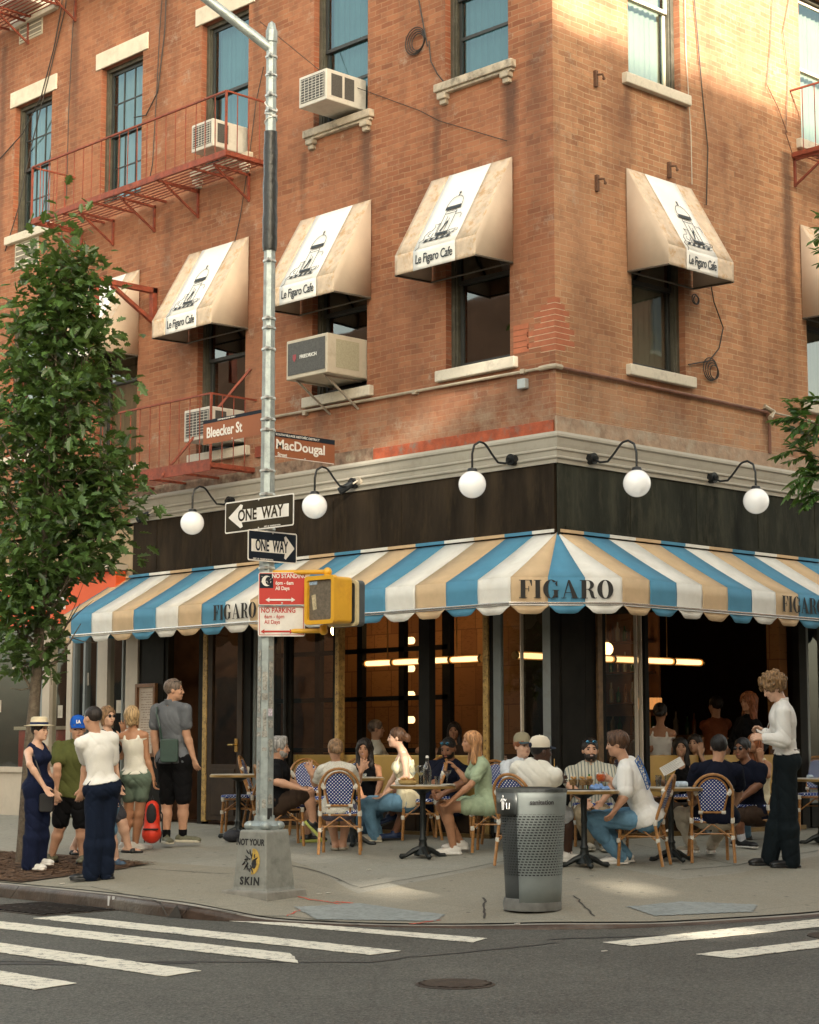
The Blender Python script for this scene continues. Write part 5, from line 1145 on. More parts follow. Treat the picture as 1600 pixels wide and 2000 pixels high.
def sign(name,c,xa,w_,h,build,label,cat='sign',base=M_sw,r=.02,tilt=0.):
    o=empty(name,tuple(c)); F=place(Vector(c),xa,(0,0,1)); 
    if tilt: F=F@Matrix.Rotation(tilt,4,'Z')
    mb=MB(); mb.poly([(x,y,-.003) for x,y in rrect(w_,h,r)],(0,0,.003)); mb.xf(F); mb.build('plate',base,o,world=True)
    build(o,F,w_,h); 
    b=MB(); 
    for s in (-1,1): b.ball((0,s*h*.44,.003),.009,8,4,0,(1,1,.5))
    b.xf(F); b.build('bolt',M_steel,o,world=True)
    tag(o,label,cat); return o
def put(o,F,mb,name,m): mb.xf(F); return mb.build(name,m,o,world=True)
def one_way(dirn,blackm):
    def f(o,F,w_,h):
        m=MB(); m.poly([(x,y,.0006) for x,y in rrect(w_-.024,h-.024,.012)],(0,0,.001)); put(o,F,m,'face',blackm)
        s=dirn; a=MB(); L=w_*.445; pts=[(-s*L*.97,h*.20),(-s*L*.97,-h*.20),(s*L*.56,-h*.20),(s*L*.52,-h*.34),(s*L*.60,-h*.38),(s*L*.99,-.005),(s*L*.99,.005),(s*L*.60,h*.38),(s*L*.52,h*.34),(s*L*.56,h*.20)]
        if s<0: pts=pts[::-1]
        a.poly([(x,y,.002) for x,y in pts],(0,0,.001)); put(o,F,a,'arrow',M_sw)
        t=text_mb('ONE  WAY',.132,.80,.0028); t.v=[(x-s*.02,y,z+.005) for x,y,z in t.v]; W=max(v[0] for v in t.v)-min(v[0] for v in t.v); k=w_*.66/W; t.v=[(x*k,y*1.12,z) for x,y,z in t.v]; put(o,F,t,'lettering',blackm)
        t=text_mb('DEPT  OF  TRANSPORTATION',.017,1.,.0003); t.v=[(x+w_*.2*(1 if s<0 else -1),y-h*.43,z+.004) for x,y,z in t.v]; put(o,F,t,'small_print',M_sw)
    return f
# sign A on a plane x=const
xs=PX-.09
cA=(at_px(440,1005,x=xs)+at_px(574,1002,x=xs))/2; wA=abs(at_px(440,1005,x=xs)[1]-at_px(574,1002,x=xs)[1]); hA=at_px(507,972,x=xs)[2]-at_px(507,1034,x=xs)[2]
sign('one_way_sign',cA,LX,wA,hA,one_way(-1,M_sbr),'brownish black ONE WAY sign with a white arrow pointing left')
ys=PY-.09
cB=(at_px(484,1066,y=ys)+at_px(580,1070,y=ys))/2; wB=abs(at_px(484,1068,y=ys)[0]-at_px(580,1068,y=ys)[0]); hB=at_px(532,1038,y=ys)[2]-at_px(532,1098,y=ys)[2]
sign('one_way_sign',cB,RX,wB,hB,one_way(1,M_sb),'navy black ONE WAY sign with a white arrow pointing right')
def bleecker(o,F,w_,h):
    m=MB(); m.poly([(-w_/2,h*.36,.0006),(w_/2,h*.36,.0006),(w_/2,h*.5,.0006),(-w_/2,h*.5,.0006)],(0,0,.001)); put(o,F,m,'top_strip',M_sb)
    t=text_mb('Bleecker St',.135,.62,.003); W=max(v[0] for v in t.v)-min(v[0] for v in t.v); k=w_*.60/W; t.v=[(x*k-w_*.14,y-.012,z+.002) for x,y,z in t.v]; t.v=[(x,y*1.05,z) for x,y,z in t.v]; put(o,F,t,'lettering',M_sw)
    t=text_mb('SOUTH VILLAGE HISTORIC DISTRICT',.018,.9,.0003); t.v=[(x-w_*.1,y+h*.43,z+.003) for x,y,z in t.v]; put(o,F,t,'small_print',M_sw)
xs2=PX
yA=at_px(398,845,x=xs2)[1]; yB=PY+.07; zc2=at_px(450,836,x=xs2)[2]; 
sign('street_name_sign',(xs2-.006,(yA+yB)/2,zc2),LX,abs(yA-yB),.235,bleecker,'brown street name sign reading Bleecker St, left of the pole',base=M_brs,r=.004)
def macd(o,F,w_,h):
    m=MB(); m.poly([(-w_/2,h*.31,.0006),(w_/2,h*.31,.0006),(w_/2,h*.5,.0006),(-w_/2,h*.5,.0006)],(0,0,.001)); put(o,F,m,'top_strip',M_sb)
    t=text_mb('MacDougal',.125,.72,.0028); W=max(v[0] for v in t.v)-min(v[0] for v in t.v); k=w_*.80/W; t.v=[(x*k-w_*.07,y+.0,z+.002) for x,y,z in t.v]; put(o,F,t,'lettering',M_sw)
    t=text_mb('Street',.055,.85,.001); t.v=[(x-w_*.37,y-h*.40,z+.002) for x,y,z in t.v]; put(o,F,t,'lettering',M_sw)
    t=text_mb('SOUTH VILLAGE HISTORIC DISTRICT',.030,.80,.0004); W=max(v[0] for v in t.v)-min(v[0] for v in t.v); k=w_*.72/W; t.v=[(x*k-w_*.12,y+h*.40,z+.003) for x,y,z in t.v]; put(o,F,t,'small_print',M_sw)
    m=MB(); m.poly([(-w_/2+.01,-h*.49,.0006),(w_/2-.01,-h*.49,.0006),(w_/2-.01,-h*.465,.0006),(-w_/2+.01,-h*.465,.0006)],(0,0,.001)); put(o,F,m,'edge_line',M_sw)
x1=at_px(653,880,y=PY)[0]; zc3=at_px(597,876,y=PY)[2]
sign('street_name_sign',((PX+.07+x1)/2,PY-.006,zc3),RX,x1-PX-.07,.235,macd,'brown street name sign reading MacDougal Street, right of the pole',base=M_brs,r=.004)
# parking rules: two plates on one back plate, facing the camera side
aP=math.radians(-37); xaP=Vector((math.cos(aP),math.sin(aP),0)); outP=Vector((xaP.y,-xaP.x,0)); dp=depth_of((PX,PY,2.3))-.10
def pl3(px,py): return Vector(tuple(pxd(px,py,dp)))
cP=pl3(551,1150); hT=(pl3(551,1118)-pl3(551,1182)).length; wT=(pl3(507,1150)-pl3(600,1150)).length*.99
def nostand(o,F,w_,h):
    m=MB(); m.poly([(x,y,.0006) for x,y in rrect(w_-.012,h-.012,.012)],(0,0,.001)); put(o,F,m,'red_face',M_sr)
    m=MB(); m.poly([(-w_/2+.012,h*.02,.002),(-w_/2+.135,h*.02,.002),(-w_/2+.135,h*.46,.002),(-w_/2+.012,h*.46,.002)],(0,0,.001)); put(o,F,m,'night_panel',M_sb)
    m=MB(); cx,cy=-w_/2+.075,h*.24; oo=arc(cx,cy,.045,.048,60,300,14); ii=arc(cx+.022,cy,.034,.040,75,285,14)
    for k in range(14): m.poly([(*oo[k],.0035),(*oo[k+1],.0035),(*ii[k+1],.0035),(*ii[k],.0035)],(0,0,.0008))
    for k in range(14): a,b=RS.uniform(-.055,.055),RS.uniform(-.06,.06); m.box(cx+a-.0025,cx+a+.0025,cy+b-.0025,cy+b+.0025,.0035,.0045)
    put(o,F,m,'moon',M_sw)
    m=MB()
    for s,sz,x,y in (('NO STANDING',.056,.066,.115),('6pm - 6am',.046,.022,.052),('All Days',.046,.004,.003)):
        t=text_mb(s,sz,.82,.0013); t.v=[(a+x,b+y,c+.003) for a,b,c in t.v]; merge(m,t)
    put(o,F,m,'lettering',M_sw); m=MB(); yy=-h*.34; m.poly([(-.15,yy,.003),(-.115,yy+.022,.003),(-.115,yy+.008,.003),(.085,yy+.008,.003),(.085,yy+.022,.003),(.12,yy,.003),(.085,yy-.022,.003),(.085,yy-.008,.003),(-.115,yy-.008,.003),(-.115,yy-.022,.003)],(0,0,.001)); put(o,F,m,'arrow',M_sw)
def nopark(o,F,w_,h):
    m=MB(); W2,H2=w_/2-.012,h/2-.012; t_=.005
    for x0,x1,y0,y1 in ((-W2,W2,H2-t_,H2),(-W2,W2,-H2,-H2+t_),(-W2,-W2+t_,-H2+t_,H2-t_),(W2-t_,W2,-H2+t_,H2-t_)): m.box(x0,x1,y0,y1,.0005,.0015)
    for s,sz,x,y in (('NO PARKING',.062,-.03,.095),('6am - 6pm',.050,-.065,.04),('All Days',.050,-.085,-.01)):
        t=text_mb(s,sz,.84,.0014 if s[0]=='N' else .0004); t.v=[(a+x,b+y,c+.003) for a,b,c in t.v]; merge(m,t)
    put(o,F,m,'lettering',M_sr); m=MB(); yy=-h*.34; m.poly([(-.19,yy,.003),(-.155,yy+.022,.003),(-.155,yy+.008,.003),(.075,yy+.008,.003),(.075,yy+.022,.003),(.11,yy,.003),(.075,yy-.022,.003),(.075,yy-.008,.003),(-.155,yy-.008,.003),(-.155,yy-.022,.003)],(0,0,.001)); put(o,F,m,'arrow',M_sr)
sign('parking_sign',cP,xaP,wT,hT,nostand,'red NO STANDING plate with a white crescent moon on the pole',tilt=math.radians(.5))
cQ=pl3(550,1213); hQ=(pl3(551,1184)-pl3(551,1244)).length
sign('parking_sign',cQ,xaP,wT,hQ,nopark,'white NO PARKING plate with red letters under the red plate',tilt=math.radians(.5))
# ================================================================ PEDESTRIAN SIGNAL
M_yel=mat('signal yellow',(.72,.38,.02),.42,0,.08,4,coat=.2,dirt=(.55,.25,.02),dscale=7,damt=.4); M_lens=mat('signal lens',(.14,.12,.09),.35,0,.35,40)
dsg=dp-.20; sgx=Vector(tuple(CR)); 
def S3(px,py,dd=0.): return Vector(tuple(pxd(px,py,dsg+dd)))
cS=S3(630,1172); o=empty('pedestrian_signal',tuple(cS)); 
aS=math.radians(-86); xS=Vector((math.cos(aS),math.sin(aS),0)); F=place(cS,xS,(0,0,1)); mb=MB(); w2,h2=.178,.208
mb.poly([(x,y,-.20) for x,y in rrect(2*w2,2*h2,.03)],(0,0,.20)); mb.xf(F); mb.build('housing',M_yel,o,world=True,smooth=False,bevel=.008)
mb=MB(); P=rrect(2*w2+.02,2*h2+.02,.035); Q=rrect(2*w2-.055,2*h2-.055,.02)
for k in range(len(P)): k2=(k+1)%len(P); mb.poly([(*P[k],.0),(*P[k2],.0),(*Q[k2],.0),(*Q[k],.0)],(0,0,.045))
mb.xf(F); mb.build('door_frame',M_yel,o,world=True)
mb=MB(); mb.poly([(x,y,.012) for x,y in rrect(2*w2-.05,2*h2-.05,.02)],(0,0,.004)); mb.xf(F); mb.build('lens',M_lens,o,world=True)
mb=MB(); mb.poly([(x-.09,y-.03,.018) for x,y in ((-.03,.075),(.02,.085),(.035,-.05),(-.01,-.06))],(0,0,.001)); mb.xf(F); mb.build('sticker',mat('worn sticker',(.5,.42,.26),.8,0,.4,60),o,world=True)
mb=MB(); mb.poly([(x-.10,y+.155,.018) for x,y in ((-.05,-.015),(.05,-.012),(.05,.018),(-.05,.015))],(0,0,.001)); mb.xf(F); mb.build('sticker',mat('blue sticker',(.35,.48,.62),.7,0,.4,60),o,world=True)
# second head behind facing the other way (only its rim and back show)
F2=F@Matrix.Translation((.01,-.02,-.27)); mb=MB(); P=rrect(2*w2+.02,2*h2+.0,.04); mb.poly([(x,y,-.08) for x,y in P],(0,0,.08)); mb.xf(F2); mb.build('visor',mat('signal back grey',(.06,.07,.075),.5,0,.2),o,world=True,bevel=.01)
mb=MB(); Q=rrect(2*w2-.03,2*h2-.05,.03)
for k in range(len(P)): k2=(k+1)%len(P); mb.poly([(*P[k],.0),(*P[k2],.0),(*Q[k2],.0),(*Q[k],.0)],(0,0,.03))
mb.xf(F2); mb.build('rim',mat('cream rim',(.62,.52,.30),.5),o,world=True)
mb=MB(); top=S3(640,1117,.15); mb.tube([Vector((PX,PY,top.z+.01)),(Vector((PX,PY,top.z+.01))+top)/2,top],.022,10); mb.tube([top,top-Vector((0,0,.06))],.035,10); mb.ball(tuple(top),.042,12,8); bt=S3(632,1232,.15); mb.tube([Vector((PX,PY,bt.z)),bt],.022,10); mb.tube([bt,bt+Vector((0,0,.05))],.035,10); mb.ball(tuple(bt),.04,12,8); mb.build('bracket',M_yel,o,world=True,smooth=True)
tag(o,'yellow pedestrian crossing signal with a dark lens bolted to the pole','signal')
# ================================================================ LITTER BIN
bx_,by_=gpt(1040,1776)[:2]; M_binL=mat('bin light grey',(.30,.335,.325),.45,.3,.07,6,dirt=(.20,.21,.20),dscale=5,damt=.35); M_binD=mat('bin dark grey',(.055,.062,.062),.4,.3,.15,6)
def perf_mat(name,col,hole):
    m=bpy.data.materials.new(name); m.use_nodes=True; nt=m.node_tree; b=nt.nodes['Principled BSDF']; L=nt.links.new
    uv=_n(nt,'ShaderNodeUVMap'); mp=_n(nt,'ShaderNodeMapping'); L(uv.outputs[0],mp.inputs[0])
    br=_n(nt,'ShaderNodeTexBrick'); br.offset=.5; br.inputs['Scale'].default_value=1; br.inputs['Brick Width'].default_value=.036; br.inputs['Row Height'].default_value=.022; br.inputs['Mortar Size'].default_value=.0063; br.inputs['Mortar Smooth'].default_value=.15; br.inputs['Color1'].default_value=(1,1,1,1);br.inputs['Color2'].default_value=(1,1,1,1);br.inputs['Mortar'].default_value=(0,0,0,1); L(mp.outputs[0],br.inputs[0])
    sp=_n(nt,'ShaderNodeSeparateXYZ'); L(uv.outputs[0],sp.inputs[0])
    g=_n(nt,'ShaderNodeMath',operation='GREATER_THAN'); g.inputs[1].default_value=.28; L(sp.outputs[1],g.inputs[0]); l=_n(nt,'ShaderNodeMath',operation='LESS_THAN'); l.inputs[1].default_value=.80; L(sp.outputs[1],l.inputs[0])
    a=_n(nt,'ShaderNodeMath',operation='MULTIPLY'); L(g.outputs[0],a.inputs[0]); L(l.outputs[0],a.inputs[1]); a2=_n(nt,'ShaderNodeMath',operation='MULTIPLY'); L(a.outputs[0],a2.inputs[0]); L(br.outputs[0],a2.inputs[1])
    L2=_n(nt,'ShaderNodeMath',operation='SUBTRACT'); L2.inputs[0].default_value=1; L(a2.outputs[0],L2.inputs[1])
    no=_n(nt,'ShaderNodeTexNoise',Scale=4.,Detail=8.,Roughness=.7); tc=_n(nt,'ShaderNodeTexCoord'); L(tc.outputs['Object'],no.inputs[0]); r=_n(nt,'ShaderNodeMapRange'); r.inputs[1].default_value=.45;r.inputs[2].default_value=.7;r.inputs[4].default_value=.4; L(no.outputs[0],r.inputs[0])
    x=_n(nt,'ShaderNodeMix',data_type='RGBA'); L(r.outputs[0],x.inputs[0]); x.inputs[6].default_value=(*col,1); x.inputs[7].default_value=(*[v*.6 for v in col],1); L(x.outputs[2],b.inputs['Base Color']); b.inputs['Roughness'].default_value=.6; b.inputs['Metallic'].default_value=.05
    tr=_n(nt,'ShaderNodeBsdfTransparent'); ms=_n(nt,'ShaderNodeMixShader'); L(a2.outputs[0],ms.inputs[0]); L(b.outputs[0],ms.inputs[1]); L(tr.outputs[0],ms.inputs[2]); o=nt.nodes['Material Output']; L(ms.outputs[0],o.inputs[0]); return m
bin_=empty('litter_bin',(bx_,by_,gz(bx_,by_))); tag(bin_,'tapered light and dark grey perforated metal litter bin near the kerb','litter bin')
def shell(a0,a1,prof,mat_,name,n=26,th=.004,shear=.45,ro=0.):
    # profile (radius, z) swept over angles a0..a1 (deg); uv in metres
    me=bpy.data.meshes.new(name); V=[];Fs=[];U=[]
    for i in range(n+1):
        a=math.radians(a0+(a1-a0)*i/n)
        for r,z in prof: V.append(((r+ro)*math.cos(a)*1.0,(r+ro)*math.sin(a)*1.0,z)); U.append((a*.28+shear*z,z))
    m=len(prof)
    for i in range(n):
        for k in range(m-1): Fs.append((i*m+k,(i+1)*m+k,(i+1)*m+k+1,i*m+k+1))
    me.from_pydata(V,[],Fs); uvl=me.uv_layers.new(name='UVMap')
    for l in me.loops: uvl.data[l.index].uv=U[l.vertex_index]
    me.materials.append(mat_); 
    for p in me.polygons:p.use_smooth=True
    o=bpy.data.objects.new(name,me); COL.objects.link(o); o.parent=bin_; md=o.modifiers.new('s','SOLIDIFY'); md.thickness=th; return o
ang=math.degrees(math.atan2(CR[1],CR[0]))  # direction of image right, -43.8 deg
seam=ang-90-30
prof=[(.235,.02),(.243,.2),(.256,.45),(.272,.7),(.288,.93),(.293,1.0)]
shell(seam,seam+190,prof,perf_mat('perforated light grey',(.225,.255,.245),0),'panel',ro=.008)
shell(seam+190,seam+360,[(r-.012,z) for r,z in prof[:-1]]+[(.279,.88)],perf_mat('perforated dark grey',(.06,.068,.068),0),'panel')
shell(seam+180,seam+362,[(.297,.80),(.303,.99)],M_binD,'collar')
mb=MB(); mb.lathe([(.22,.02),(.22,.9)],(0,0,0),24); mb.build('inner_drum',mat('bin drum',(.022,.024,.024),.6),bin_,smooth=True)
mb=MB(); mb.lathe([(.245,.0),(.249,.06),(.238,.10)],(0,0,0),28); mb.build('foot',mat('bin foot',(.17,.17,.155),.7,0,.3,9),bin_,smooth=True)
mb=MB(); 
for i in range(28):
    a=2*math.pi*i/28; b=2*math.pi*(i+1)/28
    for r0,r1,z0,z1 in ((.303,.306,.985,1.01),): mb.add([(r1*math.cos(a),r1*math.sin(a),z0),(r1*math.cos(b),r1*math.sin(b),z0),(r1*math.cos(b),r1*math.sin(b),z1),(r1*math.cos(a),r1*math.sin(a),z1)],[(0,1,2,3)]); mb.add([(r1*math.cos(a),r1*math.sin(a),z1),(r1*math.cos(b),r1*math.sin(b),z1),(.17*math.cos(b),.17*math.sin(b),z1+.012),(.17*math.cos(a),.17*math.sin(a),z1+.012)],[(0,1,2,3)])
mb.build('lid_ring',M_binD,bin_)
def on_bin(mbx,adeg,z,r,name,m):
    a=math.radians(adeg); xa=Vector((-math.sin(a),math.cos(a),0)); 
    mbx.v=[((r+zz)*math.cos(a+x/r),(r+zz)*math.sin(a+x/r),z+y) for x,y,zz in mbx.v]; return mbx.build(name,m,bin_)
t=text_mb('sanitation',.055,1.,.0015); on_bin(t,seam+44,.90,.304,'lettering',mat('bin lettering',(.03,.03,.03),.6,0,.3))
m=MB(); m.ball((-.03,.052,0),.012,10,6,0,(1,1,.2)); m.poly([(-.045,.036,0),(-.015,.036,0),(-.01,-.005,0),(-.018,-.06,0),(-.028,-.06,0),(-.03,-.015,0),(-.034,-.06,0),(-.044,-.06,0),(-.05,-.005,0)],(0,0,.001)); m.tube([(-.015,.03,.001),(.005,.015,.001),(.012,.03,.001)],.004,4); m.tube([(.015,.0,.001),(.02,-.05,.001),(.045,-.05,.001),(.05,.0,.001)],.004,4); m.tube([(-.045,.03,.001),(-.062,.01,.001)],.004,4)
m.v=[(x+.0,y,z) for x,y,z in m.v]; on_bin(m,seam-20,.895,.306,'pictogram',mat('pictogram white',(.7,.7,.68),.6))
# ================================================================ OPPOSITE SIDE OF THE STREETS (unseen; shells behind the camera added to shape sun and shade)
M_opb=mat('opposite brick',(.30,.16,.10),.9,0,.2,1.2); M_opg=mat('opposite dark glass',(.03,.04,.05),.12,0,.1); M_opw=mat('opposite stone trim',(.5,.45,.36),.8)
def shell_building(x0,x1,h,holes,label,nx):
    o=empty('opposite_building',((x0+x1)/2,-17.8,0)); mb=MB()
    for a,b,z0,z1 in wall_holes(x0,x1,-.4,h,holes): mb.box(a,b,-18.0,-17.7,z0,z1)
    mb.build('front_wall',M_opb,o,world=True); q=MB(); t=MB(); n=nx
    for i in range(n):
        xx=x0+(x1-x0)*(i+.5)/n
        for z in (1.2,4.6,11.6,14.8):
            if z+2<h and not any(hh[0]-.7<xx<hh[1]+.7 and hh[2]-2.2<z<hh[3]+.2 for hh in holes): q.box(xx-.5,xx+.5,-17.69,-17.66,z,z+1.9); t.box(xx-.6,xx+.6,-17.69,-17.62,z-.12,z-.01); t.box(xx-.6,xx+.6,-17.69,-17.62,z+1.91,z+2.1)
    dim_bars=MB()
    for hh in holes:
        if hh[4] and x0<hh[0]<x1:
            z=hh[2]
            while z<hh[3]: dim_bars.box(hh[0]-.05,hh[1]+.05,-17.72,-17.70,z,z+.12*hh[4]); z+=.12
    if dim_bars.v: dim_bars.build('louvre',M_opw,o,world=True)  # bars added across the sun holes to weaken the beams
    q.build('window',M_opg,o,world=True); t.build('stone_trim',M_opw,o,world=True); c=MB(); c.box(x0,x1,-18.0,-17.4,h,h+.02); c.build('roof_edge',M_opw,o,world=True); tag(o,label,'building'); return o
def sun_hole(T,wx,wz,lv=0):
    k=(T[1]+17.85); x=T[0]-.3158*k; z=T[2]+.467*k; return (x-wx/2,x+wx/2,z-wz/2,z+wz/2,lv)
HO=[sun_hole((-.78,1.55,.90),.66,.78,.5),sun_hole(tuple(gpt(778,1738)),.75,.50,.35),sun_hole(tuple(gpt(1235,1735)),.62,.44,.35),sun_hole((-6.9,-4.75,-.46),1.1,.46,.4),sun_hole((-.02,2.35,4.62),1.2,.5,.35),sun_hole((-3.2,-4.5,-.46),.9,.26),sun_hole((-2.2,1.65,-.2),.5,.18)]  # openings added along the sun rays, each aimed at one light patch
shell_building(-5.66,4.,17.33,HO,'roofless brick shell across the right hand street, its holes added to let sun patches through',4)
shell_building(-10.6,-5.66,27.,HO,'tall roofless brick shell added behind the camera to shade the left face, with holes for sun patches',3)  # unseen tower added to keep sun off the left face
shell_building(-15.,-10.6,13.5,[],'narrow mid height brick block added behind the camera to shade the corner',2)  # unseen block added to keep the corner in shade
shell_building(4.,26.,17.33,[],'wide brick block across the right hand street, east of the open shell',8)
shell_building(-34.,-15.,7.5,[],'low brick block behind the photographer to the west',7)
def west(y0,y1,h,label,m):
    o=empty('opposite_building',(-20,(y0+y1)/2,0)); mb=MB(); mb.box(-30,-20,y0,y1,-.4,h); mb.build('front_wall',m,o,world=True); q=MB()
    n=int((y1-y0)/2.6)
    for i in range(n):
        yy=y0+(y1-y0)*(i+.5)/n
        for z in (.4,4.4):
            if z+2.<h: q.box(-19.99,-19.96,yy-.7,yy+.7,z,z+(2.6 if z<1 else 1.9))
    q.build('window',M_opg,o,world=True); tag(o,label,'building')
west(-11,1,5.6,'brown shop building across the left street, nearest the crossing',M_opb)
west(1,14,6.2,'tan shop building across the left street, in the middle of the row',mat('tan render opposite',(.22,.17,.12),.85,0,.1))
west(14,40,12.9,'long brick building far up the left street',M_opb)
# ================================================================ TREES
M_bark=mat('bark',(.11,.085,.06),.95,0,.35,22,1.,40,dirt=(.20,.17,.12),dscale=16)
def leaf_mat(name,c,tr):
    m=bpy.data.materials.new(name); m.use_nodes=True; nt=m.node_tree; b=nt.nodes['Principled BSDF']; L=nt.links.new
    g=_n(nt,'ShaderNodeNewGeometry'); r=_n(nt,'ShaderNodeMapRange'); r.inputs[3].default_value=.42; r.inputs[4].default_value=1.75; L(g.outputs['Random Per Island'],r.inputs[0])
    v=_n(nt,'ShaderNodeVectorMath',operation='SCALE'); v.inputs[0].default_value=c; L(r.outputs[0],v.inputs['Scale']); L(v.outputs[0],b.inputs['Base Color']); b.inputs['Roughness'].default_value=.38; b.inputs['Specular IOR Level'].default_value=.45
    t=_n(nt,'ShaderNodeBsdfTranslucent'); t.inputs[0].default_value=(*tr,1); x=_n(nt,'ShaderNodeMixShader'); x.inputs[0].default_value=.22; L(b.outputs[0],x.inputs[1]); L(t.outputs[0],x.inputs[2]); L(x.outputs[0],nt.nodes['Material Output'].inputs[0]); return m
M_leaf=leaf_mat('oak leaf',(.042,.083,.021),(.20,.30,.05)); M_leaf2=leaf_mat('compound leaf',(.045,.11,.025),(.22,.36,.05))
OAK=[(0,0),(.10,.12),(.26,.16),(.16,.30),(.36,.44),(.20,.54),(.38,.74),(.17,.76),(.12,.92),(0,1.0)]
def add_leaf(mb,p,d,up,L,shape=OAK,fold=.25):
    d=d/np.linalg.norm(d); s=np.cross(d,up); s/=max(np.linalg.norm(s),1e-6); u=np.cross(s,d)
    for sg in (1,-1):
        pts=[p+d*L*y+s*L*x*sg*.95+u*L*x*fold-u*L*.18*y*y for x,y in shape]; n=len(pts); mb.add(pts,[tuple(range(n)) if sg>0 else tuple(range(n-1,-1,-1))])
def left_tree():
    rs=np.random.RandomState(3); bx,by=-4.02,4.15; bz=gz(bx,by); o=empty('street_tree',(bx,by,bz)); t=MB()
    def W(r,dep,z): # r to the image right, dep away
        return np.array([bx,by,0])+np.array([CR[0],CR[1],0])*r+np.array([_f[0],_f[1],0])*dep+np.array([0,0,z])
    tr=[W(-.02,0,bz-.1),W(-.01,0,.3),W(.02,0,1.0),W(.07,0,1.7),W(.10,0,2.5),W(.13,0,3.6),W(.18,0,4.8),W(.24,0,5.8),W(.27,0,6.6)]
    t.tube([tuple(p) for p in smooth_curve(tr,3)],list(np.interp(np.linspace(0,1,25),[0,.1,.4,1],[.10,.075,.06,.012])),9)
    lm=MB(); tips=[]
    env=lambda z: np.interp(z,[1.9,2.3,2.8,3.4,4.1,4.8,5.4,6.0,6.5,6.95],[.2,.5,.70,.94,1.02,.74,.54,.28,.17,.03])
    for i in range(64):
        z0=rs.uniform(1.55,5.9); a=rs.uniform(0,6.283); c=W(np.interp(z0,[0,6.6],[0,.27]),0,z0)
        zt=z0+rs.uniform(.35,1.1); R_=env(min(zt,6.9))*rs.uniform(.55,1.05); cc=W(np.interp(zt,[0,6.6],[.0,.27]),0,zt)
        tip=cc+np.array([math.cos(a),math.sin(a),0])*R_; m1=c+(tip-c)*.5+np.array([0,0,-.10]); P=smooth_curve([c,m1,tip],5); lm.tube([tuple(p) for p in P],list(np.linspace(.022,.004,len(P))),5)
        tips.append(tip); tips.append(m1+(tip-m1)*.4)
        for k in range(5):
            s=P[int(rs.uniform(3,len(P)))-1]; tp=s+rs.randn(3)*np.array([.2,.2,.18])+np.array([0,0,.12]); lm.tube([tuple(s),tuple((s+tp)/2+rs.randn(3)*.02),tuple(tp)],[.007,.005,.002],4); tips.append(tp)
    tb=t.build('trunk',M_bark,o,world=True,smooth=True); lm.build('limb',M_bark,o,world=True,smooth=True)
    lf=MB()
    for z in np.linspace(5.6,6.95,10): tips+= [W(.25+rs.randn()*.08*(7-z),rs.randn()*.08,z)]
    for tp in tips:
        if tp[2]>7.05: continue
        cz=W(np.interp(tp[2],[0,6.6],[0,.27]),0,tp[2]); n=rs.randint(9,21); sc=.13
        for k in range(n):
            p=tp+rs.randn(3)*np.array([sc,sc,sc*.8]); 
            if p[2]<1.75 or (p[2]<2.85 and (p-cz)@CR>.22): continue
            out=(p-cz); out[2]=0; out/=max(np.linalg.norm(out),.05); d=out*.8+rs.randn(3)*.55+np.array([0,0,-.05]); up=np.array([0,0,1.])+rs.randn(3)*.45
            add_leaf(lf,p,d,up,rs.uniform(.09,.18))
    l=lf.build('crown',M_leaf,o,world=True); tag(o,'leafy green street tree with lobed leaves at the left edge','tree')
    print('leaves',len(lf.f)); return o
left_tree()
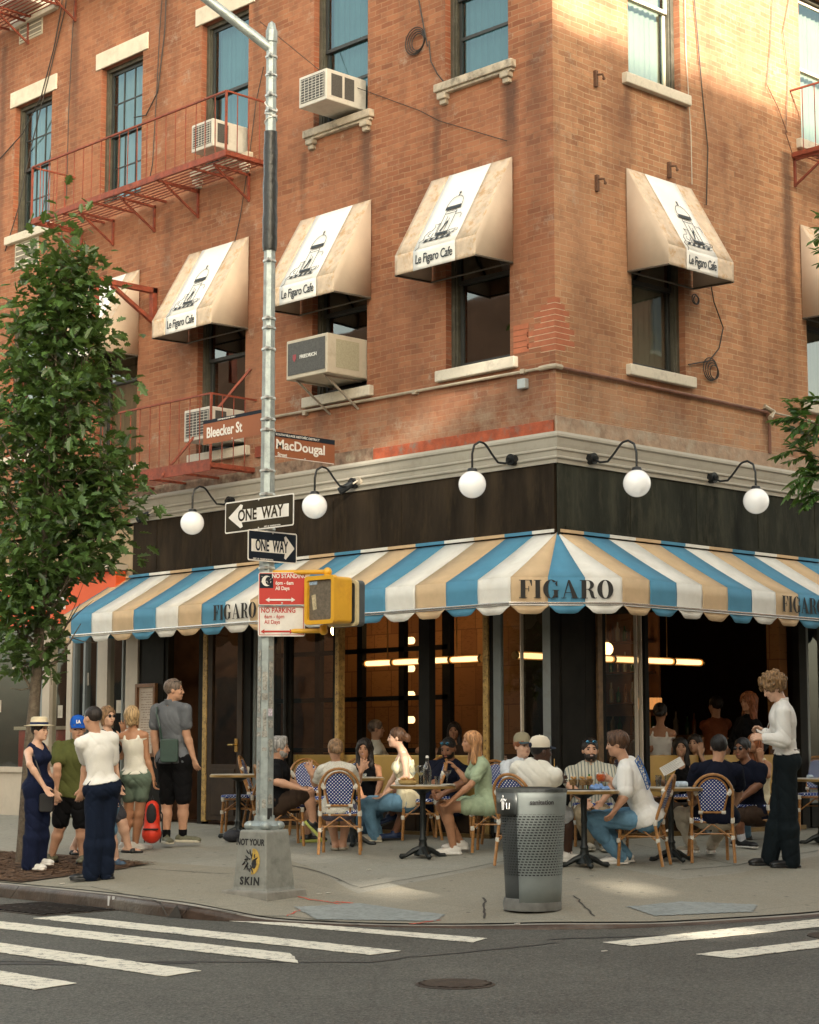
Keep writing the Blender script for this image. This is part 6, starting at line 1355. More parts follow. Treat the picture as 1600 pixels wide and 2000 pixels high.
def right_tree():
    rs=np.random.RandomState(5); dep=18.5; base=pxd(1795,1700,dep); bx,by=base[0],base[1]; bz=gz(bx,by); o=empty('street_tree',(bx,by,bz)); t=MB()
    P=[np.array([bx,by,bz-.1]),np.array([bx+.03,by,1.5]),np.array([bx,by+.05,3.2]),np.array([bx+.1,by,4.8]),np.array([bx+.2,by+.1,6.6])]
    t.tube([tuple(p) for p in smooth_curve(P,4)],list(np.linspace(.11,.02,17)),9); t.build('trunk',M_bark,o,world=True,smooth=True)
    lm=MB(); lf=MB()
    def frond(p,d,L):
        d=d/np.linalg.norm(d); n=9; pts=[p+d*L*i/n+np.array([0,0,-.20*L*(i/n)**2]) for i in range(n+1)]; lm.tube([tuple(q) for q in pts],.003,4)
        s=np.cross(d,[0,0,1]); s/=np.linalg.norm(s)
        for i in range(1,n+1):
            for sg in (1,-1):
                ld=s*sg*.8+d*.55+np.array([0,0,-.2])+rs.randn(3)*.1; add_leaf(lf,pts[i],ld,np.array([0,0,1.])+rs.randn(3)*.3,rs.uniform(.085,.13),[(0,0),(.13,.15),(.17,.4),(.12,.75),(0,1)],.2)
        add_leaf(lf,pts[-1],d,np.array([0,0,1.]),.11,[(0,0),(.13,.15),(.17,.4),(.12,.75),(0,1)],.2)
    def branch(tgt,z0):
        s=np.array([bx,by,z0]); m=(s+tgt)/2+np.array([0,0,.12]); Q=smooth_curve([s,m,tgt],6); lm.tube([tuple(q) for q in Q],list(np.linspace(.02,.004,len(Q))),5); return Q
    # visible sprays on the left side of the crown
    for px,py,z0 in ((1560,815,3.6),(1552,880,3.4),(1575,930,3.3),(1580,850,3.6),(1592,785,3.8),(1598,905,3.2),(1605,960,3.1),(1632,500,5.6),(1636,440,5.8)):
        tg=pxd(px,py,dep+rs.uniform(-.3,.3)); Q=branch(tg,z0)
        for k in range(6):
            q=Q[int(rs.uniform(len(Q)*.78,len(Q)-.1))]; d=-CR*rs.uniform(.2,1.0)+np.array([0,0,rs.uniform(-.5,.6)])+rs.randn(3)*.3
            if py<600: d=-CR*.5+rs.randn(3)*.3
            frond(q,d,rs.uniform(.18,.27))
    for k in range(60):
        a=rs.uniform(0,6.28); z=rs.uniform(3,6.8); r=rs.uniform(.3,1.25); tg=np.array([bx+1.6*CR[0]+r*math.cos(a),by+1.6*CR[1]+r*math.sin(a),z]); Q=branch(tg,z-.6)
        for j in range(5): frond(Q[-1-rs.randint(0,3)],rs.randn(3)*np.array([1,1,.5]),rs.uniform(.22,.36))
    lm.build('limb',M_bark,o,world=True,smooth=True); lf.build('crown',M_leaf2,o,world=True); tag(o,'green tree with feathery compound leaves poking in at the right edge','tree')
right_tree()
# ================================================================ BISTRO FURNITURE
M_rat=mat('rattan cane',(.36,.17,.05),.42,0,.30,25,coat=.3,dirt=(.20,.085,.025),dscale=30,damt=.6); M_bind=mat('white binding',(.66,.63,.55),.6,0,.08,60,.6,120)
def weave_mat():
    m=bpy.data.materials.new('blue and white weave'); m.use_nodes=True; nt=m.node_tree; b=nt.nodes['Principled BSDF']; L=nt.links.new
    uv=_n(nt,'ShaderNodeUVMap'); mp=_n(nt,'ShaderNodeMapping'); mp.inputs['Scale'].default_value=(1,1,1); L(uv.outputs[0],mp.inputs[0]); v=_n(nt,'ShaderNodeSeparateXYZ'); L(mp.outputs[0],v.inputs[0])
    P=.036
    def fr(x,off=0.,sc=P):
        a=_n(nt,'ShaderNodeMath',operation='MULTIPLY_ADD'); L(x,a.inputs[0]); a.inputs[1].default_value=1/sc; a.inputs[2].default_value=off; f=_n(nt,'ShaderNodeMath',operation='FRACT'); L(a.outputs[0],f.inputs[0]); s=_n(nt,'ShaderNodeMath',operation='SUBTRACT'); L(f.outputs[0],s.inputs[0]); s.inputs[1].default_value=.5; return s.outputs[0]
    def dot(ox,oy):
        a=fr(v.outputs[0],ox); c=fr(v.outputs[1],oy); p=_n(nt,'ShaderNodeMath',operation='MULTIPLY'); L(a,p.inputs[0]); L(a,p.inputs[1]); q=_n(nt,'ShaderNodeMath',operation='MULTIPLY_ADD'); L(c,q.inputs[0]); L(c,q.inputs[1]); L(p.outputs[0],q.inputs[2]); l=_n(nt,'ShaderNodeMath',operation='LESS_THAN'); L(q.outputs[0],l.inputs[0]); l.inputs[1].default_value=.040; return l.outputs[0]
    mxx=_n(nt,'ShaderNodeMath',operation='MAXIMUM'); L(dot(0,0),mxx.inputs[0]); L(dot(.5,.5),mxx.inputs[1])
    x=_n(nt,'ShaderNodeMix',data_type='RGBA'); L(mxx.outputs[0],x.inputs[0]); x.inputs[6].default_value=(.004,.030,.20,1); x.inputs[7].default_value=(.80,.84,.86,1); L(x.outputs[2],b.inputs['Base Color']); b.inputs['Roughness'].default_value=.7; b.inputs['Specular IOR Level'].default_value=.2; return m
M_weave=weave_mat()
def uvobj(name,V,F,U,mat_,parent,smooth=True):
    me=bpy.data.meshes.new(name); me.from_pydata([tuple(v) for v in V],[],F); l=me.uv_layers.new(name='UVMap')
    for lp in me.loops: l.data[lp.index].uv=U[lp.vertex_index]
    me.materials.append(mat_)
    for p in me.polygons: p.use_smooth=smooth
    o=bpy.data.objects.new(name,me); COL.objects.link(o); o.parent=parent; return o
def make_chair():
    r=empty('bistro_chair'); sz=.455; 
    def yb(z): return -.185-.16*max(0,(z-.42))/.47 if z>.42 else -.185-.075*(.42-z)/.42
    # outer back arch continuing into the rear legs
    pts=[]
    W=.205
    side=[(W+.012*(1-z/.42) if z<.42 else W, yb(z), z) for z in (0,.14,.28,.42,.52,.62,.68)]
    top=[(W*math.cos(a),yb(.68+.21*math.sin(a)),.68+.21*math.sin(a)) for a in np.linspace(0,math.pi,15)][1:-1]
    arch=side[4:]+top+[(-x,y,z) for x,y,z in side[::-1]][:3]
    b=MB(); b.tube([side[3]]+arch+[(-side[3][0],side[3][1],side[3][2])],.0155,8)
    # inner arch round the panel, narrowing downwards
    def inner(t,s): 
        pass
    ia=[(.155*math.cos(a),yb(.69+.165*math.sin(a))+.008,.69+.165*math.sin(a)) for a in np.linspace(0,math.pi,13)]
    il=[(.115,yb(.50)+.008,.50)]; b.tube(il+[(.135,yb(.6)+.008,.6)]+ia+[(-.135,yb(.6)+.008,.6),(-.115,yb(.50)+.008,.50)],.0105,7)
    b.tube([(.115,yb(.5),.505),(-.115,yb(.5),.505)],.012,7); b.tube([(.115,yb(.5),.51),(.105,yb(.42),.43)],.0105,7); b.tube([(-.115,yb(.5),.51),(-.105,yb(.42),.43)],.0105,7)
    b.build('back_frame',M_rat,r,smooth=True)
    # woven panel
    V=[];U=[];F=[]; n=14; m=10
    for i in range(n+1):
        z=.51+(.85-.51)*i/n; hw=np.interp(z,[.5,.6,.69],[.112,.132,.150]) if z<.69 else .150*math.sqrt(max(0,1-((z-.69)/.162)**2))
        for j in range(m+1): x=-hw+2*hw*j/m; V.append((x,yb(z)+.006+.01*(1-(x/.16)**2),z)); U.append((x,z))
    for i in range(n):
        for j in range(m): F.append((i*(m+1)+j,i*(m+1)+j+1,(i+1)*(m+1)+j+1,(i+1)*(m+1)+j))
    bk=uvobj('backrest',V,F,U,M_weave,r); md=bk.modifiers.new('s','SOLIDIFY'); md.thickness=.008; md.offset=0
    # seat
    V=[];U=[];F=[]; ring=[]; N=28
    def sq(a,s): c,si=math.cos(a),math.sin(a); k=(abs(c)**4+abs(si)**4)**-.25; return (.215*c*k*s*(1-.06*(si<0)),.205*si*k*s+.005)
    V.append((0,0,sz-.006)); U.append((0,0))
    for s,z in ((.5,-.006),(.86,.0),(.97,-.003),(1.,-.014),(1.0,-.034)):
        for k in range(N): x,y=sq(2*math.pi*k/N,s); V.append((x,y,sz+z)); U.append((x,y-(z<-.02)*.03))
    for k in range(N): F.append((0,1+k,1+(k+1)%N))
    for q in range(4):
        for k in range(N): F.append((1+q*N+k,1+(q+1)*N+k,1+(q+1)*N+(k+1)%N,1+q*N+(k+1)%N))
    uvobj('seat',V,F,U,M_weave,r)
    f=MB(); f.tube([(sq(a,.96)[0],sq(a,.96)[1],sz-.048) for a in np.linspace(0,2*math.pi,29)],.012,7); f.build('seat_frame',M_rat,r,smooth=True)
    for s in (1,-1):
        l=MB(); l.tube([(s*.20,.185,0),(s*.195,.175,.2),(s*.185,.165,sz-.03)],.0165,8); l.build('leg',M_rat,r,smooth=True)
        l=MB(); l.tube([(s*x,y,z) for x,y,z in side[:4]]+[(s*.205,yb(.45),.45)],.0165,8); l.build('leg',M_rat,r,smooth=True)
    g=MB()
    def V_(p,q,c): g.tube([tuple(v) for v in smooth_curve([np.array(p),np.array(c),np.array(q)],4)],.0085,6)
    for s in (1,-1): 
        V_((s*.2,.18,.24),(s*.2,-.21,.24),(s*.2,-.01,.39)); g.tube([(s*.195,.18,.29),(s*.207,-.205,.29)],.008,6)
    V_((.2,.178,.24),(-.2,.178,.24),(0,.176,.39)); V_((.207,-.215,.24),(-.207,-.215,.24),(0,-.2,.39)); g.tube([(.2,-.21,.29),(-.2,-.21,.29)],.008,6)
    g.build('brace',M_rat,r,smooth=True)
    def bd(p,d,L=.028,rr=.024): w_=MB(); p=Vector(p);d=Vector(d).normalized(); w_.tube([p-d*L,p-d*L*.5,p+d*L*.5,p+d*L],[rr*.85,rr,rr,rr*.85],8); w_.build('binding',M_bind,r,smooth=True)
    for s in (1,-1):
        bd((s*.180,yb(.70)+.004,.715),(s*.6,0,.75),.042,.026); bd((s*.116,yb(.5),.505),(1,0,0),.022,.02); bd((s*.207,yb(.43),.425),(0,0,1),.03,.024); bd((s*.188,.168,.405),(0,0,1),.026,.024)
        bd((s*.2,.18,.25),(0,0,1),.022,.022); bd((s*.207,-.214,.25),(0,0,1),.022,.022); bd((s*.105,yb(.42),.415),(0,0,1),.016,.018)
    return r
M_marb=mat('marble top',(.52,.48,.40),.3,0,.12,6,dirt=(.36,.31,.25),dscale=8,damt=.4); M_iro=mat('black cast iron',(.016,.02,.02),.45,.4,.2,20); M_edge=mat('brass table edge',(.42,.27,.10),.3,.7,.15)
def make_table():
    r=empty('bistro_table'); m=MB(); m.lathe([(.325,.715),(.335,.722),(.335,.742),(.328,.746),(.001,.747)],(0,0,0),40); m.build('table_top',M_marb,r,smooth=True,angle=.6)
    m=MB(); m.lathe([(.338,.708),(.345,.712),(.345,.736),(.337,.738)],(0,0,0),40); m.build('brass_edge',M_edge,r,smooth=True)
    m=MB(); m.lathe([(.12,.706),(.10,.695),(.035,.66),(.028,.5),(.034,.45),(.028,.42),(.030,.22),(.045,.19),(.038,.17),(.055,.10),(.075,.06),(.09,.04)],(0,0,0),14); m.build('column',M_iro,r,smooth=True)
    m=MB()
    for k in range(4):
        a=math.pi/4+k*math.pi/2; c,s=math.cos(a),math.sin(a); m.tube([(c*.02,s*.02,.10),(c*.10,s*.10,.075),(c*.18,s*.18,.03),(c*.235,s*.235,.022),(c*.25,s*.25,.015)],[.035,.028,.02,.028,.012],8)
    m.build('foot',M_iro,r,smooth=True); return r
def top_pt(px,py,h):
    z=.5
    for i in range(60):
        d=CFW+CR*((px-800)/CF)+CUP*((1000-py)/CF); p=CAM+d*((z-CAM[2])/d[2]) if abs(d[2])>1e-4 else CAM; z=.5*z+.5*(gz(p[0],p[1])+h)
    return p
yaw0=math.degrees(math.atan2(-_f[0],_f[1]))   # rotation that makes +y point away from the camera
chair0=make_chair(); used=[False]
CH={}
def place_chair(key,px,py,head,label):
    p=gpt(px,py); c=chair0 if not used[0] else copy_tree(chair0); used[0]=True
    c.location=tuple(p); c.rotation_euler=(0,0,math.radians(yaw0-head)); tag(c,label,'chair','blue and white woven bistro chairs'); CH[key]=(p,head); return c
place_chair('bun',666,1667,2,'bistro chair with its back to the viewer under the woman with the fair hair bun')
place_chair('grey',556,1652,78,'bistro chair under the grey haired man in a black T shirt')
place_chair('curly',706,1633,175,'bistro chair under the woman with long dark curls')
place_chair('cream',812,1640,-100,'bistro chair under the woman in the cream top')
place_chair('beard',880,1634,170,'bistro chair under the bearded man in navy with glasses on his head')
place_chair('mint',962,1664,-80,'bistro chair under the woman in pale green shorts')
place_chair('bincap',1030,1690,35,'bistro chair behind the litter bin under the man in the backward cream cap')
place_chair('khaki',1000,1650,150,'bistro chair under the man in the khaki cap, hidden behind the bin')
place_chair('smile',1158,1652,180,'bistro chair under the laughing bearded man in the striped shirt')
place_chair('tee',1252,1690,-72,'bistro chair seen from the side under the man in the white printed T shirt')
place_chair('polo',1388,1683,2,'bistro chair with its back to the viewer under the man in the navy knit polo')
place_chair('shades',1472,1652,-75,'bistro chair under the man in navy with sunglasses on')
place_chair('menu',1310,1628,175,'bistro chair under the woman holding a menu')
place_chair('profile',1255,1628,120,'bistro chair under the dark haired woman in profile behind the printed T shirt')
place_chair('far',1596,1622,195,'empty bistro chair at the right edge beyond the waiter')
place_chair('empty_left',466,1626,-88,'empty bistro chair beside the small table left of the pole')
place_chair('empty_left2',520,1618,95,'empty bistro chair hidden behind the pole at the left table')
place_chair('between',612,1632,160,'empty bistro chair showing between the grey haired man and the bun')
table0=make_table(); tu=[False]; TB={}
def place_table(key,px,py,label,rot=0.,sc=1.):
    p=gpt(px,py); t=table0 if not tu[0] else copy_tree(table0); tu[0]=True; t.location=tuple(p); t.rotation_euler=(0,0,rot); tag(t,label,'table','round marble café tables'); TB[key]=np.array([p[0],p[1],p[2]+.747]); return t
place_table('mid',826,1676,'round marble table with a water bottle and bowls beside the woman in the cream top',.3)
place_table('left',690,1652,'round marble table behind the woman with the hair bun')
place_table('farleft',465,1636,'empty round marble table left of the pole by the café door',.5)
place_table('right',1142,1694,'round marble table behind the bin with snacks and a blue napkin',.2)
place_table('right2',1312,1682,'round marble table with glasses beside the man in the navy polo',.4)
place_table('far',1606,1650,'round marble table cut off at the right edge')
# ================================================================ PEOPLE (one continuous body surface each, grown from a signed distance field)
def nrm(v): v=np.asarray(v,float); return v/max(np.linalg.norm(v),1e-9)
class SDF:
    def __init__(s,lo,hi,h):
        s.h=h; s.lo=np.array(lo,float)-2*h; s.n=np.ceil((np.array(hi)+2*h-s.lo)/h).astype(int)+1; s.D=np.full(s.n,.5,np.float32)
    def sub(s,lo,hi):
        a=np.clip(np.floor((np.minimum(lo,hi)-s.lo)/s.h).astype(int),0,s.n-1); b=np.clip(np.ceil((np.maximum(lo,hi)-s.lo)/s.h).astype(int)+1,1,s.n)
        if np.any(b<=a): return None
        g=[(s.lo[i]+np.arange(a[i],b[i])*s.h).astype(np.float32) for i in range(3)]; return tuple(slice(a[i],b[i]) for i in range(3)),np.meshgrid(*g,indexing='ij')
    def put(s,sl,d,k,op='u'):
        A=s.D[sl]; d=d.astype(np.float32)
        if op=='u':
            hh=np.clip(.5+.5*(A-d)/k,0,1); s.D[sl]=A*(1-hh)+d*hh-k*hh*(1-hh)
        else:
            hh=np.clip(.5-.5*(A+d)/k,0,1); s.D[sl]=A*(1-hh)-d*hh+k*hh*(1-hh)
    def cone(s,a,b,ra,rb,k=.02,flat=None,op='u'):
        a=np.array(a,float);b=np.array(b,float); m=max(ra,rb)+k+.02; r=s.sub(np.minimum(a,b)-m,np.maximum(a,b)+m)
        if r is None: return s
        sl,(X,Y,Z)=r; d=b-a; L=max(d@d,1e-9); t=np.clip(((X-a[0])*d[0]+(Y-a[1])*d[1]+(Z-a[2])*d[2])/L,0,1); x=X-a[0]-t*d[0]; y=Y-a[1]-t*d[1]; z=Z-a[2]-t*d[2]
        if flat is not None:
            f,q=flat; c=(x*f[0]+y*f[1]+z*f[2])*(1/q-1); x=x+c*f[0];y=y+c*f[1];z=z+c*f[2]
        s.put(sl,np.sqrt(x*x+y*y+z*z)-(ra+(rb-ra)*t),k,op); return s
    def ell(s,c,r,B=None,k=.02,op='u'):
        c=np.array(c,float); B=np.eye(3) if B is None else np.array(B); m=max(r)+k+.02; q=s.sub(c-m,c+m)
        if q is None: return s
        sl,(X,Y,Z)=q; x,y,z=X-c[0],Y-c[1],Z-c[2]; u=[(x*B[i][0]+y*B[i][1]+z*B[i][2]) for i in range(3)]
        k0=np.sqrt(sum((u[i]/r[i])**2 for i in range(3))); k1=np.sqrt(sum((u[i]/r[i]**2)**2 for i in range(3)))+1e-6; s.put(sl,k0*(k0-1)/k1,k,op); return s
    def cut(s,p,n):  # remove everything on the +n side of the plane
        n=nrm(n); g=[(s.lo[i]+np.arange(s.n[i])*s.h-p[i]).astype(np.float32) for i in range(3)]; d=g[0][:,None,None]*n[0]+g[1][None,:,None]*n[1]+g[2][None,None,:]*n[2]; s.D=np.maximum(s.D,d); return s
    def wrinkle(s,amp,f=55.,ph=0.):
        g=[(s.lo[i]+np.arange(s.n[i])*s.h).astype(np.float32) for i in range(3)]; X,Y,Z=np.meshgrid(*g,indexing='ij',sparse=True)
        if f>60: s.D=s.D+amp*(np.sin(X*f+2*np.sin(Z*f*.4+ph)+ph)*np.sin(Y*f*.8+ph*2)*.5+.6*np.sin(Z*f*.25+X*f*1.1+3*np.sin(X*f*.23+ph)+2.5*np.sin(Y*f*.21))).astype(np.float32); return s
        r1=1-np.abs(np.sin(Z*f*.42+1.6*np.sin(X*f*.33+ph)+1.9*np.sin(Y*f*.29+ph*1.7)+1.1*np.sin(Z*f*.17+ph))); r2=1-np.abs(np.sin((X-Y)*f*.38+Z*f*.22+1.8*np.sin(Z*f*.19+ph*2.3)+ph)); mk=.5+.5*np.sin(X*f*.13+ph)*np.sin(Z*f*.11+Y*f*.12+ph*3); s.D=s.D+amp*(1.9*r1**3*mk+1.5*r2**3*(1-mk)-.75).astype(np.float32); return s
    def mesh(s,name,mats):
        D=s.D; I=D<0; n=np.array(D.shape)-1; c=np.zeros(n,np.uint8)
        for i in(0,1):
            for j in(0,1):
                for k in(0,1): c+=I[i:n[0]+i,j:n[1]+j,k:n[2]+k]
        ac=np.argwhere((c>0)&(c<8)); vid=np.full(n,-1,np.int32); vid[ac[:,0],ac[:,1],ac[:,2]]=np.arange(len(ac))
        co=[(i,j,k) for i in(0,1) for j in(0,1) for k in(0,1)]; V=[D[ac[:,0]+i,ac[:,1]+j,ac[:,2]+k] for i,j,k in co]
        P=np.zeros((len(ac),3)); W=np.zeros(len(ac))
        for a in range(8):
            for b in range(a+1,8):
                df=[co[b][q]-co[a][q] for q in range(3)]
                if sum(map(abs,df))!=1: continue
                m=(V[a]<0)!=(V[b]<0); t=np.where(m,V[a]/np.where(m,V[a]-V[b],1),0)
                for q in range(3): P[:,q]+=np.where(m,co[a][q]+df[q]*t,0)
                W+=m
        P=s.lo+(ac+P/W[:,None])*s.h; F=[]
        for ax in range(3):
            o=[q for q in range(3) if q!=ax]; e=np.zeros(3,int); e[ax]=1
            A=I[:D.shape[0]-e[0],:D.shape[1]-e[1],:D.shape[2]-e[2]]; B=I[e[0]:,e[1]:,e[2]:]; q=np.argwhere(A!=B)
            q=q[(q[:,o[0]]>0)&(q[:,o[1]]>0)]; 
            if len(q)==0: continue
            ins=A[q[:,0],q[:,1],q[:,2]]
            def cell(d0,d1):
                r=q.copy(); r[:,o[0]]-=d0; r[:,o[1]]-=d1; r=np.minimum(r,n-1); return vid[r[:,0],r[:,1],r[:,2]]
            f=np.stack([cell(1,1),cell(0,1),cell(0,0),cell(1,0)],1); 
            fl=ins if ax!=1 else ~ins
            f[~fl]=f[~fl][:,::-1]; F.append(f[(f>=0).all(1)])
        F=np.concatenate(F) if F else np.zeros((0,4),int)
        me=bpy.data.meshes.new(name); me.vertices.add(len(P)); me.vertices.foreach_set('co',P.astype(np.float32).ravel()); me.loops.add(F.size); me.loops.foreach_set('vertex_index',F.ravel().astype(np.int32)); me.polygons.add(len(F)); me.polygons.foreach_set('loop_start',np.arange(0,F.size,4,dtype=np.int32)); me.polygons.foreach_set('use_smooth',np.ones(len(F),bool))
        for m in (mats if isinstance(mats,(list,tuple)) else [mats]): me.materials.append(m)
        me.update(calc_edges=True); return me
def skin(name,c): return mat('skin '+name,c,.48,0,.07,30,.12,160,spec=.4)
SK={'fair':skin('fair',(.60,.37,.26)),'light':skin('light',(.52,.29,.185)),'tan':skin('tan',(.40,.20,.11)),'brown':skin('brown',(.22,.10,.055)),'dark':skin('dark',(.055,.026,.016)),'olive':skin('olive',(.42,.24,.15))}
M_eye=mat('iris dark',(.02,.014,.01),.2,0,0); M_lip=mat('lips',(.34,.10,.08),.45,0,.1); M_teeth=mat('teeth',(.7,.66,.58),.4,0,0)
def cloth(name,c,r=.9,bump=.35,var=.12): return mat('cloth '+name,c,r,0,var,14,bump,90,spec=.15)
HAIRC={'dark':(.018,.012,.009),'black':(.008,.007,.007),'brown':(.075,.035,.016),'blond':(.42,.29,.15),'fairbrown':(.22,.13,.065),'grey':(.26,.25,.235),'straw':(.38,.19,.08),'red':(.26,.085,.03),'curlblond':(.20,.115,.05),'ash':(.15,.11,.085)}
def hairm(n): return mat('hair '+n,HAIRC[n],.5,0,.75,5,.9,6,spec=.4,stretch=(13,13,2))
def at_len(px,py,p0,L,sg,Fd=None):
    """point on the line of sight through (px,py) at distance L from the parent joint"""
    r=CFW+CR*((px-800)/CF)+CUP*((1000-py)/CF); q=p0-CAM; rr=r@r; tm=(q@r)/rr
    c=CAM+r*tm; d2=L*L-(c-p0)@(c-p0)
    if sg==0:
        if Fd is None or d2<(.5*L)**2: return CAM+r*(q@CFW)
        sg=1. if (Fd@r)>0 else -1.
    if d2<=0: return c
    return c+r*(math.copysign(math.sqrt(d2/rr),sg)*min(1,abs(sg)))
PEOPLE=[]
def person(label,D,H,pel,neck,yaw,head,R,L,legR,legL,skin='light',sex='m',w=1.,hy=None,hp=0.,hr=0.,hair=('short','brown'),base=None,feet=(None,None),shirt=None,pants=None,shoe=None,socks=None,hat=None,beard=None,glasses=None,smile=0,curl=(.5,.5),hands=(None,None),lean=0,group=None,vox=.0095,nobrow=0):
    s=H/1.75; dirv=lambda a:-_f*math.cos(math.radians(a))+CR*math.sin(math.radians(a))
    F=dirv(yaw); Sd=np.cross(F,[0,0,1.])  # person's right
    U=np.array([0,0,1.]); P0=pxd(pel[0],pel[1],D)
    J={'pel':P0}; nk=at_len(neck[0],neck[1],P0,.53*s,neck[2] if len(neck)>2 else 0); J['neck']=nk; up=nrm(nk-P0)
    F=nrm(F-up*(F@up)); Sd=np.cross(F,up)
    shw=(.172 if sex=='m' else .150)*s*w; hpw=.088*s*(w if sex=='m' else 1.0)
    J['shR']=nk+Sd*shw-up*.085*s; J['shL']=nk-Sd*shw-up*.085*s; J['hR']=P0+Sd*hpw-up*.02; J['hL']=P0-Sd*hpw-up*.02
    for k,A in (('R',R),('L',L)):
        J['e'+k]=at_len(A[0][0],A[0][1],J['sh'+k],.285*s,A[0][2],F); J['w'+k]=at_len(A[1][0],A[1][1],J['e'+k],.25*s,A[1][2],F)
    for k,A in (('R',legR),('L',legL)):
        J['k'+k]=at_len(A[0][0],A[0][1],J['h'+k],.425*s,A[0][2]); J['a'+k]=at_len(A[1][0],A[1][1],J['k'+k],.41*s,A[1][2])
    hF=dirv(yaw if hy is None else hy); hU=nrm(U*math.cos(math.radians(hp))+hF*math.sin(math.radians(hp))); hF=nrm(hF*math.cos(math.radians(hp))-U*math.sin(math.radians(hp))); hS=np.cross(hF,hU)
    if hr: c_,s_=math.cos(math.radians(hr)),math.sin(math.radians(hr)); hS,hU=hS*c_+hU*s_,hU*c_-hS*s_
    hd=at_len(head[0],head[1],nk,.165*s,head[2] if len(head)>2 else 0); J['head']=hd
    g0=np.array(base) if base is not None else np.array([P0[0],P0[1],gz(P0[0],P0[1])])
    for k in J: J[k]=J[k]-g0
    # keep ankles above the ground they stand on
    for k in 'RL':
        q=J['a'+k]+g0; gg=gz(q[0],q[1]) if base is None or base[2]>-1 else 0; mn=gg+.075*s-g0[2]
        if J['a'+k][2]<mn: J['a'+k][2]=mn
    pts=np.array(list(J.values())); lo=pts.min(0)-.26; hi=pts.max(0)+.24
    T=(Sd,F,up); B=[Sd,F,up]; HB_=[hS,hF,hU]; hs=s*.98*(1. if sex=='m' else .96)
    def hp_(x,y,z): return J['head']+hS*x*hs+hF*y*hs+hU*z*hs
    def torso(g,i,f=1.):
        P,N=J['pel'],J['neck']; v=N-P; fl=(F,.70)
        hx=.010 if i>0 else 0; g.cone(J['hR'],J['hL'],(.098*s)*w+i+hx,(.098*s)*w+i+hx,.03,(F,.95)); wa=(.112 if sex=='m' else .094)*s*w
        g.cone(P+v*.05,P+v*.35,.118*s*w+i+hx,wa+i,.05,(F,.80)); g.cone(P+v*.35,P+v*.62,wa+i,(.132 if sex=='m' else .108)*s*w+i,.05,(F,.78))
        g.ell(P+v*.68,((.148 if sex=='m' else .122)*s*w+i,.102*s*math.sqrt(w)+i,.165*s+i),B,.035)
        g.cone(J['shR']+Sd*-.03*s,J['shL']+Sd*.03*s,.050*s+i*.5,.050*s+i*.5,.03,(F,.95))
        g.cone(N-up*.012,J['shR']-Sd*.01*s,.038*s+i*.6,.046*s+i*.6,.022); g.cone(N-up*.012,J['shL']+Sd*.01*s,.038*s+i*.6,.046*s+i*.6,.022)
        if sex=='f':
            for q in (1,-1): g.ell(P+v*.66+Sd*.06*s*q+F*.080*s,(.054*s+i*.6,.05*s+i*.6,.056*s+i*.6),B,.035)
        else:
            for q in (1,-1): g.ell(P+v*.72+Sd*.07*s*q+F*.060*s*w,(.07*s+i*.6,.045*s+i*.6,.055*s+i*.6),B,.04)
        for q in (1,-1): g.ell(P-F*.055*s+Sd*.055*s*q-up*.02,(.075*s+i+hx,.075*s+i+hx,.085*s+i),B,.04)
    def arm(g,k,i,t1=1.,t2=1.,m=1.):
        a,e,wr=J['sh'+k],J['e'+k],J['w'+k]; r0=(.049 if sex=='m' else .040)*s*m; i=i*.75; r1=(.041 if sex=='m' else .034)*s*m; r2=(.028 if sex=='m' else .024)*s
        b=a+(e-a)*min(t1,1); g.cone(a,b,r0+i,r0+(r1-r0)*min(t1,1)+i*(1.35 if t1<1 else 1),.022)
        if t1>=1 and t2>0: 
            c=e+(wr-e)*t2; mdp=e+(wr-e)*.3
            g.cone(e,mdp,r1+i,r1*1.05+i,.02); g.cone(mdp if t2>.3 else e,c,r1*1.05+i,r1*1.05+(r2-r1*1.05)*(t2-.3)/.7+i,.02)
    def leg(g,k,i,t1=1.,t2=1.,fl=0.):
        a,kn,an=J['h'+k],J['k'+k],J['a'+k]; r0=.084*s*(w if sex=='m' else 1.02); r1=.054*s; r2=.037*s
        b=a+(kn-a)*min(t1,1); g.cone(a,b,r0+i,r0+(r1-r0)*min(t1,1)+i+fl*t1*.6,.035)
        if t1>=1:
            g.ell(kn,(r1+i,)*3,None,.02)
            if t2>0:
                m1=kn+(an-kn)*.32+(-nrm(np.cross(nrm(an-kn),Sd))*0); c=kn+(an-kn)*t2
                g.cone(kn,m1 if t2>.32 else c,r1+i,r1*1.06+i+fl*.6,.03); 
                if t2>.32: g.cone(m1,c,r1*1.06+i+fl*.6,r1*1.06+(r2-r1*1.06)*(t2-.32)/.68+i+fl,.03)
    g=SDF(lo,hi,vox); torso(g,0)
    g.cone(J['neck']-up*.03,J['head']-hU*.055*s-hF*.012,(.056 if sex=='m' else .046)*s,(.052 if sex=='m' else .043)*s,.025)
    for k in 'RL': arm(g,k,0); leg(g,k,0)
    # head: skull, face, jaw, nose, ears, sockets
    g.ell(hp_(0,-.012,.028),(.077*hs,.095*hs,.088*hs),HB_,.02); g.ell(hp_(0,.022,-.022),(.062*hs,.070*hs,.085*hs),HB_,.03); jw=.052 if sex=='m' else .044
    g.ell(hp_(0,.030,-.068),(jw*hs,.052*hs,.042*hs),HB_,.03); g.ell(hp_(0,.074,-.094),(.020*hs,.016*hs,.016*hs),HB_,.02)
    for q in (1,-1): g.ell(hp_(.033*q,.093,.008),(.015*hs,.012*hs,.011*hs),HB_,.012,'s'); g.ell(hp_(.078*q,-.008,-.010),(.010*hs,.018*hs,.030*hs),HB_,.008); g.ell(hp_(.040*q,.066,-.028),(.020*hs,.018*hs,.018*hs),HB_,.02)
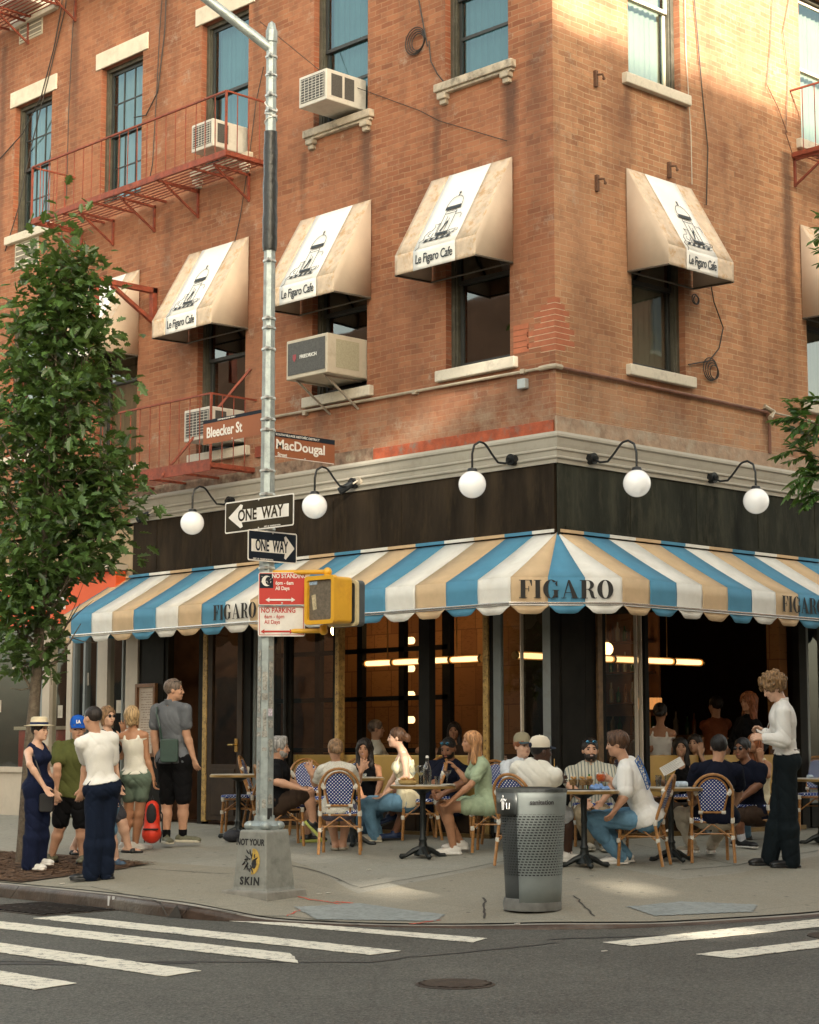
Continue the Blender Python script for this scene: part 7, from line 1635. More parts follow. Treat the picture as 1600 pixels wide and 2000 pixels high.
    g.cone(hp_(0,.088,.012),hp_(0,.106,-.030),.007*hs,.0115*hs,.010); g.ell(hp_(0,.082,-.060),(.022*hs,.014*hs,.014*hs),HB_,.012)
    # hands
    for qi,k in enumerate('RL'):
        wr=J['w'+k]; fd=nrm(wr-J['e'+k]); hd_=hands[qi]; cu=curl[qi]
        if hd_ is not None and hd_[0] is not None: fd=nrm(at_len(hd_[0],hd_[1],wr+g0,.15*s,hd_[2])-g0-wr)
        pn=F if hd_ is None or len(hd_)<4 else dirv(hd_[3])   # palm normal wish
        side=np.cross(fd,pn); 
        if np.linalg.norm(side)<.2: side=np.cross(fd,U)
        side=nrm(side); pn=nrm(np.cross(side,fd)); 
        spread=hd_ is not None and len(hd_)>4 and hd_[4]
        g.ell(wr+fd*.045*s,(.036*s,.050*s,.0155*s),[side,fd,pn],.015)
        tq=1 if (side@(J['neck']-wr))>0 else -1
        for i in range(4):
            off=(i-1.5)*.0195*s; fl_=(.070,.078,.074,.058)[i if tq<0 else 3-i]*s*.95; b=wr+fd*.085*s+side*off; sp=nrm(fd+side*(i-1.5)*(.22 if spread else .04)); c1=nrm(sp*math.cos(cu*.7)+pn*math.sin(cu*.7)); c2=nrm(sp*math.cos(cu*1.6)+pn*math.sin(cu*1.6))
            m1=b+c1*fl_*.5; g.cone(wr+fd*.06*s+side*off*.9,b,.010*s,.0098*s,.006); g.cone(b,m1,.0098*s,.0092*s,.004); g.cone(m1,m1+c2*fl_*.5,.0092*s,.0078*s,.004)
        tb=wr+fd*.025*s+side*.028*s*tq; td=nrm(fd*.75+side*tq*(.9 if spread else .45)+pn*.35); g.cone(tb,tb+td*.035*s,.0125*s,.0105*s,.01); g.cone(tb+td*.035*s,tb+td*.035*s+nrm(td+fd*.5)*.030*s,.0105*s,.0088*s,.005)
    # bare feet inside the shoes
    ft={}
    for qi,k in enumerate('RL'):
        fy=feet[qi] if feet[qi] is not None else yaw; a=J['a'+k]
        if isinstance(fy,tuple): fd=nrm(at_len(fy[0],fy[1],a+g0,.20*s,fy[2])-g0-a)
        else: fd=dirv(fy)
        if not isinstance(fy,tuple) : sole=a-U*.072*s
        else: sole=a-nrm(U-fd*(fd@U))*.06*s
        un=nrm(U-fd*(fd@U)); ft[k]=(sole,fd,un); g.cone(sole-fd*.045*s+un*.034*s,sole+fd*.155*s+un*.024*s,.032*s,.024*s,.03); g.cone(a,sole+un*.035*s,.034*s,.034*s,.02)
    body=g.mesh('person',[SK[skin],M_eye,M_lip,M_teeth,hairm(hair[1]) if hair else M_eye])
    # small painted-on features are real little pieces of the same mesh
    ex=MB(); HM=Matrix([[*(hS*hs),0],[*(hF*hs),0],[*(hU*hs),0],[0,0,0,1]]).transposed(); HM.translation=Vector(J['head'])
    for q in (1,-1): ex.ball((.032*q,.083,.006),.010,8,6,1,(1.25,.7,.62)); ex.box(.016*q,.048*q,.083,.092,.024,.031,4)
    if smile: ex.ball((0,.092,-.058),.016,10,6,2,(1.35,.5,.55)); ex.ball((0,.0955,-.057),.013,10,6,3,(1.3,.4,.30))
    else: ex.ball((0,.0925,-.058),.014,10,6,2,(1.4,.45,.38))
    ex.xf(HM); em=ex.mesh('tmp',[SK[skin],M_eye,M_lip,M_teeth,hairm(hair[1]) if hair else M_eye],smooth=True)
    bm=bmesh.new(); bm.from_mesh(body); bm.from_mesh(em); bm.to_mesh(body); bm.free(); bpy.data.meshes.remove(em)
    o=bpy.data.objects.new('person',body); COL.objects.link(o); o.location=tuple(g0); tag(o,label,'person',group)
    def child(name,me_,m=None,parent=o):
        c=bpy.data.objects.new(name,me_); COL.objects.link(c); c.parent=parent; return c
    hlo,hhi=J['head']-.30,J['head']+.22
    # ---- hair
    if hair:
        st,col=hair; hm=hairm(col); a=SDF(J['head']-np.array([.2,.2,.42]) if st in('long','longcurl') else J['head']-.2,J['head']+.2,.0075); 
        th={'short':.010,'crop':.004,'long':.016,'longcurl':.026,'bun':.011,'curly':.040,'bob':.018,'swept':.018,'tied':.010}[st]
        a.ell(hp_(0,-.014,.034),(.077*hs+th,.094*hs+th,.086*hs+th),HB_,.02)
        if st in('long','longcurl'):
            for q in (1,-1): a.cone(hp_(.062*q,-.02,.0),hp_(.085*q,-.01,-.22),.026+th*.6,.022+th*.7,.03)
            a.cone(hp_(0,-.06,0),hp_(0,-.075,-.22),.052+th*.3,.042+th*.4,.04)
        if st=='bob':
            for q in (1,-1): a.cone(hp_(.055*q,-.02,.0),hp_(.066*q,-.0,-.085),.036,.024,.03)
            a.cone(hp_(0,-.05,0),hp_(0,-.055,-.08),.062,.045,.04)
        if st=='bun': a.ell(hp_(.0,-.115,-.01),(.048,.038,.042),HB_,.02)
        if st=='tied': a.ell(hp_(.0,-.115,.01),(.040,.045,.045),HB_,.02); a.cone(hp_(0,-.13,0),hp_(0,-.15,-.09),.03,.016,.02)
        if st=='swept': a.ell(hp_(.01,.045,.105),(.055,.045,.030),HB_,.02)
        if st=='curly':
            rs=np.random.RandomState(11)
            for _ in range(90):
                v=nrm(rs.randn(3)); 
                if v[2]<-.35: continue
                c=hp_(v[0]*.108,-.014+v[1]*.120,.040+v[2]*.115); a.ell(c,(rs.uniform(.018,.030),)*3,None,.004)
        # open the face
        fz=.0 if st!='curly' else .012
        a.ell(hp_(0,.105,-.035+fz),(.064*hs,.085*hs,.098*hs),HB_,.012,'s')
        if st in('short','crop','swept','curly'):
            a.cone(hp_(-.2,.06,-.105),hp_(.2,.06,-.105),.085,.085,.01,op='s'); a.cut(hp_(0,0,-.062),-hU)
            for q in (1,-1): a.ell(hp_(.085*q,.012,-.045),(.028,.032,.045),HB_,.008,'s')
        elif st in('bun','tied'): a.cut(hp_(0,0,-.052),-hU)
        a.wrinkle({'longcurl':.009,'curly':.007,'crop':.001}.get(st,.0035),{'longcurl':120.,'curly':150.}.get(st,110.),hash(label)%7 if 0 else len(label)%7)
        child('hair',a.mesh('hair',hm))
    if beard:
        a=SDF(J['head']-.16,J['head']+.1,.007); t=beard[1]; a.ell(hp_(0,.034,-.068),((jw+.006+t)*hs,(.058+t)*hs,(.046+t)*hs),HB_,.02); a.ell(hp_(0,.022,-.03),(.070*hs,.066*hs,.07*hs),HB_,.02)
        a.cut(hp_(0,0,-.030),hU); a.cut(hp_(0,.005,0),-hF); a.ell(hp_(0,.10,-.020),(.030,.04,.022),HB_,.008,'s'); a.ell(hp_(0,.112,-.058),(.020,.03,.009),HB_,.003,'s'); a.wrinkle(.0012,200.); child('beard',a.mesh('beard',hairm(beard[0])))
    hm4=HM
    if hat:
        kind,c1,c2=hat; m1=cloth('hat '+label[:12],c1,.8,.15,.05); m2=cloth('hat band '+label[:12],c2,.8,.1,.05)
        hb=MB()
        if kind=='sun': hb.lathe([(.165,.052),(.168,.058),(.10,.070),(.098,.072),(.094,.12),(.088,.15),(.060,.162),(.001,.150)],(0,-.012,0),28,0,.98,1.12); hb.lathe([(.1005,.072),(.099,.098),(.097,.098)],(0,-.012,0),28,1,.98,1.12)
        elif kind=='cap':
            hb.lathe([(.092,.040),(.093,.07),(.088,.105),(.066,.138),(.03,.152),(.001,.154)],(0,-.014,0),24,0,.93,1.10); hb.ball((0,-.014,.155),.006,8,4,0)
            n=10; base_=len(hb.v)
            for i in range(n+1):
                a=math.pi*(i/n); x=.076*math.cos(a); y=.075+.075*math.sin(a)
                hb.v.append((.080*math.cos(a),.055+.02*math.sin(a),.050)); hb.v.append((x,y,.040-.012*abs(math.cos(a)))); hb.v.append((x,y,.034-.012*abs(math.cos(a)))); hb.v.append((.080*math.cos(a),.055+.02*math.sin(a),.042))
            for i in range(n):
                for j in range(4): hb.f.append((base_+i*4+j,base_+i*4+(j+1)%4,base_+(i+1)*4+(j+1)%4,base_+(i+1)*4+j)); hb.m.append(1)
        hb.xf(hm4); hobj=child('hat',hb.mesh('hat',[m1,m2],True,math.radians(35)))
        if kind=='cap' and hat[1][2]>.2 and hat[1][0]<.05:
            tb=text_mb('LA',.048,.8,.003); tb.xf(hm4@place((.0,.092,.092),(-1,0,0),(0,-.35,1))); child('cap_emblem',tb.mesh('e',[M_sw]))
        if kind=='cap' and label.startswith('man in a cream cap'):
            q=MB(); q.ball((0,-.112,.062),.034,12,6,0,(1.,.25,.75)); q.xf(hm4); child('cap_opening',q.mesh('e',[cloth('navy gap',(.015,.02,.04))],True))
    if glasses:
        gl=MB(); zz,yy=(.008,.098) if glasses[0]=='on' else (.085,.075) 
        for q in (1,-1):
            gl.ball((.033*q,yy,zz),.022,12,8,0,(1.05,.22,.85 if glasses[0]=='on' else .7)); gl.tube([(.054*q,yy-.004,zz+.006),(.080*q,.0,zz+.008)],.0028,5,1)
        gl.tube([(-.012,yy+.004,zz+.004),(.012,yy+.004,zz+.004)],.003,5,1)
        if glasses[0]=='thin': pass
        gl.xf(hm4); child('glasses',gl.mesh('glasses',[glasses[1],M_blk],True))
    # ---- clothes
    def garment(name,fn,m,h=.0095,wr=.0035,fr=48.):
        q=SDF(lo,hi,h); fn(q); q.wrinkle(wr*2.0,fr,len(label)%5); return child(name,q.mesh(name,m))
    if shirt:
        kind,m=shirt[0],shirt[1]; loose=shirt[2] if len(shirt)>2 else .014; hem=shirt[3] if len(shirt)>3 else -.06
        def fn(q):
            torso(q,loose)
            if kind in('tee','long','polo','loosetee'):
                tl={'tee':.62,'polo':.62,'loosetee':.85,'long':1.}[kind]
                for k in 'RL': arm(q,k,loose+.006,tl,.96 if kind=='long' else 0,1.05)
            q.cut(J['pel']+up*hem*s,-up)
            if kind in('tee','long','polo','loosetee'):
                q.cone(J['neck']+up*.05*s+F*.01,J['neck']-up*.0+F*.015,.062*s,.058*s,.01,op='s')
                if kind in('polo','long'): q.cone(J['neck']+F*.09*s+up*.03,J['neck']+F*.13*s-up*.09*s,.035*s,.004,.006,op='s')
            elif kind=='tank':
                q.cut(J['neck']-up*.115*s,up+F*.0)
                for k in (1,-1): q.cone(J['neck']+Sd*.088*s*k+F*.075*s-up*.12*s,J['neck']+Sd*.075*s*k-up*.018*s,.010+loose*.6,.010+loose*.5,.006); q.cone(J['neck']+Sd*.075*s*k-up*.018*s,J['neck']+Sd*.085*s*k-F*.07*s-up*.12*s,.010+loose*.5,.010+loose*.6,.006)
            elif kind=='vest':
                for k in (1,-1): q.ell(J['neck']+Sd*(shw+.035*s)*k-up*.05*s,(.075*s,.12*s,.11*s),B,.01,'s')
                q.cone(J['neck']+up*.06*s,J['neck']-up*.02*s+F*.05*s,.075*s,.065*s,.01,op='s'); q.cone(J['neck']+F*.10*s,J['neck']+F*.12*s-up*.13*s,.05*s,.006,.006,op='s')
        sh=garment('shirt',fn,m)
        if kind=='polo' or (kind=='long' ):
            q=SDF(J['neck']-.14,J['neck']+.14,.0085); q.cone(J['neck']-up*.005*s,J['neck']+up*.028*s-F*.004,.066*s,.060*s,.01); q.cone(J['neck']-up*.08*s,J['neck']+up*.08*s,.053*s,.050*s,.005,op='s'); q.cone(J['neck']+F*.075*s+up*.05*s,J['neck']+F*.08*s-up*.06*s,.024*s,.010*s,.004,op='s'); q.cut(J['neck']+up*.036*s,up); child('collar',q.mesh('collar',m))
    if pants:
        kind,m=pants[0],pants[1]; t1,t2,i,fl={'shorts':(.88,0,.020,.012),'shortshorts':(.50,0,.016,.012),'jeans':(1,1.04,.012,.006),'wide':(1,1.05,.016,.028),'slim':(1,.96,.010,.006),'skirt':(.8,0,.02,.02)}[kind]
        def fn(q):
            P=J['pel']; q.cone(J['hR'],J['hL'],.104*s*w+i*.7,.104*s*w+i*.7,.03,(F,.95)); q.cone(P,P+up*.11*s,.112*s*w+i*.4,.106*s*w+i*.3,.04,(F,.82))
            for e in (1,-1): q.ell(P-F*.055*s+Sd*.055*s*e-up*.02,(.078*s+i*.6,.078*s+i*.6,.088*s+i*.6),B,.04)
            q.cut(P+up*((.115 if (not shirt or len(shirt)<4 or shirt[3]>=0) else shirt[3]+.075))*s,up)
            for k in 'RL': leg(q,k,i,t1,t2,fl)
            if kind=='skirt': q.cone((J['hR']+J['hL'])/2,(J['kR']+J['kL'])/2*.8+(J['hR']+J['hL'])/2*.2,.12*s,.15*s,.05)
        garment('trousers' if t2>0 else ('shorts' if kind!='skirt' else 'skirt'),fn,m,wr=.0045,fr=40.)
    if socks is not None:
        q=SDF(lo,hi,.010); 
        for k in 'RL': a,b=J['a'+k],J['k'+k]; q.cone(a,a+(b-a)*socks[1],.043*s,.046*s,.01)
        child('socks',q.mesh('socks',socks[0]))
    if shoe:
        kind=shoe[0]
        for k in 'RL':
            a=J['a'+k]; so,fd,un=ft[k]; sd=np.cross(fd,un); q=SDF(so-.28,so+.30,.0072)
            if kind!='sandal':
                q.cone(so-fd*.045*s+un*.045*s,so+fd*.14*s+un*.032*s,.040*s,.032*s,.02,(un,.95)); q.ell(so+fd*.15*s+un*.03*s,(.046*s,.062*s,.030*s),[sd,fd,un],.02); q.cone(so+un*.05*s-fd*.01,a+un*.02*s,.042*s,.042*s,.02)
                q.cut(so+un*.098*s,un); q.cut(so+un*.004,-un)
            else:
                q.cone(so-fd*.06*s+un*.012*s,so+fd*.17*s+un*.012*s,.042*s,.045*s,.01,(un,.3)); q.cone(so+fd*.09*s+un*.02*s-sd*.03*s,so+fd*.09*s+un*.02*s+sd*.03*s,.034*s,.034*s,.01)
            if kind=='boot': q.cone(so+un*.05,a+un*.06*s,.05*s,.05*s,.02)
            so_=child('shoe',q.mesh('shoe',shoe[1]))
            q=SDF(so-.28,so+.30,.0072); th_=shoe[3] if len(shoe)>3 else .026
            q.cone(so-fd*.050*s+un*.01,so+fd*.155*s+un*.01,.043*s,.049*s,.01); q.cut(so+un*th_,un); q.cut(so,-un); child('sole',q.mesh('sole',shoe[2]),parent=so_)
    PEOPLE.append((label,J,g0,s)); 
    for a,b,l in (('shR','eR',.285),('eR','wR',.25),('shL','eL',.285),('eL','wL',.25),('hR','kR',.425),('kR','aR',.41),('hL','kL',.425),('kL','aL',.41),('pel','neck',.53)):
        r=np.linalg.norm(J[a]-J[b])/(l*s)
        if not .8<r<1.2: print('BONE',label[:30],a,b,'%.2f'%r)
    return o,J,g0,(hS,hF,hU,HM)
def cD(k,d=0.): return depth_of(CH[k][0])-.0+d
M_w=cloth('white cotton',(.74,.73,.69),.9,.3,.03); M_ow=cloth('off white cotton',(.70,.68,.60),.9,.3,.03); M_navy=cloth('navy cotton',(.009,.014,.040)); M_navyk=cloth('navy knit',(.006,.008,.018)); M_black=cloth('black cotton',(.006,.006,.007)); M_den=cloth('dark denim',(.008,.014,.032)); M_jean=cloth('light denim',(.13,.26,.38),.85,.4,.2); M_jean2=cloth('mid denim',(.10,.19,.27),.85,.4,.2); M_oliv=cloth('olive linen',(.085,.095,.030)); M_gry=cloth('grey pique',(.13,.14,.155)); M_sage=cloth('sage twill',(.12,.165,.125)); M_cream=cloth('cream knit',(.72,.65,.45),.9,.5,.05); M_croch=mat('white crochet',(.66,.64,.56),.95,0,.25,120,1.,130); M_brn=cloth('brown twill',(.05,.032,.022)); M_khk=cloth('khaki twill',(.28,.22,.14)); M_crm2=cloth('cream twill',(.50,.46,.37)); M_mint=cloth('mint cotton',(.34,.42,.28)); M_inkj=cloth('ink jeans',(.009,.014,.017))
M_lb=cloth('pale blue shirt',(.60,.64,.68)); 
S_w=mat('shoe white',(.70,.68,.63),.5,0,.06,20); S_b=mat('shoe black',(.012,.013,.014),.4,0,.1,20); S_ol=mat('shoe olive',(.14,.14,.09),.7,0,.3,30); S_bl=mat('shoe blue',(.015,.035,.10),.6,0,.3,40); S_gum=mat('sole pale',(.50,.46,.36),.7); S_lime=mat('sole lime',(.42,.46,.10),.6); S_bg=mat('shoe beige',(.36,.32,.25),.8,0,.2,30); S_cro=mat('clog blue',(.05,.09,.14),.7)
M_lensd=mat('dark lens',(.01,.01,.012),.1,0,0,spec=.8); M_lensb=mat('blue mirror lens',(.05,.18,.30),.08,.8,.2,30); M_lensc=mat('clear lens',(.35,.30,.26),.1,.2,0)
def stripes_mat():
    m=bpy.data.materials.new('striped camp shirt'); m.use_nodes=True; nt=m.node_tree; b=nt.nodes['Principled BSDF']; L=nt.links.new; tc=_n(nt,'ShaderNodeTexCoord'); mp=_n(nt,'ShaderNodeMapping'); mp.inputs['Rotation'].default_value=(0,0,math.radians(-yaw0)); L(tc.outputs['Object'],mp.inputs[0]); wv=_n(nt,'ShaderNodeTexWave',Scale=9.); wv.inputs['Distortion'].default_value=.6; L(mp.outputs[0],wv.inputs[0]); r=_n(nt,'ShaderNodeMapRange'); r.inputs[1].default_value=.72;r.inputs[2].default_value=.82; L(wv.outputs[1],r.inputs[0]); x=_n(nt,'ShaderNodeMix',data_type='RGBA'); L(r.outputs[0],x.inputs[0]); x.inputs[6].default_value=(.50,.47,.37,1); x.inputs[7].default_value=(.15,.18,.18,1); L(x.outputs[2],b.inputs['Base Color']); b.inputs['Roughness'].default_value=.9; return m
M_strp=stripes_mat()
gD=lambda px,py: depth_of(gpt(px,py))
# ---- the group standing at the left
P1=person('woman in a straw hat and navy jumpsuit standing by the street tree',gD(66,1700),1.66,(75,1533),(70,1452),62,(78,1427),((58,1493,0),(86,1536,.3)),((92,1505,.8),(106,1545,.2)),((66,1612,0),(58,1686,0)),((80,1612,.2),(76,1676,.4)),'fair','f',.95,hair=('short','dark'),shirt=('vest',M_navy,.013,-.02),pants=('wide',M_navy),shoe=('s',S_w,S_w),hat=('sun',(.62,.54,.38),(.02,.03,.08)),smile=1,feet=(70,60),hands=(None,(112,1560,0,180)))
P2=person('man in a bright blue cap and olive short sleeved shirt facing the viewer',gD(138,1688)+.15,1.74,(141,1547),(150,1449),-8,(152,1424),((112,1500,0),(109,1545,0)),((182,1500,0),(178,1545,0)),((117,1615,-.2),(100,1672,0)),((158,1615,-.2),(162,1676,0)),'light','m',1.12,hy=12,hp=8,hair=('short','ash'),shirt=('polo',M_oliv,.024,-.04),pants=('shorts',M_black),shoe=('s',S_ol,S_b),hat=('cap',(.012,.09,.42),(.012,.08,.36)),feet=(-45,0))
P3=person('man in a white T shirt and wide dark jeans with his back to the viewer',gD(193,1719),1.74,(199,1534),(187,1431),-150,(181,1403),((219,1490,.6),(216,1535,.8)),((170,1487,0),(160,1540,0)),((206,1625,0),(206,1707,0)),((184,1625,0),(178,1705,0)),'light','m',.93,hy=-130,hair=('crop','dark'),shirt=('loosetee',M_w,.016,.035),pants=('wide',M_den),shoe=('s',S_b,S_b),feet=(-95,-80))
P4=person('woman in dark glasses and a sleeveless top behind the man in white',gD(205,1668)+.15,1.70,(214,1540),(209,1424),60,(210,1400),((222,1478,-.2),(232,1530,-.2)),((205,1478,.5),(210,1520,.5)),((238,1605,-.3),(250,1662,0)),((170,1608,.3),(143,1672,0)),'fair','f',1.0,hy=45,hair=('bob','fairbrown'),shirt=('vest',M_black,.012,-.05),pants=('skirt',mat('dotted skirt',(.04,.04,.05),.9,0,.9,260)),shoe=('sandal',S_b,S_b),glasses=('on',M_lensd),feet=(60,20))
P5=person('boy in denim shorts and blue clogs hidden behind the man in the white T shirt',gD(222,1690)-.0,1.36,(208,1572),(200,1500),60,(200,1478),((214,1530,0),(222,1560,0)),((196,1530,.5),(198,1560,.5)),((218,1628,0),(228,1684,0)),((206,1628,.3),(210,1680,.3)),'fair','m',.95,hair=('short','brown'),shirt=('tee',M_navy,.016),pants=('shorts',M_jean2),shoe=('s',S_cro,S_cro),feet=(40,60))
P6=person('blonde woman in a cream camisole and sage shorts seen from behind',gD(255,1660),1.67,(266,1515),(259,1424),168,(258,1399),((287,1478,0),(300,1522,-.2)),((236,1478,0),(242,1432,.5)),((272,1590,0),(264,1648,0)),((251,1590,0),(242,1652,.2)),'tan','f',1.0,hair=('bob','blond'),shirt=('tank',M_ow,.012,.035),pants=('shortshorts',M_sage),shoe=('s',S_w,S_w,.03),feet=(110,150),hands=((302,1545,0,90),(240,1412,0,180,1)),curl=(.8,.2))
P7=person('tall man in a grey polo and black shorts looking in at the café door',gD(345,1653),1.86,(341,1480),(333,1371),150,(340,1348),((364,1433,0),(378,1480,-.2)),((301,1433,0),(306,1478,.4)),((358,1570,0),(357,1632,0)),((326,1570,0),(325,1634,-.1)),'light','m',1.12,hy=92,hair=('short','ash'),shirt=('polo',M_gry,.014,-.04),pants=('shorts',M_black),socks=(M_black,.16),shoe=('s',S_ol,S_gum,.03),glasses=('thin',M_lensc),feet=(75,20))
# ---- left tables
P8=person('grey haired man in a black T shirt sitting with crossed legs',cD('grey'),1.82,(545,1566),(542,1486),88,(546,1461),((540,1527,-.4),(584,1539,-.3)),((562,1525,.5),(588,1541,.2)),((603,1548,-.4),(613,1610,0)),((590,1574,.4),(602,1655,0)),'light','m',1.05,hair=('swept','grey'),beard=('grey',.001),shirt=('tee',M_black,.016,-.02),pants=('shorts',M_brn),shoe=('s',S_b,S_lime,.035),feet=((634,1632,-.1),100))
P9=person('woman with a fair hair bun and white crochet top seen from behind',cD('bun'),1.68,(660,1577),(657,1489),178,(655,1464),((698,1533,0),(705,1508,-.6)),((615,1531,0),(609,1513,-.6)),((678,1588,1),(670,1655,0)),((645,1588,1),(655,1657,0)),'light','f',1.05,hy=-165,hair=('bun','fairbrown'),shirt=('tee',M_croch,.014,-.04),pants=('shortshorts',mat('floral print',(.10,.10,.16),.9,0,.9,120)),shoe=('sandal',S_bg,S_bg),hands=((712,1488,0,180,1),(602,1492,0,180,1)),curl=(.12,.12),glasses=('on',M_lensc))
P10=person('woman with long dark curls and a black sleeveless top facing the viewer',cD('curly',.1),1.68,(722,1572),(713,1490),-5,(712,1464),((697,1534,0),(708,1556,-.8)),((743,1530,0),(735,1556,-.6)),((708,1590,-1),(708,1650,0)),((734,1590,-1),(736,1648,0)),'tan','f',1.0,hy=-12,hair=('longcurl','dark'),shirt=('vest',M_black,.012),pants=('jeans',M_jean2),shoe=('s',S_b,S_b),smile=1)
P11=person('woman in a cream halter top and blue jeans lit by the sun, facing left',cD('cream'),1.72,(795,1562),(787,1466),-84,(775,1441),((770,1520,.3),(752,1548,.3)),((794,1517,-.4),(752,1549,-.3)),((722,1568,.6),(738,1628,0)),((716,1572,-.3),(731,1634,0)),'fair','f',1.05,hair=('tied','brown'),shirt=('tank',M_cream,.012,-.06),pants=('jeans',M_jean),shoe=('s',S_bg,S_gum),hy=-92)
P13=person('bearded man in a navy T shirt looking down with glasses pushed up',cD('beard'),1.82,(872,1564),(879,1487),-25,(876,1462),((850,1534,0),(848,1548,-.8)),((903,1530,0),(868,1549,-.6)),((800,1562,-.6),(771,1650,0)),((778,1546,-.7),(762,1596,0)),'brown','m',1.15,hy=-28,hp=20,hair=('crop','black'),beard=('black',.004),shirt=('tee',M_navyk,.018),pants=('shorts',M_navy),shoe=('s',S_bl,S_b,.022),glasses=('up',M_lensb),feet=(-75,(738,1605,-.1)))
P15=person('woman with long wavy red blonde hair and pale green shorts reaching forward',cD('mint'),1.70,(950,1568),(933,1478),-78,(921,1450),((912,1524,.4),(893,1503,.3)),((920,1533,-.4),(884,1562,-.2)),((862,1575,.6),(900,1646,0)),((872,1577,-.2),(886,1657,0)),'tan','f',1.0,hair=('long','straw'),shirt=('tee',M_mint,.012),pants=('shortshorts',M_mint),shoe=('s',S_w,S_w,.03),feet=(-80,-85),hands=((884,1492,0,-90),None),curl=(.6,.5))
# ---- right tables
P16=person('man in a khaki cap and pale blue shirt behind the litter bin',cD('khaki'),1.80,(1012,1570),(1021,1484),20,(1021,1458),((995,1530,0),(1012,1548,-.6)),((1050,1530,0),(1062,1545,-.6)),((1005,1590,-1),(1005,1655,0)),((1038,1590,-1),(1040,1655,0)),'fair','m',1.0,hy=28,hair=('short','red'),shirt=('long',M_lb,.02),pants=('jeans',M_khk),shoe=('s',S_b,S_b),hat=('cap',(.30,.27,.18),(.06,.085,.10)))
P17=person('man in a cream cap and off white T shirt turned away behind the bin',cD('bincap'),1.86,(1040,1578),(1050,1490),150,(1057,1468),((1083,1527,.3),(1094,1524,.9)),((1004,1530,0),(1020,1556,.6)),((1108,1592,.5),(1110,1678,0)),((1062,1590,.8),(1068,1670,0)),'dark','m',1.12,hy=112,hair=('crop','black'),shirt=('tee',M_ow,.022),pants=('shorts',M_lb),shoe=('s',S_w,S_w,.03),hat=('cap',(.66,.60,.48),(.03,.04,.06)),feet=(85,110))
P18=person('laughing bearded man in a pale striped shirt with mirrored glasses on his head',cD('smile',.1),1.82,(1157,1576),(1153,1492),3,(1153,1465),((1114,1537,0),(1140,1563,-.7)),((1196,1538,0),(1176,1566,-.6)),((1138,1592,-1),(1150,1655,0)),((1176,1592,-1),(1180,1655,0)),'light','m',1.15,hair=('short','dark'),beard=('dark',.008),shirt=('polo',M_strp,.024),pants=('slim',M_khk),shoe=('s',S_bg,S_gum),glasses=('up',M_lensb),smile=1)
P19=person('man in a white T shirt with a blue back print leaning to the left table',cD('tee'),1.82,(1264,1594),(1219,1484),-105,(1206,1453),((1208,1536,.4),(1192,1522,.3)),((1222,1552,-.3),(1203,1580,-.2)),((1163,1598,.5),(1222,1678,0)),((1152,1600,-.2),(1211,1684,0)),'light','m',1.05,hy=-100,hp=8,hair=('swept','brown'),shirt=('loosetee',M_w,.022,-.05),pants=('jeans',M_jean),shoe=('s',S_ow if 0 else S_w,S_w,.022),feet=(-85,-80),hands=((1182,1520,0,180),None),curl=(.9,.5))
P20=person('woman with sleek black hair in profile behind the white T shirt man',cD('profile',.1),1.64,(1243,1575),(1243,1490),70,(1249,1463),((1238,1530,0),(1262,1548,-.3)),((1262,1530,.5),(1275,1548,.2)),((1272,1590,-.3),(1275,1655,0)),((1270,1588,.5),(1272,1655,0)),'fair','f',.95,hair=('long','black'),shirt=('vest',M_black,.012),pants=('jeans',M_black),shoe=('s',S_w,S_w))
P21=person('woman with long black hair holding up a white menu card',cD('menu',.15),1.66,(1325,1575),(1329,1489),-5,(1330,1460),((1304,1534,0),(1290,1525,-.8)),((1352,1536,0),(1320,1540,-.9)),((1310,1590,-1),(1305,1655,0)),((1345,1590,-1),(1345,1655,0)),'olive','f',.95,hair=('long','black'),shirt=('vest',M_black,.012),pants=('jeans',M_black),shoe=('s',S_w,S_w))
P22=person('dark haired woman with both hands raised to her face',cD('menu',.45),1.64,(1372,1570),(1364,1484),-30,(1357,1453),((1350,1520,-.2),(1356,1474,-.4)),((1392,1518,0),(1368,1474,-.4)),((1355,1590,-1),(1355,1650,0)),((1385,1590,-1),(1385,1650,0)),'olive','f',.95,hair=('long','dark'),shirt=('tank',M_black,.012),pants=('jeans',M_black),shoe=('s',S_b,S_b),hands=((1358,1455,0,180),(1368,1455,0,180)),curl=(.4,.4))
P23=person('man in a navy knit polo seen from behind with cream trousers',cD('polo'),1.82,(1398,1592),(1401,1488),178,(1405,1459),((1443,1548,0),(1432,1578,.8)),((1350,1548,0),(1362,1578,.8)),((1420,1598,1),(1390,1652,0)),((1330,1590,.6),(1352,1652,0)),'light','m',1.12,hy=170,hair=('short','black'),shirt=('tee',M_navyk,.022,-.06),pants=('slim',M_crm2),socks=(cloth('grey sock',(.36,.36,.35)),.3),shoe=('s',S_bg,S_w,.03),feet=(175,-140))
P24=person('man in navy wearing dark glasses sitting beside the waiter',cD('shades'),1.80,(1470,1586),(1459,1487),-48,(1450,1463),((1432,1535,.2),(1438,1560,-.3)),((1482,1533,-.2),(1446,1561,-.4)),((1432,1590,-.3),(1440,1640,0)),((1440,1595,-.6),(1450,1652,0)),'brown','m',1.05,hy=-40,hair=('short','black'),shirt=('tee',M_navyk,.018),pants=('shorts',M_brn),socks=(cloth('white sock',(.6,.62,.66)),.32),shoe=('s',S_b,S_w,.018),glasses=('on',M_lensd),feet=(-20,40))
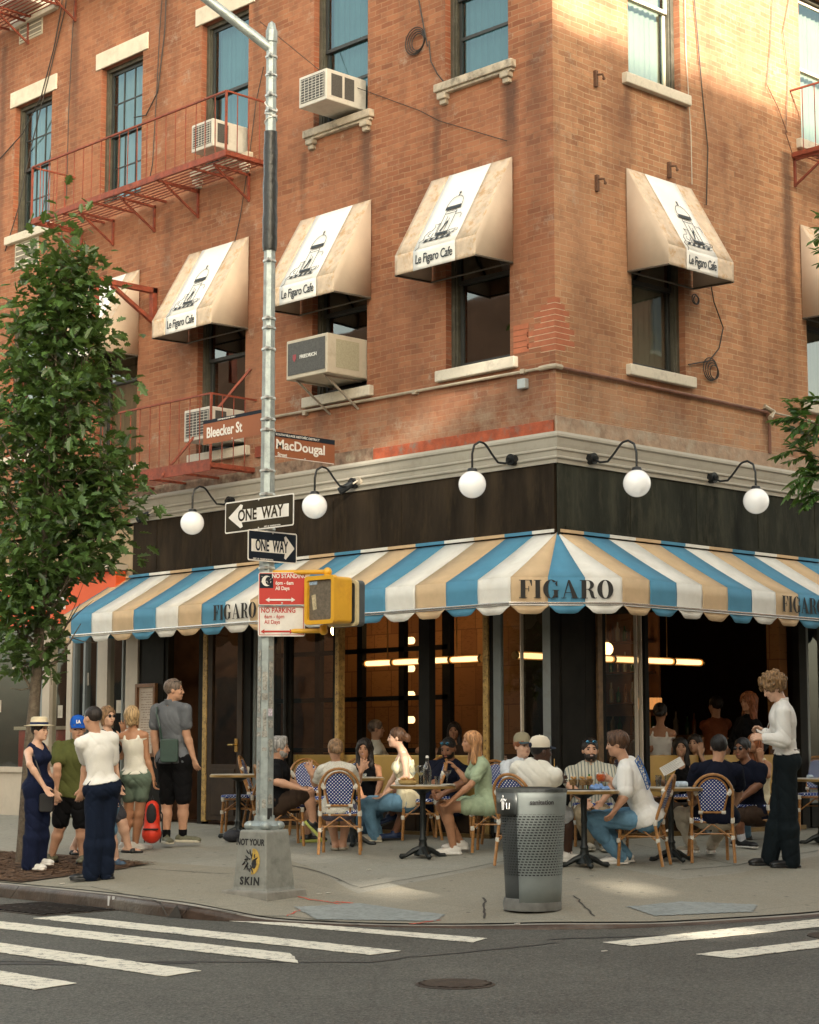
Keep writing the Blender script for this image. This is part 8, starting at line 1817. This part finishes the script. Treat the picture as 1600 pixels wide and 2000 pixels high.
P25=person('red haired woman with clasped hands at her chin behind the man in dark glasses',cD('shades',.7),1.62,(1488,1570),(1485,1480),-60,(1474,1452),((1465,1512,.3),(1478,1480,.1)),((1500,1515,-.2),(1484,1482,-.2)),((1450,1580,.3),(1452,1650,0)),((1455,1585,-.3),(1458,1650,0)),'tan','f',.95,hair=('long','red'),shirt=('tank',M_cream,.012),pants=('jeans',M_jean2),shoe=('s',S_b,S_b),hands=((1480,1460,0,180),(1484,1460,0,180)),curl=(.8,.8))
P26=person('curly haired waiter in a white shirt and dark jeans writing on a pad',gD(1532,1692),1.93,(1534,1482),(1527,1370),-98,(1511,1343),((1512,1442,.5),(1496,1432,.2)),((1531,1448,-.2),(1495,1442,-.3)),((1521,1590,.3),(1504,1681,0)),((1540,1590,0),(1546,1686,0)),'fair','m',.95,hy=-82,hp=28,hair=('curly','curlblond'),shirt=('long',M_w,.020,.06),pants=('wide',M_inkj),shoe=('s',S_b,S_b),feet=(-80,-80),curl=(1.0,.9))
# ---- dim figures inside the café
def inside(label,px,D,H,headpy,yaw,skin_,sex,hair_,shirt_,pants_,hy=None):
    sc=CF/D; fy=1458+sc*1.0+2; k=lambda z:1458-sc*(z-1.0)
    hz=1.0+(1458-headpy)/sc; z0=hz-H*.93; K=lambda f:k(z0+H*f)
    return person(label,D,H,(px,K(.53)),(px,K(.835)),yaw,(px,K(.93)),((px-.2*sc,K(.65),0),(px-.17*sc,K(.60),-.8)),((px+.2*sc,K(.65),0),(px+.17*sc,K(.60),-.8)),((px-.09*sc,K(.28),0),(px-.09*sc,K(.045),0)),((px+.09*sc,K(.28),0),(px+.09*sc,K(.045),0)),skin_,sex,1.,hy=hy,hair=hair_,shirt=shirt_,pants=pants_,shoe=('s',S_b,S_b),base=tuple(np.array([*pxd(px,1458,D)[:2],z0])))
inside('grey haired man in a pale shirt inside the left window, facing right',735,24.4,1.72,1424,95,'light','m',('short','ash'),('long',M_ow,.02),('slim',M_black))
inside('woman with dark hair behind the bearded man, inside the window',887,23.4,1.60,1428,-10,'tan','f',('long','dark'),('tee',M_brn,.014),('slim',M_black))
inside('woman with curly brown hair deep inside between the two dark posts',836,24.0,1.62,1432,150,'tan','f',('longcurl','brown'),('tank',M_brn,.014),('slim',M_black))
inside('dark haired woman in a white dress standing inside the right opening',1290,22.6,1.74,1392,165,'tan','f',('bun','dark'),('tank',M_w,.014),('skirt',M_w))
inside('person in a rust coloured shirt standing deep in the dark room',1398,24.6,1.76,1378,-150,'light','m',('short','dark'),('tee',cloth('rust cotton',(.22,.07,.03)),.02),('slim',M_black))
inside('person with reddish hair standing in the dark behind the waiter',1462,23.2,1.74,1372,-60,'tan','f',('longcurl','red'),('long',M_black,.014),('slim',M_black))
# ================================================================ THINGS HELD, WORN ON A STRAP OR STANDING ON TABLES
def W3(px,py,D): return Vector(tuple(pxd(px,py,D)))
def pj(P,k): return Vector(tuple(P[1][k]+P[2]))
# green shoulder bag of the tall man
o=empty('shoulder_bag',tuple(W3(331,1466,gD(345,1653)-.2))); c=W3(331,1466,gD(345,1653)-.19); F_=place(c,Vector(tuple(CR)),(0,0,1)); M_gb=mat('green leather',(.020,.050,.038),.45,0,.12,20)
mb=MB(); mb.poly([(x,y,-.035) for x,y in rrect(.205,.265,.03)],(0,0,.07)); mb.xf(F_); mb.build('bag_body',M_gb,o,world=True,bevel=.01)
mb=MB(); mb.poly([(x,y+.03,.036) for x,y in rrect(.17,.16,.02)],(0,0,.006)); mb.tube([(-.08,.115,.036),(.08,.115,.036)],.003,5); mb.xf(F_); mb.build('pocket',M_gb,o,world=True)
mb=MB(); a=pj(P7,'shL')+Vector((0,0,.06)); mb.tube([c+F_.to_3x3()@Vector((-.09,.13,0)),W3(312,1420,gD(345,1653)-.20),W3(306,1395,gD(345,1653)-.14),a],.012,6); mb.build('strap',M_gb,o,world=True); tag(o,'dark green shoulder bag hanging on the back of the man in grey','bag')
# black bag of the hat woman
D1=gD(66,1700); c=W3(91,1568,D1-.14); o=empty('shoulder_bag',tuple(c)); F_=place(c,Vector(tuple(CR)),(0,0,1)); mb=MB(); mb.poly([(x,y,-.03) for x,y in rrect(.15,.19,.03)],(0,0,.06)); mb.xf(F_); mb.build('bag_body',M_black if 0 else mat('black leather',(.012,.012,.013),.4),o,world=True,bevel=.01)
mb=MB(); mb.tube([c+Vector((0,0,.09)),W3(80,1515,D1-.17),W3(66,1475,D1-.13),pj(P1,'shR')+Vector((0,0,.04))],.007,6); mb.build('strap',mat('black leather',(.012,.012,.013),.4),o,world=True); tag(o,'small black shoulder bag hanging at the hip of the woman in the hat','bag')
# red backpack
Db=gD(262,1660)-.16; c=W3(297,1600,Db); o=empty('backpack',tuple(c)); F_=place(c,Vector(tuple(CR)),(0,0,1)); M_rb=mat('red nylon',(.62,.035,.012),.5,0,.12,12,.3,40)
s_=SDF((-.16,-.28,-.14),(.16,.30,.14),.009); s_.cone((0,-.16,0),(0,.13,0),.095,.075,.04); s_.ell((0,-.16,.03),(.10,.10,.08),None,.04); s_.wrinkle(.005,40.); me=s_.mesh('bag_body',M_rb); me.transform(Matrix.Translation(-Vector(c))@F_); q=bpy.data.objects.new('bag_body',me); COL.objects.link(q); q.parent=o
mb=MB(); mb.ball((0,.05,.055),.075,14,10,0,(.80,1.75,.70)); mb.box(-.085,.085,-.115,-.10,.02,.125); mb.xf(F_); mb.build('mesh_panel',mat('black mesh',(.012,.012,.014),.8,0,.3,60),o,world=True,smooth=True)
mb=MB(); 
for x in (-.05,.06): mb.tube([(x,.15,-.02),(x*1.8,.05,-.05),(x*1.9,-.12,-.03),(x*1.6,-.26,.0)],.008,5)
mb.tube([(-.02,.2,0),(0,.26,0),(.02,.2,0)],.008,5); mb.xf(F_); mb.build('strap',mat('black mesh',(.012,.012,.014),.8),o,world=True); tag(o,'red and black backpack dangling from the blonde woman\'s hand','backpack')
# waiter's pad and pen
Dw=gD(1532,1692); c=W3(1492,1434,Dw-.1); o=empty('order_pad',tuple(c)); mb=MB(); F_=place(c,Vector(tuple(CR))+Vector((0,0,-.45)),Vector((_f[0],_f[1],.3))); mb.box(-.085,.085,-.06,.06,-.006,.006); mb.xf(F_); mb.build('pad',mat('black pad',(.015,.015,.016),.5),o,world=True,bevel=.003); mb=MB(); mb.box(-.08,.06,-.055,.055,.0065,.009); mb.xf(F_); mb.build('paper',M_sw,o,world=True); tag(o,'black order pad in the waiter\'s hand','notepad')
mb=MB(); a=W3(1497,1428,Dw-.1); b=W3(1502,1412,Dw-.1); mb.tube([a,b],[.002,.005],6); q=mb.build('pen',mat('pen silver',(.5,.5,.48),.3,.7)); rebase(q,tuple(a)); tag(q,'slim pen held upright by the waiter','pen')
mb=MB(); 
P=P26; pe=P[1]['pel']+P[2]; 
mb2=MB(); n=20
for i in range(n):
    a=2*math.pi*i/n; mb2.v.append(tuple(pe+CR*.145*math.cos(a)+_f*.150*math.sin(a)+np.array([0,0,.095]))); mb2.v.append(tuple(pe+CR*.148*math.cos(a)+_f*.153*math.sin(a)+np.array([0,0,.055])))
for i in range(n): j=(i+1)%n; mb2.f.append((2*i,2*j,2*j+1,2*i+1)); mb2.m.append(0)
bel=mb2.build('belt',mat('brown belt',(.07,.03,.015),.4),None); bel.data.transform(Matrix.Translation(-Vector(tuple(P[2])))); bel.parent=P[0]; md=bel.modifiers.new('s','SOLIDIFY'); md.thickness=.006
# menu card
Dm=cD('menu')-.45; c=W3(1313,1497,Dm); o=empty('menu_card',tuple(c)); F_=place(c,Vector(tuple(CR))+Vector((0,0,.55)),Vector((0,0,1))+Vector((-_f[0],-_f[1],0))*-.3); mb=MB(); mb.box(-.135,.135,-.055,.055,-.001,.001); mb.xf(F_); mb.build('card',M_w if 0 else mat('menu white',(.74,.73,.69),.8,0,.02),o,world=True)
mb=MB()
for i in range(6): mb.box(-.12,.11-.03*(i%3),.04-i*.016,.044-i*.016,.0012,.0018)
mb.xf(F_); mb.build('print',mat('print line',(.35,.34,.33),.8),o,world=True); tag(o,'white printed menu card held by the woman with long black hair','menu')
# back print on the white T shirt : a framed blue block with wavy strokes
P=P19; N=P[1]['neck']+P[2]; pl=P[1]['pel']+P[2]; up=nrm(N-pl); dv=-_f*math.cos(math.radians(-105))+CR*math.sin(math.radians(-105)); dv=nrm(dv-up*(dv@up)); sd_=np.cross(dv,up)
cc=pl+(N-pl)*.70-dv*.135; F_=place(Vector(tuple(cc)),Vector(tuple(sd_)),Vector(tuple(up))); mb=MB(); W_,H_=.115,.155
def surf(x,y): return (x,y,.008-.55*x*x-.35*(y+.02)**2)
def pathb(pts,r): mb.tube([surf(*p) for p in pts],r,4)
for r_ in (1.,): pathb([(-W_,-H_),(W_,-H_),(W_,H_),(-W_,H_),(-W_,-H_)] ,.004)
def dens(a,b,n=8): return [(a[0]+(b[0]-a[0])*i/n,a[1]+(b[1]-a[1])*i/n) for i in range(n+1)]
mb=MB()
for a,b in (((-W_,-H_),(W_,-H_)),((W_,-H_),(W_,H_)),((W_,H_),(-W_,H_)),((-W_,H_),(-W_,-H_))): pathb(dens(a,b),.005)
for k in range(7):
    y=-.12+k*.04; pathb([(x,y+.012*math.sin(x*60+k*1.7)) for x in np.linspace(-.09,.09,14)],.004)
for (x,y) in ((-.06,.10),(.05,-.09)): pathb([(x+.03*math.cos(t),y+.03*math.sin(t)) for t in np.linspace(0,5.2,10)],.006)
mb.xf(F_); q=mb.build('back_print',mat('print blue',(.04,.12,.32),.85)); q.data.transform(Matrix.Translation(-Vector(tuple(P[2])))); q.parent=P[0]
# ---- glassware and plates
M_gl=mat('clear drinking glass',(.80,.84,.84),.05,0,0,spec=.6); 
gm=bpy.data.materials.new('thin clear glass'); gm.use_nodes=True; nt=gm.node_tree; nt.nodes.clear(); o_=_n(nt,'ShaderNodeOutputMaterial'); t_=_n(nt,'ShaderNodeBsdfTransparent'); t_.inputs[0].default_value=(.88,.91,.90,1); g_=_n(nt,'ShaderNodeBsdfGlossy'); g_.inputs['Roughness'].default_value=.04; lw=_n(nt,'ShaderNodeLayerWeight',Blend=.35); mr=_n(nt,'ShaderNodeMapRange'); mr.inputs[3].default_value=.05; mr.inputs[4].default_value=.75; x_=_n(nt,'ShaderNodeMixShader'); nt.links.new(lw.outputs[1],mr.inputs[0]); nt.links.new(mr.outputs[0],x_.inputs[0]); nt.links.new(t_.outputs[0],x_.inputs[1]); nt.links.new(g_.outputs[0],x_.inputs[2]); nt.links.new(x_.outputs[0],o_.inputs[0])
CRv=Vector(tuple(CR)); Fv=Vector((_f[0],_f[1],0))
def on(tb,r,d): c=Vector(tuple(TB[tb])); return c+CRv*r+Fv*d
def item(name,loc,label,cat,parts,group=None):
    o=empty(name,tuple(loc)); 
    for pn,prof,m,n in parts: b=MB(); b.lathe(prof,(0,0,0),n); b.build(pn,m,o,smooth=True,angle=math.radians(50))
    tag(o,label,cat,group); return o
water=mat('water tint',(.55,.60,.58),.05,0,0,spec=.8)
item('water_bottle',on('mid',.045,-.10),'clear swing top water bottle on the table beside the sunlit woman','bottle',[('glass',[(.040,.001),(.043,.01),(.043,.15),(.036,.19),(.018,.23),(.016,.27),(.018,.275)],gm,20),('water',[(.039,.003),(.040,.075),(.001,.075)],gm,16),('stopper',[(.015,.275),(.018,.285),(.012,.30),(.002,.302)],M_sw,12)])
def tumbler(loc,label,h=.10,r=.032,fill=None):
    p=[('glass',[(r*.85,.001),(r,h),(r*.94,h),(r*.8,.008),(.001,.008)],gm,18)]
    if fill: p.append(('drink',[(r*.78,.009),(r*.9,h*.6),(.001,h*.6)],fill,14))
    return item('tumbler',loc,label,'glass',p)
def stem(loc,label,kind,fill):
    if kind=='coupe': pr=[(.032,.001),(.033,.004),(.005,.008),(.004,.08),(.012,.095),(.040,.125),(.046,.15),(.044,.15)]; fl=[(.030,.118),(.042,.146),(.001,.146)]
    elif kind=='wine': pr=[(.035,.001),(.035,.004),(.005,.008),(.004,.08),(.02,.10),(.04,.13),(.042,.16),(.034,.20),(.032,.20)]; fl=[(.018,.10),(.036,.126),(.001,.127)]
    else: pr=[(.035,.001),(.035,.004),(.006,.008),(.005,.06),(.03,.075),(.052,.11),(.05,.15),(.042,.175),(.040,.175)]; fl=[(.028,.078),(.048,.11),(.045,.15),(.001,.15)]
    return item('stem_glass',loc,label,'glass',[('glass',pr,gm,20),('drink',fl,fill,16)])
M_or=mat('orange spritz',(.75,.12,.015),.15,0,0,emit=(.75,.10,.01),estr=.0); M_cof=mat('coffee drink',(.10,.035,.015),.3); M_pch=mat('peach drink',(.75,.38,.25),.3); M_wht=mat('white wine',(.62,.52,.25),.1)
tumbler(on('mid',.15,-.10),'short tumbler of water between the bottle and the coffee coloured cocktail',.09,.03,gm)
stem(on('mid',.25,-.05),'coupe glass with a coffee coloured cocktail on the middle table','coupe',M_cof)
stem(on('mid',-.02,.05),'stemmed wine glass behind the swing top bottle','wine',M_wht)
stem(on('mid',-.10,.12),'second stemmed wine glass, nearer the sunlit woman','wine',gm)
M_bowl=mat('ochre bowl',(.42,.29,.11),.5,0,.15,20); M_food=mat('bread chunks',(.45,.24,.08),.8,0,.5,40,.6,60); M_plate=mat('plate white',(.68,.66,.60),.3)
def bowl(loc,label,r,h,m,food=None,name='bowl',cat='bowl'):
    o=empty(name,tuple(loc)); b=MB(); b.lathe([(r*.7,.001),(r*.95,h*.4),(r,h),(r*.93,h),(r*.85,h*.4),(.001,h*.25)],(0,0,0),24); b.build('dish',m,o,smooth=True)
    if food:
        b=MB(); 
        for i in range(26): a=RS.rand()*6.28; q=RS.rand()**.5*r*.75; b.ball((q*math.cos(a),q*math.sin(a),h*.8+RS.rand()*.03),RS.uniform(.012,.02),7,5,0,(1,RS.uniform(.6,1.3),.8))
        b.build('food',food,o,smooth=True)
    tag(o,label,cat); return o
bowl(on('mid',-.15,-.08),'wide ochre bowl with food on the middle table',.105,.05,M_bowl,M_food)
bowl(on('mid',.26,-.16),'flat white plate near the edge of the middle table',.075,.012,M_plate,None,'plate','plate')
bowl(on('mid',-.24,.08),'small white napkin dish at the left of the middle table',.05,.03,M_plate,mat('napkin cream',(.6,.57,.48),.9))
tumbler(on('left',.0,-.12),'tumbler of water behind the hair bun on the left table',.12,.03,gm)
tumbler(on('left',.10,-.15),'dark ashtray like tumbler on the left table',.04,.05,None)
for k,(r,d) in enumerate(((-.06,-.08),(.03,-.12),(.10,-.03))):
    o=empty('snack_basket',tuple(on('right',r-.05,d))); b=MB(); b.lathe([(.03,.045),(.045,.10),(.042,.10),(.028,.05),(.001,.05)],(0,0,0),14); b.lathe([(.01,.0),(.012,.045)],(0,0,0),8); b.build('basket',mat('woven basket',(.22,.13,.05),.8,0,.6,70),o,smooth=True); b=MB()
    for i in range(9): a=RS.rand()*6.28; q=RS.rand()*.028; b.ball((q*math.cos(a),q*math.sin(a),.105+RS.rand()*.018),.014,6,4,0,(1,1,.6))
    b.build('crisps',mat('crisps',(.50,.26,.07),.7,0,.4,60),o); tag(o,['small basket of crisps nearest the bin on the right table','small basket of crisps in the middle of its row of three','small basket of crisps nearest the green bottle'][k],'basket','snack baskets')
b=MB(); b.box(-.16,.12,-.10,.04,.0,.008); q=b.build('slate_tray',mat('slate tray',(.02,.02,.022),.5),bevel=.003); q.location=tuple(on('right',-.04,-.12)); q.rotation_euler=(0,0,math.radians(-43)); tag(q,'black slate tray under the snack baskets on the right table','tray')
s_=SDF((-.14,-.1,-.02),(.14,.1,.1),.008); 
for (a,b_,c_,r_) in ((-.06,0,.02,.04),(.0,.02,.03,.045),(.06,-.01,.015,.035),(.09,.02,.0,.03),(-.02,-.03,.015,.035)): s_.ell((a,b_,c_),(r_,r_*.8,r_*.7),None,.02)
s_.wrinkle(.010,75.); s_.cut((0,0,0.0),(0,0,-1)); me=s_.mesh('napkin',mat('blue napkin',(.16,.27,.50),.9,0,.15,20)); q=bpy.data.objects.new('napkin',me); COL.objects.link(q); q.location=tuple(on('right',.14,-.10)); q.rotation_euler=(0,0,math.radians(-43)); tag(q,'crumpled blue napkin on the right table','napkin')
item('small_bottle',on('right',.06,.06),'small green glass bottle behind the blue napkin','bottle',[('glass',[(.022,.001),(.024,.08),(.01,.115),(.009,.15),(.002,.15)],mat('green bottle glass',(.03,.20,.04),.15,spec=.8),12)])
# the spritz lifted by the man in the printed shirt
wv=pj(P19,'wR'); c=W3(1174,1520,float(depth_of(wv))-.02); stem(c-Vector((0,0,.11)),'big round glass of orange spritz raised by the man in the printed T shirt','balloon',M_or)
c=W3(1083,1512,cD('bincap')+.15); o=tumbler(c-Vector((0,0,.06)),'tall peach coloured drink held up by the man in the cream cap',.14,.034,M_pch); b=MB(); b.tube([(.0,0,.02),(.012,.01,.21)],.004,6); b.build('straw',mat('straw yellow',(.6,.35,.08),.6),o)
tumbler(on('right2',-.04,-.10),'tumbler of water on the table beside the man in the navy polo',.12,.032,gm)
tumbler(on('right2',-.12,.0),'second tumbler of water, behind the first, by the menu card',.12,.032,gm)
b=MB(); b.tube([(-.07,0,.03),(.07,.02,.03)],[.028,.03],12); b.tube([(-.04,-.05,.028),(.06,-.04,.028)],[.026,.028],12); q=b.build('rolled_napkins',mat('pale blue napkin',(.42,.50,.58),.9,0,.2,20),smooth=True); q.location=tuple(on('right2',.08,-.12)); q.rotation_euler=(0,0,math.radians(-30)); tag(q,'two rolled pale blue napkins beside the water tumbler','napkin')
item('water_bottle',on('right2',.62,.30),'clear bottle with a pink drink between the man in dark glasses and the waiter','bottle',[('glass',[(.040,.001),(.043,.15),(.036,.19),(.018,.23),(.016,.28),(.002,.281)],gm,18),('drink',[(.038,.003),(.040,.12),(.001,.12)],M_pch,14)])
b=MB(); b.tube([(-.05,0,.02),(.05,.02,.02)],.02,10); q=b.build('rolled_napkins',MATS['pale blue napkin'],smooth=True); q.location=tuple(on('far',-.12,-.05)); tag(q,'rolled napkin on the table at the right edge','napkin')
# bags on the ground
b=MB(); b.ball((0,0,.07),.09,12,8,0,(1.5,1,.8)); q=b.build('bag',mat('dark bag',(.02,.022,.03),.7,0,.3,30),smooth=True); p=gpt(455,1645); q.location=tuple(p); tag(q,'dark cloth bag on the ground left of the pole plinth','bag')


# bottles on the dim back bar
M_bt=[mat('bottle amber',(.20,.07,.015),.12,spec=.8),mat('bottle green',(.02,.09,.03),.12,spec=.8),mat('bottle clear',(.35,.33,.28),.1,spec=.8)]
def barbottle(h,m):
    b=MB(); b.lathe([(.036,.001),(.038,h*.6),(.014,h*.75),(.013,h),(.001,h+.002)],(0,0,0),12); return b.build('bottle',m,smooth=True)
B3=[barbottle(.30,M_bt[0]),barbottle(.26,M_bt[1]),barbottle(.33,M_bt[2])]; nb_=0
for y in np.arange(2.7,7.1,.19):
    k=nb_%3; o=B3[k] if nb_<3 else B3[k].copy()
    if nb_>=3: COL.objects.link(o)
    o.location=(5.9+.06*math.sin(y*9),float(y),1.161); tag(o,['amber bottle standing on the dark bar counter inside','green bottle standing on the dark bar counter inside','clear bottle standing on the dark bar counter inside'][k],'bottle','bottles on the bar'); nb_+=1
o=empty('bottle_shelf',(4.2,3.2,1.9)); b=MB()
for z in (1.55,1.95,2.35): b.box(3.9,4.1,1.95,3.0,z,z+.025)
b.build('shelf',mat('shelf wood',(.12,.05,.02),.5),o,world=True); b=MB(); b.box(4.1,4.13,1.9,3.05,1.4,2.75); b.build('back_panel',mat('amber back panel',(.22,.09,.03),.5),o,world=True); tag(o,'dim wooden bottle shelf deep in the room between the dark posts','shelf')
k=0
for z in (1.576,1.976,2.376):
    for y in np.arange(2.03,2.98,.12):
        o=B3[k%3].copy(); COL.objects.link(o); o.location=(4.0,float(y),z); o.scale=(.8,.8,.8); tag(o,['amber bottle on the wooden shelf deep in the room','green bottle on the wooden shelf deep in the room','clear bottle on the wooden shelf deep in the room'][k%3],'bottle','bottles on the shelf'); k+=1
